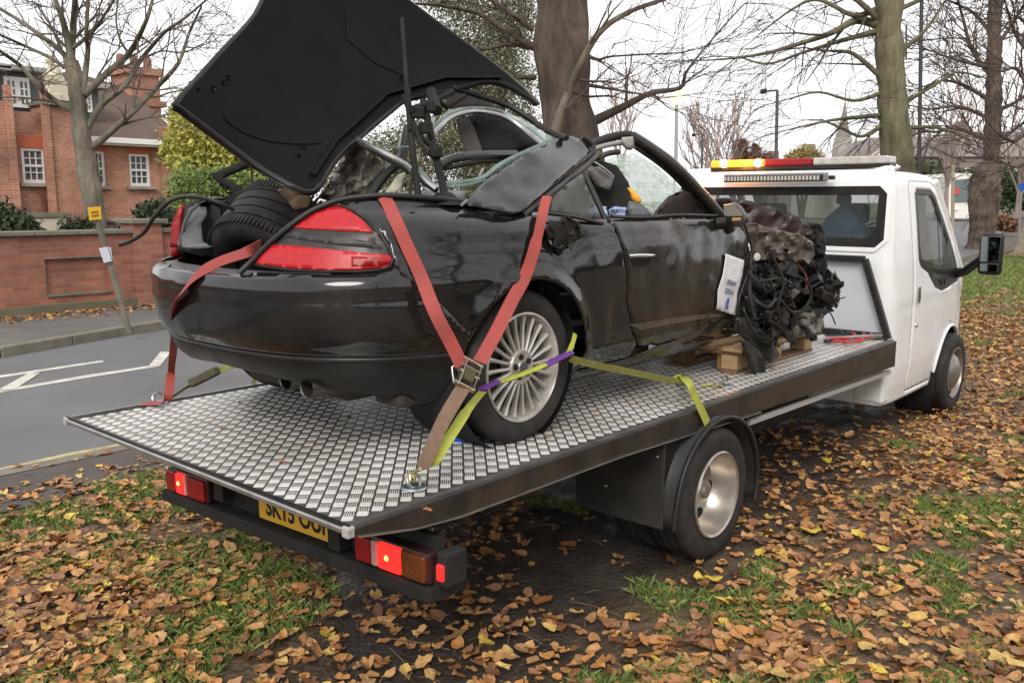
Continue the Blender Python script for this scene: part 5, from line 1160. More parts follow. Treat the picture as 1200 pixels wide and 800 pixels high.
def leaf_frame(x, y, i):
    s = .026+.058*random.random()**1.5*(1 if x < 14 else 1.25); a = random.uniform(0, 2*PI); tx, ty = random.gauss(0, .21), random.gauss(0, .21)
    if random.random() < .12: tx += random.uniform(-1, 1)
    z = .118 if y > 9 else (.02 if y > ye(x)-.1 else ground_z(x, y)+random.uniform(.008, .035))
    if i % 13 == 0: s *= .7
    return Vector((x, y, z)), (Matrix.Rotation(a, 3, 'Z') @ Matrix.Rotation(tx, 3, 'X') @ Matrix.Rotation(ty, 3, 'Y')), s
def onscreen(x, y):
    d = Vector((x, y, .03))-CAM; f_ = d.dot(_fw); u = 600+F_PX*d.dot(CR)/f_; v = 400-F_PX*d.dot(CU)/f_
    if not (15 < u < 1185 and v < 790): return False
    return not (u > 75 and v < 480+.42*(u-75) and u < 415) and not (400 < u < 900 and v < 690-.35*(abs(u-520))*0 and v < 700 - .30*(u-400))
order = sorted(range(len(pts)), key=lambda i: (Vector((pts[i][0], pts[i][1], 0))-CAM).length)
single = []
for i in order:
    if len(single) >= 290: break
    if onscreen(*pts[i]) and random.random() < .6: single.append(i)
sset = set(single); lm = []
for vs, fs in SH:
    mb = MB(); mb.add(vs, fs); m_ = bpy.data.meshes.new('leaf'); m_.from_pydata(mb.v, [], mb.f); m_.materials.append(LO); lm.append(m_)
ly = [m_.copy() for m_ in lm]
for m_ in ly: m_.materials.clear(); m_.materials.append(LY)
for i in single:
    c, R_, s = leaf_frame(*pts[i], i); s = max(s, .06); o = bpy.data.objects.new('leaf', random.choice(ly if random.random() < .035 else lm)); COL.objects.link(o)
    o.parent = ground; o.matrix_world = Matrix.Translation(c) @ R_.to_4x4() @ Matrix.Scale(s, 4)
AV = []; AF = []; off = 0; YV = []; YF = []; yoff = 0
for i, (x, y) in enumerate(pts):
    if i in sset: continue
    c, R_, s = leaf_frame(x, y, i); vs, fs = random.choice(SH); W_ = (vs*s) @ np.array(R_).T + np.array(c)
    if random.random() < .014: YV.append(W_); YF += [tuple(k+yoff for k in f) for f in fs]; yoff += len(vs)
    else: AV.append(W_); AF += [tuple(k+off for k in f) for f in fs]; off += len(vs)
for nm, A_, F_, mt in (('leaf_litter', AV, AF, LM), ('yellow_leaf_litter', YV, YF, LY)):
    me = bpy.data.meshes.new(nm); me.from_pydata(np.concatenate(A_).tolist(), [], F_); link(nm, me, mt, None, kind='stuff')
mb = MB()
for _ in range(260):                                                     # fallen sticks and stalks
    x, y = random.uniform(-1, 9), random.uniform(-2.5, 3.2); a = random.uniform(0, 6.3); l = random.uniform(.05, .28); z = ground_z(x, y)+.022
    mb.tube([(x, y, z), (x+math.cos(a)*l*.5, y+math.sin(a)*l*.5+random.uniform(-.01, .01), z+.008), (x+math.cos(a)*l, y+math.sin(a)*l, z)], random.uniform(.0012, .003), 4)
mb.build('fallen_sticks', M('stick', (.13, .09, .06), .9), None, kind='stuff')
mb = MB()
for (px_, py_) in ((588, 463), (282, 470), (262, 502), (410, 488), (640, 512), (700, 486), (735, 470), (330, 540), (905, 432), (770, 455), (812, 468), (500, 596)):
    c = U(px_, py_, 'z', DZ+.006); vs, fs = random.choice(SH); R_ = Matrix.Rotation(random.uniform(0, 6), 3, 'Z')
    mb.add([c+R_ @ Vector(v)*random.uniform(.028, .034) for v in vs], fs)
for _ in range(160):                                                     # grit and crumbs of glass
    c = Vector((random.uniform(.1, 4.6), random.uniform(.05, 1.9), DZ+.004)); mb.box(c, (random.uniform(.003, .008), random.uniform(.003, .008), .004), rz=random.uniform(0, 3))
mb.build('bed_debris', LM, None, kind='stuff')
# fresh yellow leaves one can pick out by the rear wheel
for (px_, py_) in ((946, 622), (1006, 628), (1036, 642), (832, 678), (850, 704), (822, 676), (1126, 607)):
    c = U(px_, py_, 'z', .03); o = bpy.data.objects.new('leaf', random.choice(ly)); COL.objects.link(o); o.parent = ground
    o.matrix_world = Matrix.Translation(c) @ Matrix.Rotation(random.uniform(0, 6), 4, 'Z') @ Matrix.Scale(random.uniform(.07, .10), 4)
GR = M('grass_blades', (.07, .13, .025), .6); island_random(GR, [(.10, .16, .03), (.17, .25, .055), (.25, .32, .09), (.13, .20, .04)])
def grass(name, xa, xb, ya, yb, per, hh, thr=.0):
    n_ = int((xb-xa)*(yb-ya)*per); vs = []; k = 0
    X = rng.uniform(xa, xb, n_); Y = rng.uniform(ya, yb, n_)
    for x, y in zip(X, Y):
        d = Vector((x, y, 0))-CAM; f_ = d.dot(_fw)
        if f_ < .5 or abs(d.dot(CR)/f_) > .7 or -d.dot(CU)/f_ > .5 or y > ye(x)-.05: continue
        g_ = noise.noise(Vector((x*1.5+9, y*1.5, 2)))+.8*noise.noise(Vector((x*5, y*5, 6)))
        if g_ < thr+ (mudness(x, y)*.75 if x < 9 else 0) + (.45 if 5 < x < 18 and y < 2.1 else 0) + (.22 if y < .4 and x > 1.2 else 0): continue
        a = random.uniform(0, 6.28); h = hh*random.uniform(.5, 1.3); w_ = .0028*random.uniform(.8, 1.6)*(1 if x < 9 else 2.5); z = ground_z(x, y)-.004; lx, ly_ = random.gauss(0, .6)*h, random.gauss(0, .6)*h
        ca_, sa_ = math.cos(a)*w_, math.sin(a)*w_
        vs += [(x-ca_, y-sa_, z), (x+ca_, y+sa_, z), (x+lx*.4+ca_*.7, y+ly_*.4+sa_*.7, z+h*.65), (x+lx, y+ly_, z+h)]; k += 1
    me = bpy.data.meshes.new(name); me.from_pydata(vs, [], [(4*i, 4*i+1, 4*i+2, 4*i+3) for i in range(k)]); link(name, me, GR, None, kind='stuff')
grass('grass', -1.2, 9, -3.5, 3.35, 5200, .045, -.10)
grass('far_grass', 9, 30, -3, 6.2, 500, .09, -.1)

# ================================================================== BOUNDARY WALL
BW = brick_mat('wall_brick', (.34, .125, .08), (.23, .08, .05), (.20, .15, .12))
WY = 11.45; wall = thing('garden_wall', (3, WY+.15, 0), 'long red brick boundary wall with stone coping behind the far pavement', 'wall')
zt = 1.235
w0 = -14.0; pxl, pxr, pzt, pzb = U(52, 302, 'y', WY).x, U(127, 302, 'y', WY).x, U(90, 302, 'y', WY).z, U(90, 343, 'y', WY).z
for nm, xa, xb, za, zb, yo in (('brickwork', w0, pxl, 0, zt, 0), ('brickwork', pxr, 6.2, 0, zt, 0), ('brickwork', pxl, pxr, pzt, zt, 0), ('brickwork', pxl, pxr, 0, pzb, 0), ('recessed_panel', pxl, pxr, pzb, pzt, .06)):
    MB().box(((xa+xb)/2, WY+.16+yo/2, (za+zb)/2), (xb-xa-.001, .32-yo, zb-za-.001)).build(nm, BW, wall)
MB().box((-3.9, WY-.03, .17), (20, .06, .14)).build('plinth', M('plinth_mossy', (.16, .13, .09), .95, n=(3, .5, (.09, .09, .05))), wall, bevel=.01)
x = w0
while x < 6.2:
    MB().box((x+.3, WY+.15, zt+.028), (.592, .42, .062)).build('coping_stone', COPING, wall, bevel=.01); x += .6
MB().box(((pxl+pxr)/2, WY-.006, pzb-.015), (pxr-pxl, .05, .03)).build('panel_ledge', COPING, wall)
MB().box(((pxl+pxr)/2, WY-.004, pzt+.01), (pxr-pxl, .03, .025)).build('panel_ledge', COPING, wall)
g0, g1_ = U(156, 270, 'y', WY-.06).x, U(189, 270, 'y', WY-.06).x; gz = U(170, 262, 'y', WY-.06).z
MB().box(((g0+g1_)/2, WY+.14, gz/2), (g1_-g0, .44, gz)).build('gate_pier', BW, wall)
MB().box(((g0+g1_)/2+.02, WY+.14, gz+.035), (g1_-g0+.14, .56, .07)).build('pier_cap', COPING, wall, bevel=.012)
MB().box((7.5, WY+.16, zt/2-.02), (2.5, .30, zt)).build('brickwork', BW, wall)
MB().box((7.5, WY+.16, zt+.0), (2.5, .40, .05)).build('coping', COPING, wall, bevel=.01)

# leaning post with notices
pb, ptop = U(152, 390, 'z', .11), D(108, 243, 15.0); pb2 = U(152, 390, 'z', .11)
ptop = U(110, 243, 'y', pb.y)
post = thing('notice_post', pb, 'leaning wooden post on the far pavement with a yellow notice and white sheets', 'post')
MB().tube([pb, pb.lerp(ptop, .55)], .035, 10).build('pole', M('weathered_wood', (.22, .20, .15), .85, n=(9, .5, (.12, .11, .08))), post, 50)
MB().tube([pb.lerp(ptop, .55), ptop], .036, 10).build('pole_top', M('dark_weathered_wood', (.10, .10, .07), .85, n=(9, .5, (.16, .15, .10))), post, 50)
def card(nm, poly, y, mat, th=.006):
    return MB().prism([tuple(U(a, b_, 'y', y)) for a, b_ in poly], (0, th, 0)).build(nm, mat, post)
card('yellow_notice', [(103, 243), (118, 242), (119, 257), (105, 258)], pb.y-.05, M('notice_yellow', (.72, .42, .02), .6))
card('notice_print', [(107, 248), (115, 247), (115, 249), (107, 250)], pb.y-.056, M('notice_ink', (.25, .12, .02), .6)); card('notice_print', [(107, 252), (116, 251), (116, 253), (108, 254)], pb.y-.056, MATS['notice_ink'])
card('white_notice', [(116, 291), (126, 289), (131, 306), (122, 308)], pb.y-.05, M('notice_white', (.62, .62, .68), .7))
card('white_notice', [(124, 288), (130, 290), (132, 304), (127, 303)], pb.y-.02, MATS['notice_white'])

# ================================================================== HOUSE
HB = brick_mat('house_brick', (.44, .19, .12), (.33, .13, .08), (.36, .28, .23))
LINT = M('rubbed_brick', (.50, .14, .07), .85, n=(6, .5, (.40, .10, .05)))
ROOFM = M('clay_roof', (.085, .062, .052), .9, n=(1.5, .5, (.13, .085, .065), 10)); 
_t = ROOFM.node_tree; _w = _t.nodes.new('ShaderNodeTexWave'); _w.bands_direction = 'Z'; _w.inputs['Scale'].default_value = 3.2; _w.inputs['Distortion'].default_value = .6
_u = _t.nodes.new('ShaderNodeBump'); _u.inputs['Distance'].default_value = .03; _c2 = _t.nodes.new('ShaderNodeTexCoord'); _t.links.new(_c2.outputs['Object'], _w.inputs['Vector']); _t.links.new(_w.outputs[0], _u.inputs['Height']); _t.links.new(_u.outputs[0], _t.nodes['Principled BSDF'].inputs['Normal'])
HY = 26.0; hx = lambda px, y=HY: U(px, 190, 'y', y).x
def hU(px, py, y=HY): p = U(px, py, 'y', y); return (p.x, p.z)
house = thing('brick_house', (8, HY, 0), 'large red brick house with white sash windows and brown tiled roof behind the wall', 'house')
def rect(px0, py0, px1, py1, y):
    x0, z1 = hU((px0+px1)/2-(px1-px0)/2, (py0+py1)/2-(py1-py0)/2, y); x1, z0 = hU(px1, py1, y); x0b, _ = hU(px0, py1, y); return [((x0+x0b)/2, z0), (x1, z0), (x1, z1), ((x0+x0b)/2, z1)]
def facade(xa, xb, za, zb, y, holes, nm='wall'):
    o = patch(nm, [(xa, za), (xb, za), (xb, zb), (xa, zb)], lambda u, v, o_=0: Vector((u, y, v)), 1.2, HB, house, holes=holes, smooth=None, flip=False)
    md_ = o.modifiers.new('s', 'SOLIDIFY'); md_.thickness = .3; md_.offset = -1; return o
def sash(rc, y, cols=3, rows=4, lint=True, sill=True):
    (xa, za), (xb, _), (_, zb), _ = rc; w_ = xb-xa; h_ = zb-za; yy = y+.08
    f = MB()
    for c, d in (((xa+.04, yy, (za+zb)/2), (.08, .08, h_)), ((xb-.04, yy, (za+zb)/2), (.08, .08, h_)), (((xa+xb)/2, yy, zb-.04), (w_-.16, .08, .08)), (((xa+xb)/2, yy, za+.05), (w_-.16, .08, .10)), (((xa+xb)/2, yy+.003, (za+zb)/2), (w_-.16, .08, .07))): f.box(c, d)
    fo = f.build('window', WHITEP, house)
    MB().box(((xa+xb)/2, yy+.05, (za+zb)/2), (w_-.1, .01, h_-.1)).build('pane', HOUSEGLASS, fo)
    for k in range(1, cols): MB().box((xa+.08+(w_-.16)*k/cols, yy+.01, (za+zb)/2), (.028, .05, h_-.2)).build('glazing_bar', WHITEP, fo)
    for k in range(1, rows):
        if k*2 == rows: continue
        MB().box(((xa+xb)/2, yy+.013, za+.1+(h_-.18)*k/rows), (w_-.16, .05, .026)).build('glazing_bar', WHITEP, fo)
    if sill: MB().box(((xa+xb)/2, y-.04, za-.05), (w_+.25, .22, .09)).build('sill', STONE, fo)
    if lint: MB().prism([(xa-.12, y-.012, zb+.34), (xa, y-.012, zb+.005), (xb, y-.012, zb+.005), (xb+.12, y-.012, zb+.34)], (0, .02, 0)).build('lintel', LINT, house)
xr = hU(213, 200)[0]; xl = hU(97, 200)[0]; ez = hU(213, 165)[1]
r3_, r2_ = rect(152, 180, 177, 218.5, HY), rect(108, 177, 125, 218, HY)
facade(xl, xr, -1, ez, HY, [r3_, r2_])
sash(r3_, HY); sash(r2_, HY, 3, 4)
MB().box((xr-.15, HY+5, (ez-1)/2+0), (.3, 9.4, ez+1)).build('side_wall', HB, house)
MB().box((hx(196), HY-.05, 1.3), (.5, .1, ez+1.9)).build('pilaster', HB, house)
# left block: recessed bay between pilasters, parapet
Y2 = 24.6; xa2 = hU(-90, 200, Y2)[0]; p0, p1_, p2_, p3_ = (hU(q, 200, Y2)[0] for q in (15, 57, 62, 99)); pz = hU(30, 128, Y2)[1]
r1_ = rect(26, 173, 56, 215, Y2+.25)
facade(p0, p1_+.1, -1, pz-.05, Y2+.25, [r1_]); sash(r1_, Y2+.25)
MB().box(((xa2+p0)/2, Y2+.5, (hU(5, 118, Y2)[1]-1)/2), (p0-xa2, 1.0, hU(5, 118, Y2)[1]+1)).build('wall', HB, house)
MB().box(((p1_+p3_)/2, Y2+.5, (hU(70, 124, Y2)[1]-1)/2), (p3_-p1_, 1.0, hU(70, 124, Y2)[1]+1)).build('wall', HB, house)
MB().box(((p1_+p3_)/2+.05, Y2+.45, hU(70, 124, Y2)[1]+.05), (p3_-p1_+.25, 1.2, .1)).build('parapet_coping', COPING, house)
MB().box((p3_-.15, HY-.5, 1.3), (.3, 1.6, pz+1.8)).build('side_wall', HB, house)
MB().box((p0-.01, Y2+.1, 2), (.03, .2, pz+1.0)).build('drainpipe', M('drainpipe', (.05, .05, .05), .5), house)
for q in (16, 58): MB().box((hU(q, 200, Y2)[0], Y2-.02, 1.6), (.18, .14, pz+2.2)).build('pilaster', HB, house)
MB().box((xa2+.15, (Y2+.5+31)/2, (pz-1)/2), (.3, 31-Y2-.5, pz+1)).build('side_wall', HB, house)
MB().box(((xa2+xr)/2, 33.8, (ez-1)/2), (xr-xa2, .3, ez+1)).build('back_wall', HB, house)
# roofs
zr1 = hU(40, 70, 29)[1]; rx0 = xa2-.3
def slab(pts_, nm, mat, d=(0, 0, -.12)): return MB().prism(pts_, d).build(nm, mat, house)
xe = hU(219, 167, HY-.35)[0]; ze = hU(213, 165, HY-.35)[1]
ridx = hU(100, 90, 30)[0]; rz_ = hU(100, 87, 30)[1]; xpk = hU(152, 108, 30)[0]; zpk = hU(150, 104, 30)[1]
slab([(p3_-1.0, HY-.35, ze), (xe, HY-.35, ze), (xpk, 30, zpk), (ridx, 30.2, rz_), (p3_-1.0, 30.2, rz_)], 'roof', ROOFM)
slab([(xe, HY-.35, ze), (xe, 34.5, ze), (xpk, 30, zpk)], 'roof', ROOFM)
slab([(rx0, Y2+.9, pz-.1), (p3_+.1, Y2+.9, pz-.1), (p3_-.3, 28.8, zr1-.25), (rx0, 28.8, zr1)], 'roof', ROOFM)
slab([(p3_+.1, Y2+.9, pz-.1), (p3_+2.2, HY+4.5, pz+.6), (p3_-.3, 28.8, zr1-.25)], 'roof', ROOFM)
MB().box(((p3_-.8+xe)/2, HY-.38, ze-.10), (xe-p3_+.8, .14, .17)).build('gutter', WHITEP, house)
MB().box(((p3_-.8+xe)/2, HY-.2, ze-.22), (xe-p3_+.8, .3, .05)).build('soffit', WHITEP, house)
MB().box((xe-.05, HY+4, ze-.08), (.14, 8.6, .17)).build('gutter', WHITEP, house)
# dormers
def dormer(px0, py0, px1, py1, y, cols=2):
    rc = rect(px0, py0, px1, py1, y); (xa, za), (xb, _), (_, zb), _ = rc
    LEAD = M('lead_cheek', (.11, .12, .13), .6)
    MB().box(((xa+xb)/2, y+1.1, (za+zb)/2), (xb-xa+.5, 2.0, zb-za+.25)).build('dormer_cheek', LEAD, house)
    MB().box(((xa+xb)/2, y+.9, zb+.22), (xb-xa+.9, 2.5, .14)).build('dormer_roof', M('dormer_lead', (.30, .31, .30), .6), house, bevel=.02)
    f = MB().box(((xa+xb)/2, y+.05, (za+zb)/2), (xb-xa, .08, zb-za)).build('window', WHITEP, house)
    n_ = cols
    for k in range(n_):
        c = xa+(xb-xa)*(k+.5)/n_; w_ = (xb-xa)/n_-.16
        pn = MB().box((c, y+.0, (za+zb)/2), (w_, .03, zb-za-.24)).build('pane', HOUSEGLASS, f)
        MB().box((c, y-.018, (za+zb)/2), (.035, .02, zb-za-.24)).build('glazing_bar', WHITEP, f)
        for j in (1, 2): MB().box((c, y-.0175, za+.12+(zb-za-.24)*j/3), (w_, .019, .035)).build('glazing_bar', WHITEP, f)
dormer(6, 89, 37, 127, Y2+.9); dormer(-52, 85, -8, 124, Y2+.9, 2); dormer(97, 109, 109, 132, HY+.5, 1)
# chimney, finial
chx0, chx1 = hU(149, 120, 29.5)[0], hU(186, 120, 29.5)[0]; chz = hU(165, 84, 29.5)[1]
ch = MB().box(((chx0+chx1)/2, 30, chz/2+.8), (chx1-chx0, 1.3, chz-1.6)).build('chimney', HB, house)
MB().box(((chx0+chx1)/2, 30, chz+.0), (chx1-chx0+.25, 1.5, .25)).build('chimney_cap', HB, ch)
MB().box(((chx0+chx1)/2+.1, 30, chz-1.1), (chx1-chx0+.18, 1.45, .2)).build('chimney_band', HB, ch)
for k in range(3): MB().lathe([(.13, 0), (.15, .3), (.11, .5)], ((chx0+chx1)/2-.5+k*.5, 30, chz+.1), (0, 0, 1), 10).build('chimney_pot', M('pot', (.22, .11, .07), .9), ch, 40)
fx, fz = hU(63, 118, Y2+.3)
MB().lathe([(.30, 0), (.30, .15), (.22, .2), (.20, .6), (.26, .68), (.12, .8), (.09, 1.0), (.15, 1.1), (.10, 1.25), (0, 1.3)], (fx, Y2+.3, fz), (0, 0, 1), 12).build('stone_finial', M('finial_stone', (.55, .50, .38), .8), house, 40)
slab([(fx-.25, Y2+.05, fz), (fx+.45, Y2+.05, fz), (fx+.1, Y2+.05, fz+1.0)], 'stone_scroll', MATS['finial_stone'], (0, .3, 0))
# ground floor: porch and pale bay seen over the wall
qx0, qx1 = hU(18, 250, Y2-.9)[0], hU(82, 250, Y2-.9)[0]; qz = hU(50, 252, Y2-.9)[1]
MB().box(((qx0+qx1)/2, Y2-.5, qz), (qx1-qx0, 1.0, .12)).build('porch_roof', COPING, house)
MB().box(((qx0+qx1)/2, Y2-.48, qz-.28), (qx1-qx0-.3, .95, .40)).build('porch_frieze', M('cream_render', (.50, .46, .36), .8), house)
for q in (30, 70): MB().box((hU(q, 262, Y2-.8)[0], Y2-.8, qz-1.2), (.28, .28, 1.7)).build('porch_column', MATS['cream_render'], house)
MB().box((hx(141), HY-.4, hU(141, 269)[1]), (hU(158, 260)[0]-hU(118, 260)[0], .8, .7)).build('bay_window', WHITEP, house)
for q in (137, 143, 149): MB().box((hU(q, 268, HY-.82)[0], HY-.81, hU(141, 269)[1]-.05), (.22, .03, .35)).build('pane', HOUSEGLASS, house)
MB().box((hx(141), HY-.4, hU(141, 261)[1]), (hU(160, 260)[0]-hU(116, 260)[0], 1.0, .1)).build('bay_roof', M('lead_cheek'), house)

# ================================================================== VEGETATION
BARK = bark('bark_brown', (.135, .10, .075), (.05, .038, .03), 9, .05)
BARKG = bark('bark_green', (.19, .165, .125), (.095, .085, .06), 8, .03)
BARKM = bark('bark_mossy', (.16, .145, .09), (.08, .075, .035), 8, .03)
TWIG = M('twig', (.075, .055, .045), .95)
TWIGG = M('twig_grey', (.115, .095, .08), .95)
def wob(a, k, r): return a+Vector((r.uniform(-k, k), r.uniform(-k, k), r.uniform(-k, k)))
def twigs(mb, p, d, L, r0, lev, r, up=.15, minr=.004, kids=(3, 5), spread=.9):
    n_ = 5; P = [p]; dd = d.normalized()
    for k in range(n_):
        dd = (dd + Vector((r.uniform(-1, 1), r.uniform(-1, 1), r.uniform(-1, 1)))*.20 + Vector((0, 0, up*.2))).normalized(); P.append(P[-1]+dd*L/n_)
    mb.tube(P, [max(minr, r0*(1-.75*k/n_)) for k in range(n_+1)], 4 if r0 > .012 else 3, cap=False)
    if lev <= 0: return
    for _ in range(r.randint(*kids)):
        k = r.randint(1, n_); ax_ = Vector((r.uniform(-1, 1), r.uniform(-1, 1), r.uniform(-1, 1)))
        nd = (P[k]-P[k-1]).normalized()+ax_*spread*.75
        twigs(mb, P[k], nd, L*r.uniform(.45, .75), r0*.5, lev-1, r, up, minr, kids, spread)
def limbs(mb, tw, list_, depth, r, lev=2, every=1, L=1.0, up=.15, minr=.004, spr=.9, dj=.5, kids=(3, 5), per=4):
    """list_: ([(px, py, radius_px)...]); makes the traced limb and hangs random twigs on it"""
    for q in list_:
        dd = [depth + r.uniform(-dj, dj)*i for i in range(len(q))] if True else 0
        dd[0] = depth; P = [(*D(a, b_, z_), c*z_/F_PX) for (a, b_, c), z_ in zip(q, dd)]
        S_ = spline(P, per); mb.tube([s_[:3] for s_ in S_], [max(.006, s_[3]) for s_ in S_], 7)
        n_ = len(S_)
        for k in range(max(2, n_//6), n_, every):
            a = Vector(S_[k][:3]); t_ = (a-Vector(S_[k-1][:3])).normalized(); ax_ = Vector((r.uniform(-1, 1), r.uniform(-1, 1), r.uniform(-1, 1)))
            twigs(tw, a, t_+ax_*spr, L*r.uniform(.5, 1.2), max(minr*1.6, min(.03, S_[k][3]*.45)), lev, r, up, minr, kids)
        a = Vector(S_[-1][:3]); t_ = (a-Vector(S_[-2][:3])).normalized(); twigs(tw, a, t_, L*1.2, S_[-1][3]*.8, lev, r, up, minr, kids)
def tree(nm, base, label, trunk, limb, depth, seed, bark, twig, **kw):
    r = random.Random(seed); o = thing(nm, base, label, 'tree')
    mb = MB(); P = [(*D(a, b_, depth), c*depth/F_PX) for a, b_, c in trunk]; S_ = spline(P, 22)
    mb.tube([s_[:3] for s_ in S_], [s_[3] for s_ in S_], 48)
    for i_ in range(len(S_)):
        c_ = Vector(S_[i_][:3])
        for k_ in range(48):
            v_ = Vector(mb.v[i_*48+k_]); d_ = (v_-c_); u_ = d_.normalized(); z_ = v_.z/S_[0][3]*.25
            e_ = .05*noise.noise(Vector((u_.x*5.5, u_.y*5.5, z_*.9)))+.035*noise.noise(Vector((u_.x*13, u_.y*13, z_*2.2+5)))+.04*noise.noise(Vector((u_.x*2, u_.y*2, z_*2.5+9)))
            mb.v[i_*48+k_] = tuple(c_+d_*(1+e_*1.6))
    mb.v = [tuple(Vector(v)*1+Vector((noise.noise(Vector(v)*3.5), noise.noise(Vector(v)*3.5+Vector((9, 1, 1))), 0))*.035*(S_[0][3]/.25)) for v in mb.v]
    mb.build('trunk', bark, o, 60)
    tw = MB()
    for q in limb:
        m2 = MB(); limbs(m2, tw, [q], depth, r, **kw); m2.build('limb', bark, o, 60)
    tw.build('crown', twig, o, kind='stuff')
    return o
LT = [[(78, 76, 4), (74, 63, 4), (45, 40, 3.2), (16, 20, 2.5), (-10, 5, 2)], [(86, 130, 5), (63, 117, 4), (43, 99, 3.5), (25, 78, 3), (0, 60, 2.6), (-20, 45, 2)], [(76, 80, 3), (61, 69, 2.6), (29, 54, 2.2), (0, 41, 1.8), (-15, 36, 1.5)],
      [(84, 70, 6), (79, 45, 5), (72, 20, 4), (60, -12, 3)], [(84, 64, 5), (86, 30, 4.5), (88, 0, 4), (87, -20, 3)], [(97, 108, 5), (103, 60, 3.6), (101, 40, 3), (104, -12, 2.4)], [(98, 112, 5.5), (126, 85, 4.5), (151, 63, 4), (171, 25, 3), (180, -5, 2)],
      [(86, 56, 3), (106, 40, 2.6), (121, 20, 2), (136, -5, 1.6)], [(102, 150, 5.5), (119, 123, 4.5), (146, 101, 4), (166, 69, 3.2), (193, 38, 2.4), (216, 22, 1.8), (242, 0, 1.2)], [(110, 172, 5.5), (135, 150, 4.5), (157, 130, 4), (187, 99, 3.4), (209, 74, 2.8), (222, 38, 2), (236, 8, 1.4)],
      [(150, 62, 2), (140, 45, 1.6), (136, 20, 1.2), (140, -5, 1)], [(166, 69, 1.6), (190, 60, 1.2), (215, 62, 1), (240, 50, .8)]]
LT = [[(a_, b_, c_*.82) for a_, b_, c_ in q_] for q_ in LT]
tree('street_tree', D(128, 300, 15.5), 'bare grey street tree with forking limbs in front of the brick house', [(126, 345, 14), (118, 295, 12), (111, 248, 11), (104, 206, 12), (95, 152, 9.5), (91, 112, 8.5), (84, 72, 7.5)], LT, 15.5, 3, BARKG, TWIGG, every=2, L=1.0, lev=2, minr=.0055, dj=.25, kids=(2, 4))
BT = [[(696, 142, 6), (733, 124, 4.4), (763, 109, 3.2), (797, 103, 2.6), (806, 82, 1.6), (840, 40, 1), (872, 5, .8)], [(627, 56, 5), (600, 40, 3.6), (560, 16, 2.6), (507, 5, 2)],
      [(625, 35, 4), (592, 11, 2.6), (560, -10, 2)], [(627, 91, 3.4), (597, 90, 2.4), (560, 84, 1.8)], [(640, 60, 4), (600, 52, 2.6), (560, 58, 1.8), (520, 44, 1.2)], [(797, 103, 1.5), (812, 90, 1.2), (830, 78, .8)], [(680, 60, 3), (700, 70, 2), (720, 66, 1.2), (800, 62, .8)], [(690, 100, 2.4), (720, 105, 1.4), (760, 112, .9)]]
tree('plane_tree', D(665, 235, 8.6), 'thick brown trunk of a bare tree standing right behind the wrecked car', [(693, 447, 46), (687, 400, 39), (683, 330, 36), (679, 240, 34), (671, 170, 31), (664, 120, 29.5), (660, 70, 29), (658, 20, 29.5), (657, -30, 31), (656, -80, 32)], BT, 8.6, 5, BARK, TWIG, every=2, L=.72, lev=2, minr=.003, dj=.15, kids=(2, 3))
_bt = bpy.data.objects[[o.name for o in bpy.data.objects if o.name.startswith('tree') or o.name.startswith('plane_tree')][-1]]
_r = random.Random(4); _m = MB(); _w = MB(); limbs(_m, _w, [[(648, 168, 6), (656, 135, 5.4), (667, 107, 4.8), (680, 77, 4.4), (701, 40, 3.8), (733, 16, 3), (776, 0, 2.4), (810, -12, 2)]], 8.18, _r, every=2, L=.6, lev=2, minr=.003, dj=.1, kids=(2, 3))
_m.build('limb', BARKG, _bt, 60); _w.build('limb_twigs', TWIG, _bt, kind='stuff')
R1 = [[(1030, 30, 6), (1004, 24, 4.5), (976, 38, 3.6), (944, 49, 2.8), (895, 63, 2), (843, 70, 1.2)], [(1028, 22, 4), (1004, 0, 3), (980, -14, 2)], [(1030, 36, 4), (985, 48, 2.6), (940, 62, 1.8), (900, 75, 1.4), (870, 68, 1)], [(1030, 88, 3.4), (1000, 63, 2.4), (975, 60, 1.6)], [(1032, 135, 3), (1000, 138, 2.4), (968, 142, 1.6), (925, 152, 1)], [(1032, 148, 3), (1010, 160, 2), (985, 150, 1.4), (962, 140, 1)],
      [(1030, 110, 2.8), (1000, 118, 2), (960, 108, 1.4), (925, 116, 1)], [(1056, 60, 3), (1085, 35, 2), (1105, 5, 1.4)], [(1060, 120, 3), (1095, 100, 2), (1120, 85, 1.4), (1150, 90, 1)], [(1062, 150, 2.6), (1100, 150, 1.8), (1140, 165, 1)], [(1030, 10, 4), (1000, 18, 3), (960, 0, 2), (930, 10, 1.4), (890, 40, 1)], [(1056, 10, 3), (1090, -5, 2)]]
tree('verge_tree', D(1062, 300, 14), 'straight mossy trunk with drooping bare branches rising behind the white cab', [(1078, 390, 24), (1064, 260, 20), (1053, 190, 17.5), (1047, 130, 16), (1043, 60, 15), (1040, -20, 15)], R1, 14, 8, BARKM, TWIG, every=3, L=.95, lev=2, minr=.004, dj=.25, kids=(2, 3), up=-.35)
R2 = [[(1163, 90, 3.4), (1140, 60, 2.4), (1128, 20, 1.6), (1120, -10, 1.2)], [(1164, 60, 3), (1185, 30, 2), (1200, 5, 1.4)], [(1163, 120, 3), (1130, 100, 2), (1100, 95, 1.4), (1075, 110, 1)], [(1168, 130, 3), (1190, 120, 2), (1210, 105, 1.4)], [(1160, 165, 3), (1120, 150, 2), (1095, 155, 1.4), (1070, 150, 1)], [(1165, 170, 3), (1185, 155, 2), (1205, 140, 1.4)], [(1162, 40, 2.6), (1140, 15, 1.8), (1110, 0, 1.2)], [(1161, 140, 2.6), (1125, 125, 1.8), (1090, 128, 1.2), (1068, 124, .8)], [(1166, 20, 2.6), (1180, -5, 1.8)], [(1163, 80, 2.4), (1120, 70, 1.6), (1092, 60, 1)]]
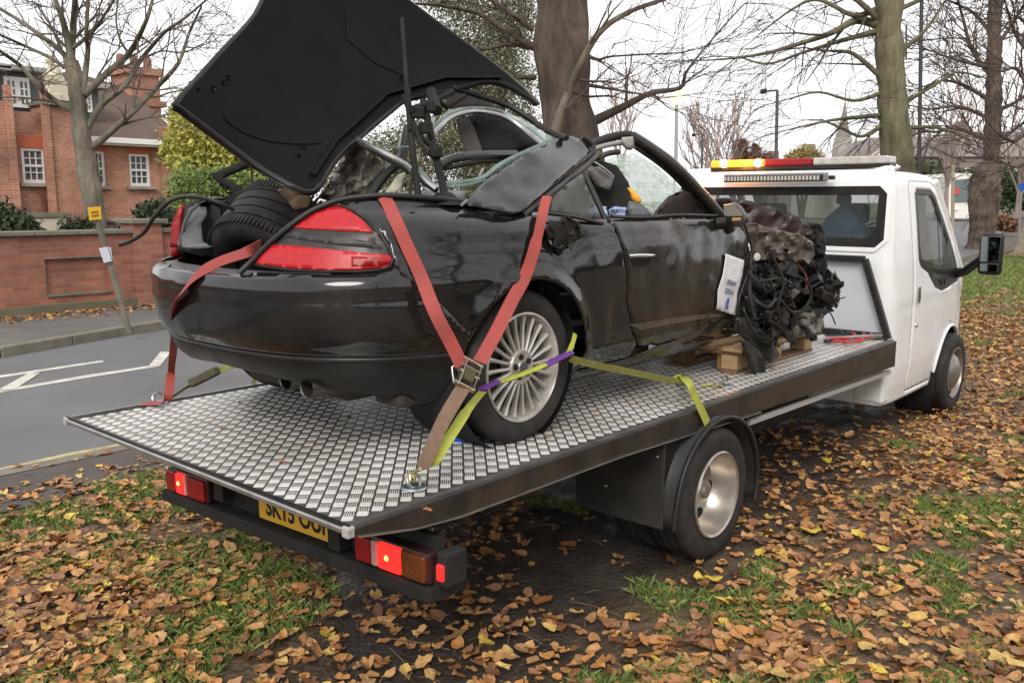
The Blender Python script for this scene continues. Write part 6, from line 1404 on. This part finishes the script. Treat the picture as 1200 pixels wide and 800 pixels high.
tree('verge_tree', D(1152, 293, 33), 'bare tree with a swollen dark burr on its trunk at the right of the grass', [(1148, 300, 19), (1150, 282, 14), (1152, 262, 14), (1153, 240, 17), (1155, 215, 17), (1157, 203, 15), (1161, 195, 9), (1163, 150, 9), (1165, 80, 8), (1166, -20, 7)], R2, 33, 12, BARK, TWIG, every=1, L=2.2, lev=2, minr=.011, dj=.4, kids=(2, 4), up=-.2)
R3 = [[(1205, 100, 3), (1190, 80, 2), (1172, 84, 1.3), (1150, 72, 1)], [(1208, 150, 3), (1190, 165, 2), (1175, 160, 1.4)], [(1205, 60, 3), (1190, 40, 2), (1180, 10, 1.4)], [(1207, 190, 2.4), (1190, 196, 1.6), (1175, 190, 1)], [(1206, 30, 2.4), (1190, 20, 1.4), (1176, 34, 1)]]
tree('verge_tree', D(1222, 300, 26), 'bare tree just beyond the right edge whose twigs hang into the picture', [(1222, 320, 12), (1218, 250, 10), (1214, 150, 9), (1210, 0, 8)], R3, 26, 14, BARK, TWIG, every=1, L=1.8, lev=2, minr=.010, dj=.3, kids=(2, 4))
def cloud(nm, mat, blobs, n_, size, seed, parent=None, flat=.5, **kw):
    """leaf-sized faces through blobs (cx, cy, depth, rx_px, ry_px): clumps with gaps between"""
    r = np.random.default_rng(seed); V_ = []; tot = sum(b_[3]*b_[4] for b_ in blobs)
    for cx_, cy_, dp, rx, ry in blobs:
        c = D(cx_, cy_, dp); k = int(n_*rx*ry/tot); Rw = rx*dp/F_PX; Rh = ry*dp/F_PX
        nc = max(4, k//60); cl = r.normal(size=(nc, 3)); cl /= np.linalg.norm(cl, axis=1)[:, None]; cl *= r.uniform(.35, 1, (nc, 1))**.5
        for i in range(nc):
            m_ = k//nc; q = cl[i]*[Rw, Rw*.8, Rh]+np.array(c); pp_ = q+r.normal(size=(m_, 3))*Rw*.30
            a = r.normal(size=(m_, 3)); a /= np.linalg.norm(a, axis=1)[:, None]; b2 = r.normal(size=(m_, 3)); s_ = size*r.uniform(.6, 1.4, (m_, 1))
            V_.append(np.stack([pp_-a*s_, pp_+b2*s_*.45, pp_+a*s_, pp_-b2*s_*.45], 1).reshape(-1, 3))
    V_ = np.concatenate(V_); me = bpy.data.meshes.new(nm); me.from_pydata(V_.tolist(), [], [(4*i, 4*i+1, 4*i+2, 4*i+3) for i in range(len(V_)//4)])
    return link(nm, me, mat, parent, **kw)
def leafy(nm, base, label, cat, mat, blobs, n_, size, seed, stem=None, bark=BARK):
    o = thing(nm, (base[0], base[1], 0), label, cat); cloud('crown', mat, blobs, n_, size, seed, o, kind='stuff')
    mb = MB()
    b0_ = Vector((base[0], base[1], -.05))
    for bl in blobs[:8]:
        c = D(*bl[:3]); mb.tube([b0_, b0_.lerp(c, .5)+Vector((0, 0, .2)), c], [stem or .08, (stem or .08)*.6, .02], 6)
    mb.build('trunk', bark, o, 60); return o
def FM(nm, cols): m_ = M(nm, cols[0], .7); island_random(m_, cols); return m_
YG = FM('leaves_yellow_green', [(.28, .32, .06), (.52, .46, .09), (.40, .40, .07), (.62, .54, .14), (.24, .30, .07)])
GN = FM('leaves_green', [(.12, .20, .05), (.20, .29, .07), (.28, .36, .10), (.16, .24, .06)])
leafy('autumn_tree', D(250, 270, 24), 'yellow green leafy tree between the brick house and the open boot lid', 'tree', YG, [(232, 150, 24, 26, 24), (255, 165, 24, 30, 26), (215, 138, 25, 14, 18), (280, 190, 24, 26, 22), (240, 190, 24, 30, 22), (205, 178, 26, 14, 20), (310, 205, 24, 20, 18), (228, 125, 26, 16, 10)], 30000, .05, 21, .15)
leafy('garden_bush', D(245, 262, 20), 'bright green feathery bush below the yellow tree behind the car boot', 'bush', GN, [(240, 225, 20, 34, 18), (275, 222, 20, 26, 16), (215, 222, 20, 14, 18), (310, 232, 20, 26, 14), (250, 250, 20, 46, 12)], 22000, .045, 22, .06)
DG = FM('leaves_dark', [(.018, .035, .014), (.035, .06, .025), (.05, .075, .03), (.025, .045, .02)])
leafy('shrub', D(18, 285, 13.6), 'dark evergreen shrub over the wall at the left edge of the picture', 'shrub', DG, [(0, 262, 13.8, 22, 18), (22, 268, 13.6, 16, 12), (-15, 250, 13.8, 18, 16), (40, 272, 13.8, 9, 8)], 7000, .035, 23, .04)
leafy('shrub', D(92, 285, 13.6), 'small round dark shrub over the wall just left of the street tree', 'shrub', DG, [(90, 268, 13.6, 15, 10), (100, 272, 13.8, 8, 8)], 3000, .03, 24, .03)
leafy('shrub', D(182, 285, 14.5), 'dark green shrub between the wall pier and the car taillight', 'shrub', DG, [(180, 252, 14.5, 16, 12), (196, 258, 14.5, 10, 12), (168, 256, 15, 8, 8)], 3500, .035, 25, .03)
OL = FM('needles_olive', [(.085, .095, .045), (.15, .15, .075), (.22, .21, .11), (.11, .115, .06)])
leafy('evergreen_tree', D(560, 260, 22.5), 'tall olive green conifer behind the thick trunk and the boot lid', 'tree', OL, [(560, 40, 22.5, 50, 40), (590, 100, 22.5, 44, 36), (540, 110, 22.5, 40, 40), (600, 20, 23, 30, 40), (560, 170, 22.5, 56, 34), (500, 170, 22.5, 40, 36), (450, 190, 22.5, 36, 26), (610, 160, 22.5, 24, 30), (530, -10, 22.5, 36, 20), (470, 215, 22.5, 44, 20), (400, 215, 23, 30, 16), (580, 215, 22.5, 50, 20), (540, 262, 22.5, 70, 26), (600, 262, 22.8, 40, 26), (470, 262, 22.5, 40, 24)], 120000, .030, 26, .3)
# distance: far trees, spire, roofs, hedge, coach, lamps
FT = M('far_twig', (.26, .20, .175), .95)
def far_tree(px_, py0, py1, dp, label, seed, mat=FT, n_=5, w_=14):
    r = random.Random(seed); o = thing('far_tree', (D(px_, py1, dp).x, D(px_, py1, dp).y, 0), label, 'tree'); b_ = D(px_, py1, dp); b_.z = 0; H_ = D(px_, py0, dp).z; mb = MB(); tw = MB()
    mb.tube([b_, b_+Vector((0, 0, H_*.55))], [H_*.02, H_*.01], 6)
    for k in range(n_): twigs(tw, b_+Vector((0, 0, H_*r.uniform(.15, .5))), Vector((r.uniform(-.5, .5), r.uniform(-.5, .5), 1.0)), H_*.55, H_*.010, 3, r, .5, dp*.00036, (2, 4), .6)
    mb.build('trunk', mat, o, 50); tw.build('crown', mat, o, kind='stuff')
far_tree(842, 138, 205, 70, 'pale bare far tree left of the amber beacon between two lamp posts', 31); far_tree(858, 150, 205, 74, 'bare far tree directly above the amber beacon', 32); far_tree(826, 158, 205, 75, 'low bare far tree near the small lamp post', 33)
far_tree(730, 110, 205, 60, 'faint bare tree behind the windscreen pillar of the wreck', 34); far_tree(1195, 120, 215, 60, 'twiggy far tree at the right edge above the blue sign', 36, n_=7)
far_tree(1110, 120, 215, 62, 'twiggy far tree above the white coach', 37, n_=7)
RB_ = FM('leaves_red_brown', [(.14, .075, .045), (.22, .11, .06), (.18, .10, .06)]); YB = FM('leaves_far_yellow', [(.36, .27, .08), (.30, .26, .09), (.42, .30, .10)])
leafy('far_conifer', D(895, 208, 75), 'brown far conifer clump just above the amber and red light bar', 'tree', RB_, [(893, 192, 75, 14, 10), (885, 180, 75, 5, 12), (868, 180, 75, 9, 16), (905, 196, 75, 10, 7), (876, 195, 75, 14, 9)], 16000, .085, 41, .2)
leafy('far_yellow_tree', D(942, 200, 80), 'yellow leaved far tree above the red part of the light bar', 'tree', YB, [(942, 184, 80, 14, 8), (955, 186, 80, 9, 6), (928, 188, 80, 9, 6)], 9000, .085, 42, .2)
HG = FM('hedge_green', [(.03, .055, .02), (.05, .085, .03), (.07, .10, .04)])
leafy('hedge', D(1150, 252, 92), 'long dark green hedge behind the coach at the far right', 'hedge', HG, [(1090+18*k, 222+3*math.sin(k), 92, 16, 22) for k in range(8)]+[(1080, 200, 95, 16, 12)], 16000, .22, 43, .1)
leafy('brown_shrub', D(1176, 268, 45), 'low russet shrub on the grass beside the burr tree', 'shrub', RB_, [(1172, 262, 45, 10, 5), (1184, 264, 45, 8, 4)], 1500, .10, 44, .03)
FBR = M('far_brick', (.21, .17, .155), .9); FRF = M('far_roof', (.20, .175, .165), .9); FWH = M('far_white', (.55, .53, .48), .9)  # brick and roof colours lightened to stand in for distance haze
def far_house(px0, px1, pe, pr, dp, label, wallm, wins=2):
    a = D(px0, 225, dp); b_ = D(px1, 225, dp); w_ = (b_-a).length; c = (a+b_)/2; zE = D(px0, pe, dp).z; zR = D(px0, pr, dp).z
    o = thing('far_house', (c.x, c.y, 0), label, 'house'); ex_ = (b_-a).normalized(); ey_ = Vector((-ex_.y, ex_.x, 0)); 
    if ey_.dot(_fw) < 0: ey_ = -ey_
    R_ = Matrix((ex_, ey_, Vector((0, 0, 1)))).transposed()
    MB().box((c.x+ey_.x*4, c.y+ey_.y*4, zE/2), (w_, 8, zE), R=R_).build('wall', wallm, o)
    A_ = a.copy(); B_ = b_.copy(); A_.z = B_.z = zE
    MB().add([A_-ex_*.4-ey_*.4, B_+ex_*.4-ey_*.4, B_+ex_*.4+ey_*8.4, A_-ex_*.4+ey_*8.4, A_+ey_*4+Vector((0, 0, zR-zE)), B_+ey_*4+Vector((0, 0, zR-zE))], [(0, 1, 5, 4), (2, 3, 4, 5), (0, 4, 3), (1, 2, 5), (0, 3, 2, 1)]).build('roof', FRF, o)
    for k in range(wins):
        p = a.lerp(b_, (k+.5)/wins); MB().box((p.x-ey_.x*.06, p.y-ey_.y*.06, zE*.72), (w_/wins*.3, .12, zE*.2), R=R_).build('window', WHITEP, o)
    MB().box((a.x+ex_.x*w_*.2+ey_.x*4, a.y+ex_.y*w_*.2+ey_.y*4, zR+.3), (1.2, 1, 1.8), R=R_).build('chimney', FBR, o)
far_house(1068, 1115, 184, 158, 110, 'dark roofed far house right of the black pole', FBR, 3); far_house(1122, 1215, 184, 152, 105, 'broad brick far house behind the burr tree', FBR, 5)
far_house(955, 975, 190, 180, 95, 'small far house with pale gable left of the stone spire', FWH, 2); far_house(905, 952, 200, 186, 120, 'low far house behind the tall lamp post', FRF, 2)
# white gable house
g = thing('gabled_house', D(1015, 225, 85), 'white gabled house end with dark roof right of the stone spire', 'house')
def dpl(pts_, dp, nm, mat, o, th): return MB().prism([tuple(D(a, b_, dp)) for a, b_ in pts_], tuple(Vector((_fw.x, _fw.y, 0)).normalized()*th)).build(nm, mat, o)
dpl([(1000, 225), (1000, 190), (1034, 166), (1060, 190), (1060, 225)], 85, 'wall', FWH, g, 6); dpl([(990, 196), (1034, 160), (1070, 196), (1066, 200), (1034, 168), (997, 199)], 84.7, 'roof', FRF, g, 7)
sp_ = thing('church_spire', D(984, 225, 120), 'pointed stone church spire beside the drooping branches above the cab', 'church spire')
SPM = M('spire_stone', (.38, .355, .32), .9, n=(.8, .5, (.28, .26, .23))); c = D(984, 225, 120); k_ = 120/F_PX; zz = lambda py_: D(984, py_, 120).z
MB().lathe([(13*k_, 0-c.z), (12*k_, zz(175)-c.z), (10.5*k_, zz(162)-c.z)], c, (0, 0, 1), 8).build('tower', SPM, sp_); MB().lathe([(8.5*k_, zz(164)-c.z), (3*k_, zz(135)-c.z), (.4*k_, zz(120)-c.z)], c, (0, 0, 1), 8).build('spire', M('spire_dark', (.22, .20, .185), .9), sp_)
for sx_ in (-8, 8): q = D(984+sx_, 225, 120); MB().lathe([(2*k_, zz(170)-q.z), (.2*k_, zz(152)-q.z)], q, (0, 0, 1), 6).build('pinnacle', SPM, sp_)
# coach
bus = thing('coach', D(1120, 258, 80), 'white coach coming along the far road beyond the burr tree', 'coach')
def bpl(pts_, dp, nm, mat, th=.1, par=None): return MB().prism([tuple(D(a, b_, dp)) for a, b_ in pts_], tuple(Vector((_fw.x, _fw.y, 0)).normalized()*th)).build(nm, mat, par or bus)
CW_ = M('coach_white', (.62, .60, .54), .35)
bpl([(1112, 250), (1112, 207), (1118, 203), (1150, 203), (1152, 252), (1150, 256), (1114, 256)], 80, 'body', CW_, 9)
MB().prism([tuple(D(1086, 206, 85)), tuple(D(1112.2, 204, 80.4)), tuple(D(1112.2, 251, 80.4)), tuple(D(1086, 249, 85))], (.6, .3, 0)).build('body_side', CW_, bus)
bpl([(1117, 211), (1142, 209), (1147, 212), (1148, 236), (1119, 237)], 79.9, 'windscreen', M('coach_glass', (.10, .13, .13), .06), .05)
MB().prism([tuple(D(1090, 214, 84.0)), tuple(D(1111, 212, 80.2)), tuple(D(1111, 232, 80.2)), tuple(D(1090, 230, 84.0))], (.1, .05, 0)).build('side_window', M('coach_dark', (.02, .02, .025), .2), bus)
bpl([(1119, 220), (1124, 220), (1124, 228), (1119, 228)], 79.8, 'red_marker', M('sign_red', (.45, .05, .05), .5), .04)
for a in (1118, 1142): bpl([(a, 243), (a+5, 243), (a+5, 246), (a, 246)], 79.85, 'headlight', WHITEP, .05)
for a in (1096, 1140): MB().lathe([(0, 0), (.5, 0), (.5, .3), (0, .3)], D(a, 252.5, 80.5), CR, 16).build('wheel', MATT, bus)
# street furniture
def lamp(px_, py0, py1, dp, arm, label, mat, head, lit=None, r_=.06):
    b_ = D(px_, py1, dp); tp_ = D(px_, py0, dp); b_ = Vector((tp_.x+(b_.x-tp_.x), b_.y, 0)); o = thing('street_lamp', b_, label, 'lamp post')
    MB().tube([Vector((b_.x, b_.y, 0)), tp_], [r_*1.5, r_], 8).build('pole', mat, o, 50)
    if arm: e_ = D(px_+arm, py0+1, dp); MB().tube([tp_, e_], r_*.7, 6).build('arm', mat, o, 50); MB().bar(e_, e_+(e_-tp_)*.5, .3, .18).build('lamp_head', MATT, o, bevel=.05)
    else: MB().lathe([(0, -.25), (.16, -.2), (.22, .12), (.25, .14), (.05, .3), (0, .3)], tp_, (0, 0, 1), 12).build('lamp_head', lit, o, 50)
lamp(793, 116, 215, 34, 0, 'pale lamp post with a lit yellow lantern between the wreck and the beacon', M('pale_pole', (.30, .30, .29), .6), 1, M('lantern_lit', (.9, .75, .3), .4, emit=(1, .78, .25), es=1.6))
lamp(911, 106, 215, 34, -13, 'tall dark street lamp with a left pointing arm above the light bar', M('dark_pole', (.07, .065, .06), .6), 1)
lamp(823, 157, 215, 55, -8, 'small far street lamp left of the bare far trees', MATS['dark_pole'], 1)
pk = thing('telegraph_pole', D(1080, 300, 20), 'straight black pole rising behind the roof of the white cab', 'pole'); p_ = D(1080, 260, 20)
MB().tube([Vector((p_.x, p_.y, 0)), D(1081, -60, 20)], [.05, .042], 10).build('pole', M('black_pole', (.03, .026, .026), .6), pk, 50)
MB().tube([D(1062, 30, 20), D(1062, 70, 20)], .02, 6).build('cable_guard', MATS['black_pole'], pk, 50)
s1_ = thing('thin_post', D(1118, 275, 28), 'thin pale wooden post on the grass in front of the coach', 'post'); p_ = D(1118, 275, 28); MB().tube([Vector((p_.x, p_.y, 0)), D(1117, 193, 28)], .055, 8).build('shaft', M('pale_wood', (.36, .31, .24), .8), s1_, 50)
s2_ = thing('blue_sign', D(1197, 250, 40), 'small blue road sign on a grey post at the right edge', 'road sign'); p_ = D(1197, 250, 40); MB().tube([Vector((p_.x, p_.y, 0)), D(1197, 214, 40)], .05, 8).build('pole', M('grey_pole', (.2, .2, .2), .5), s2_, 50)
MB().box(D(1199, 219, 39.9), (.06, .35, .32)).build('sign_face', M('sign_blue', (.01, .10, .42), .4), s2_)
# unseen park on the near side: wood edge and bare trees added for reflections
def world_cloud(nm, mat, n_, size, seed, **kw):
    r = np.random.default_rng(seed); V_ = []
    for k in range(150):
        x = r.uniform(-45, 90); y = -36-r.uniform(0, 12)-max(0, (-x-5))*-.5*(x < -5); c = np.array([x, y, r.uniform(.8, 5.5)]); m_ = n_//150
        pp_ = c+r.normal(size=(m_, 3))*[1.6, 1.2, 1.2]; pp_[:, 2] = np.abs(pp_[:, 2]); a = r.normal(size=(m_, 3)); a /= np.linalg.norm(a, axis=1)[:, None]; b2 = r.normal(size=(m_, 3)); s_ = size*r.uniform(.6, 1.4, (m_, 1))
        V_.append(np.stack([pp_-a*s_, pp_+b2*s_*.45, pp_+a*s_, pp_-b2*s_*.45], 1).reshape(-1, 3))
    V_ = np.concatenate(V_); me = bpy.data.meshes.new(nm); me.from_pydata(V_.tolist(), [], [(4*i, 4*i+1, 4*i+2, 4*i+3) for i in range(len(V_)//4)]); link(nm, me, mat, None, **kw)
world_cloud('unseen_woodland_edge', FM('leaves_wood_edge', [(.07, .055, .03), (.11, .075, .04), (.06, .065, .03)]), 45000, .30, 77, kind='stuff')  # leaf mass out of view, added to darken reflections in the bodywork
for k, (x, y, H_) in enumerate(((4.5, -9.5, 11), (12, -13, 13), (-6, -11, 12), (22, -11, 12))):
    r = random.Random(90+k); o = thing('unseen_park_tree', (x, y, 0), ('unseen bare park tree nearest the truck rear, added for reflections', 'unseen bare park tree opposite the white cab, added for reflections', 'unseen bare park tree behind where the camera stands, added for reflections', 'farthest unseen bare park tree beyond the cab, added for reflections')[k], 'tree', 'unseen park trees added for reflections')  # out of view, added so the car paint reflects branches
    mb = MB(); mb.tube([(x, y, -.1), (x+.1, y, 1.5), (x, y+.1, H_*.45), (x+.2, y, H_*.7)], [.38, .3, .24, .12], 12); mb.build('trunk', BARK, o, 60); tw = MB()
    for j in range(12): twigs(tw, Vector((x, y, H_*r.uniform(.25, .7))), Vector((r.uniform(-1, 1), r.uniform(-1, 1), r.uniform(.2, 1))), H_*.36, .07, 3, r, .25, .014, (3, 4), .8)
    tw.build('crown', TWIG, o, kind='stuff')
print('script seconds', round(time.time()-T0, 1))
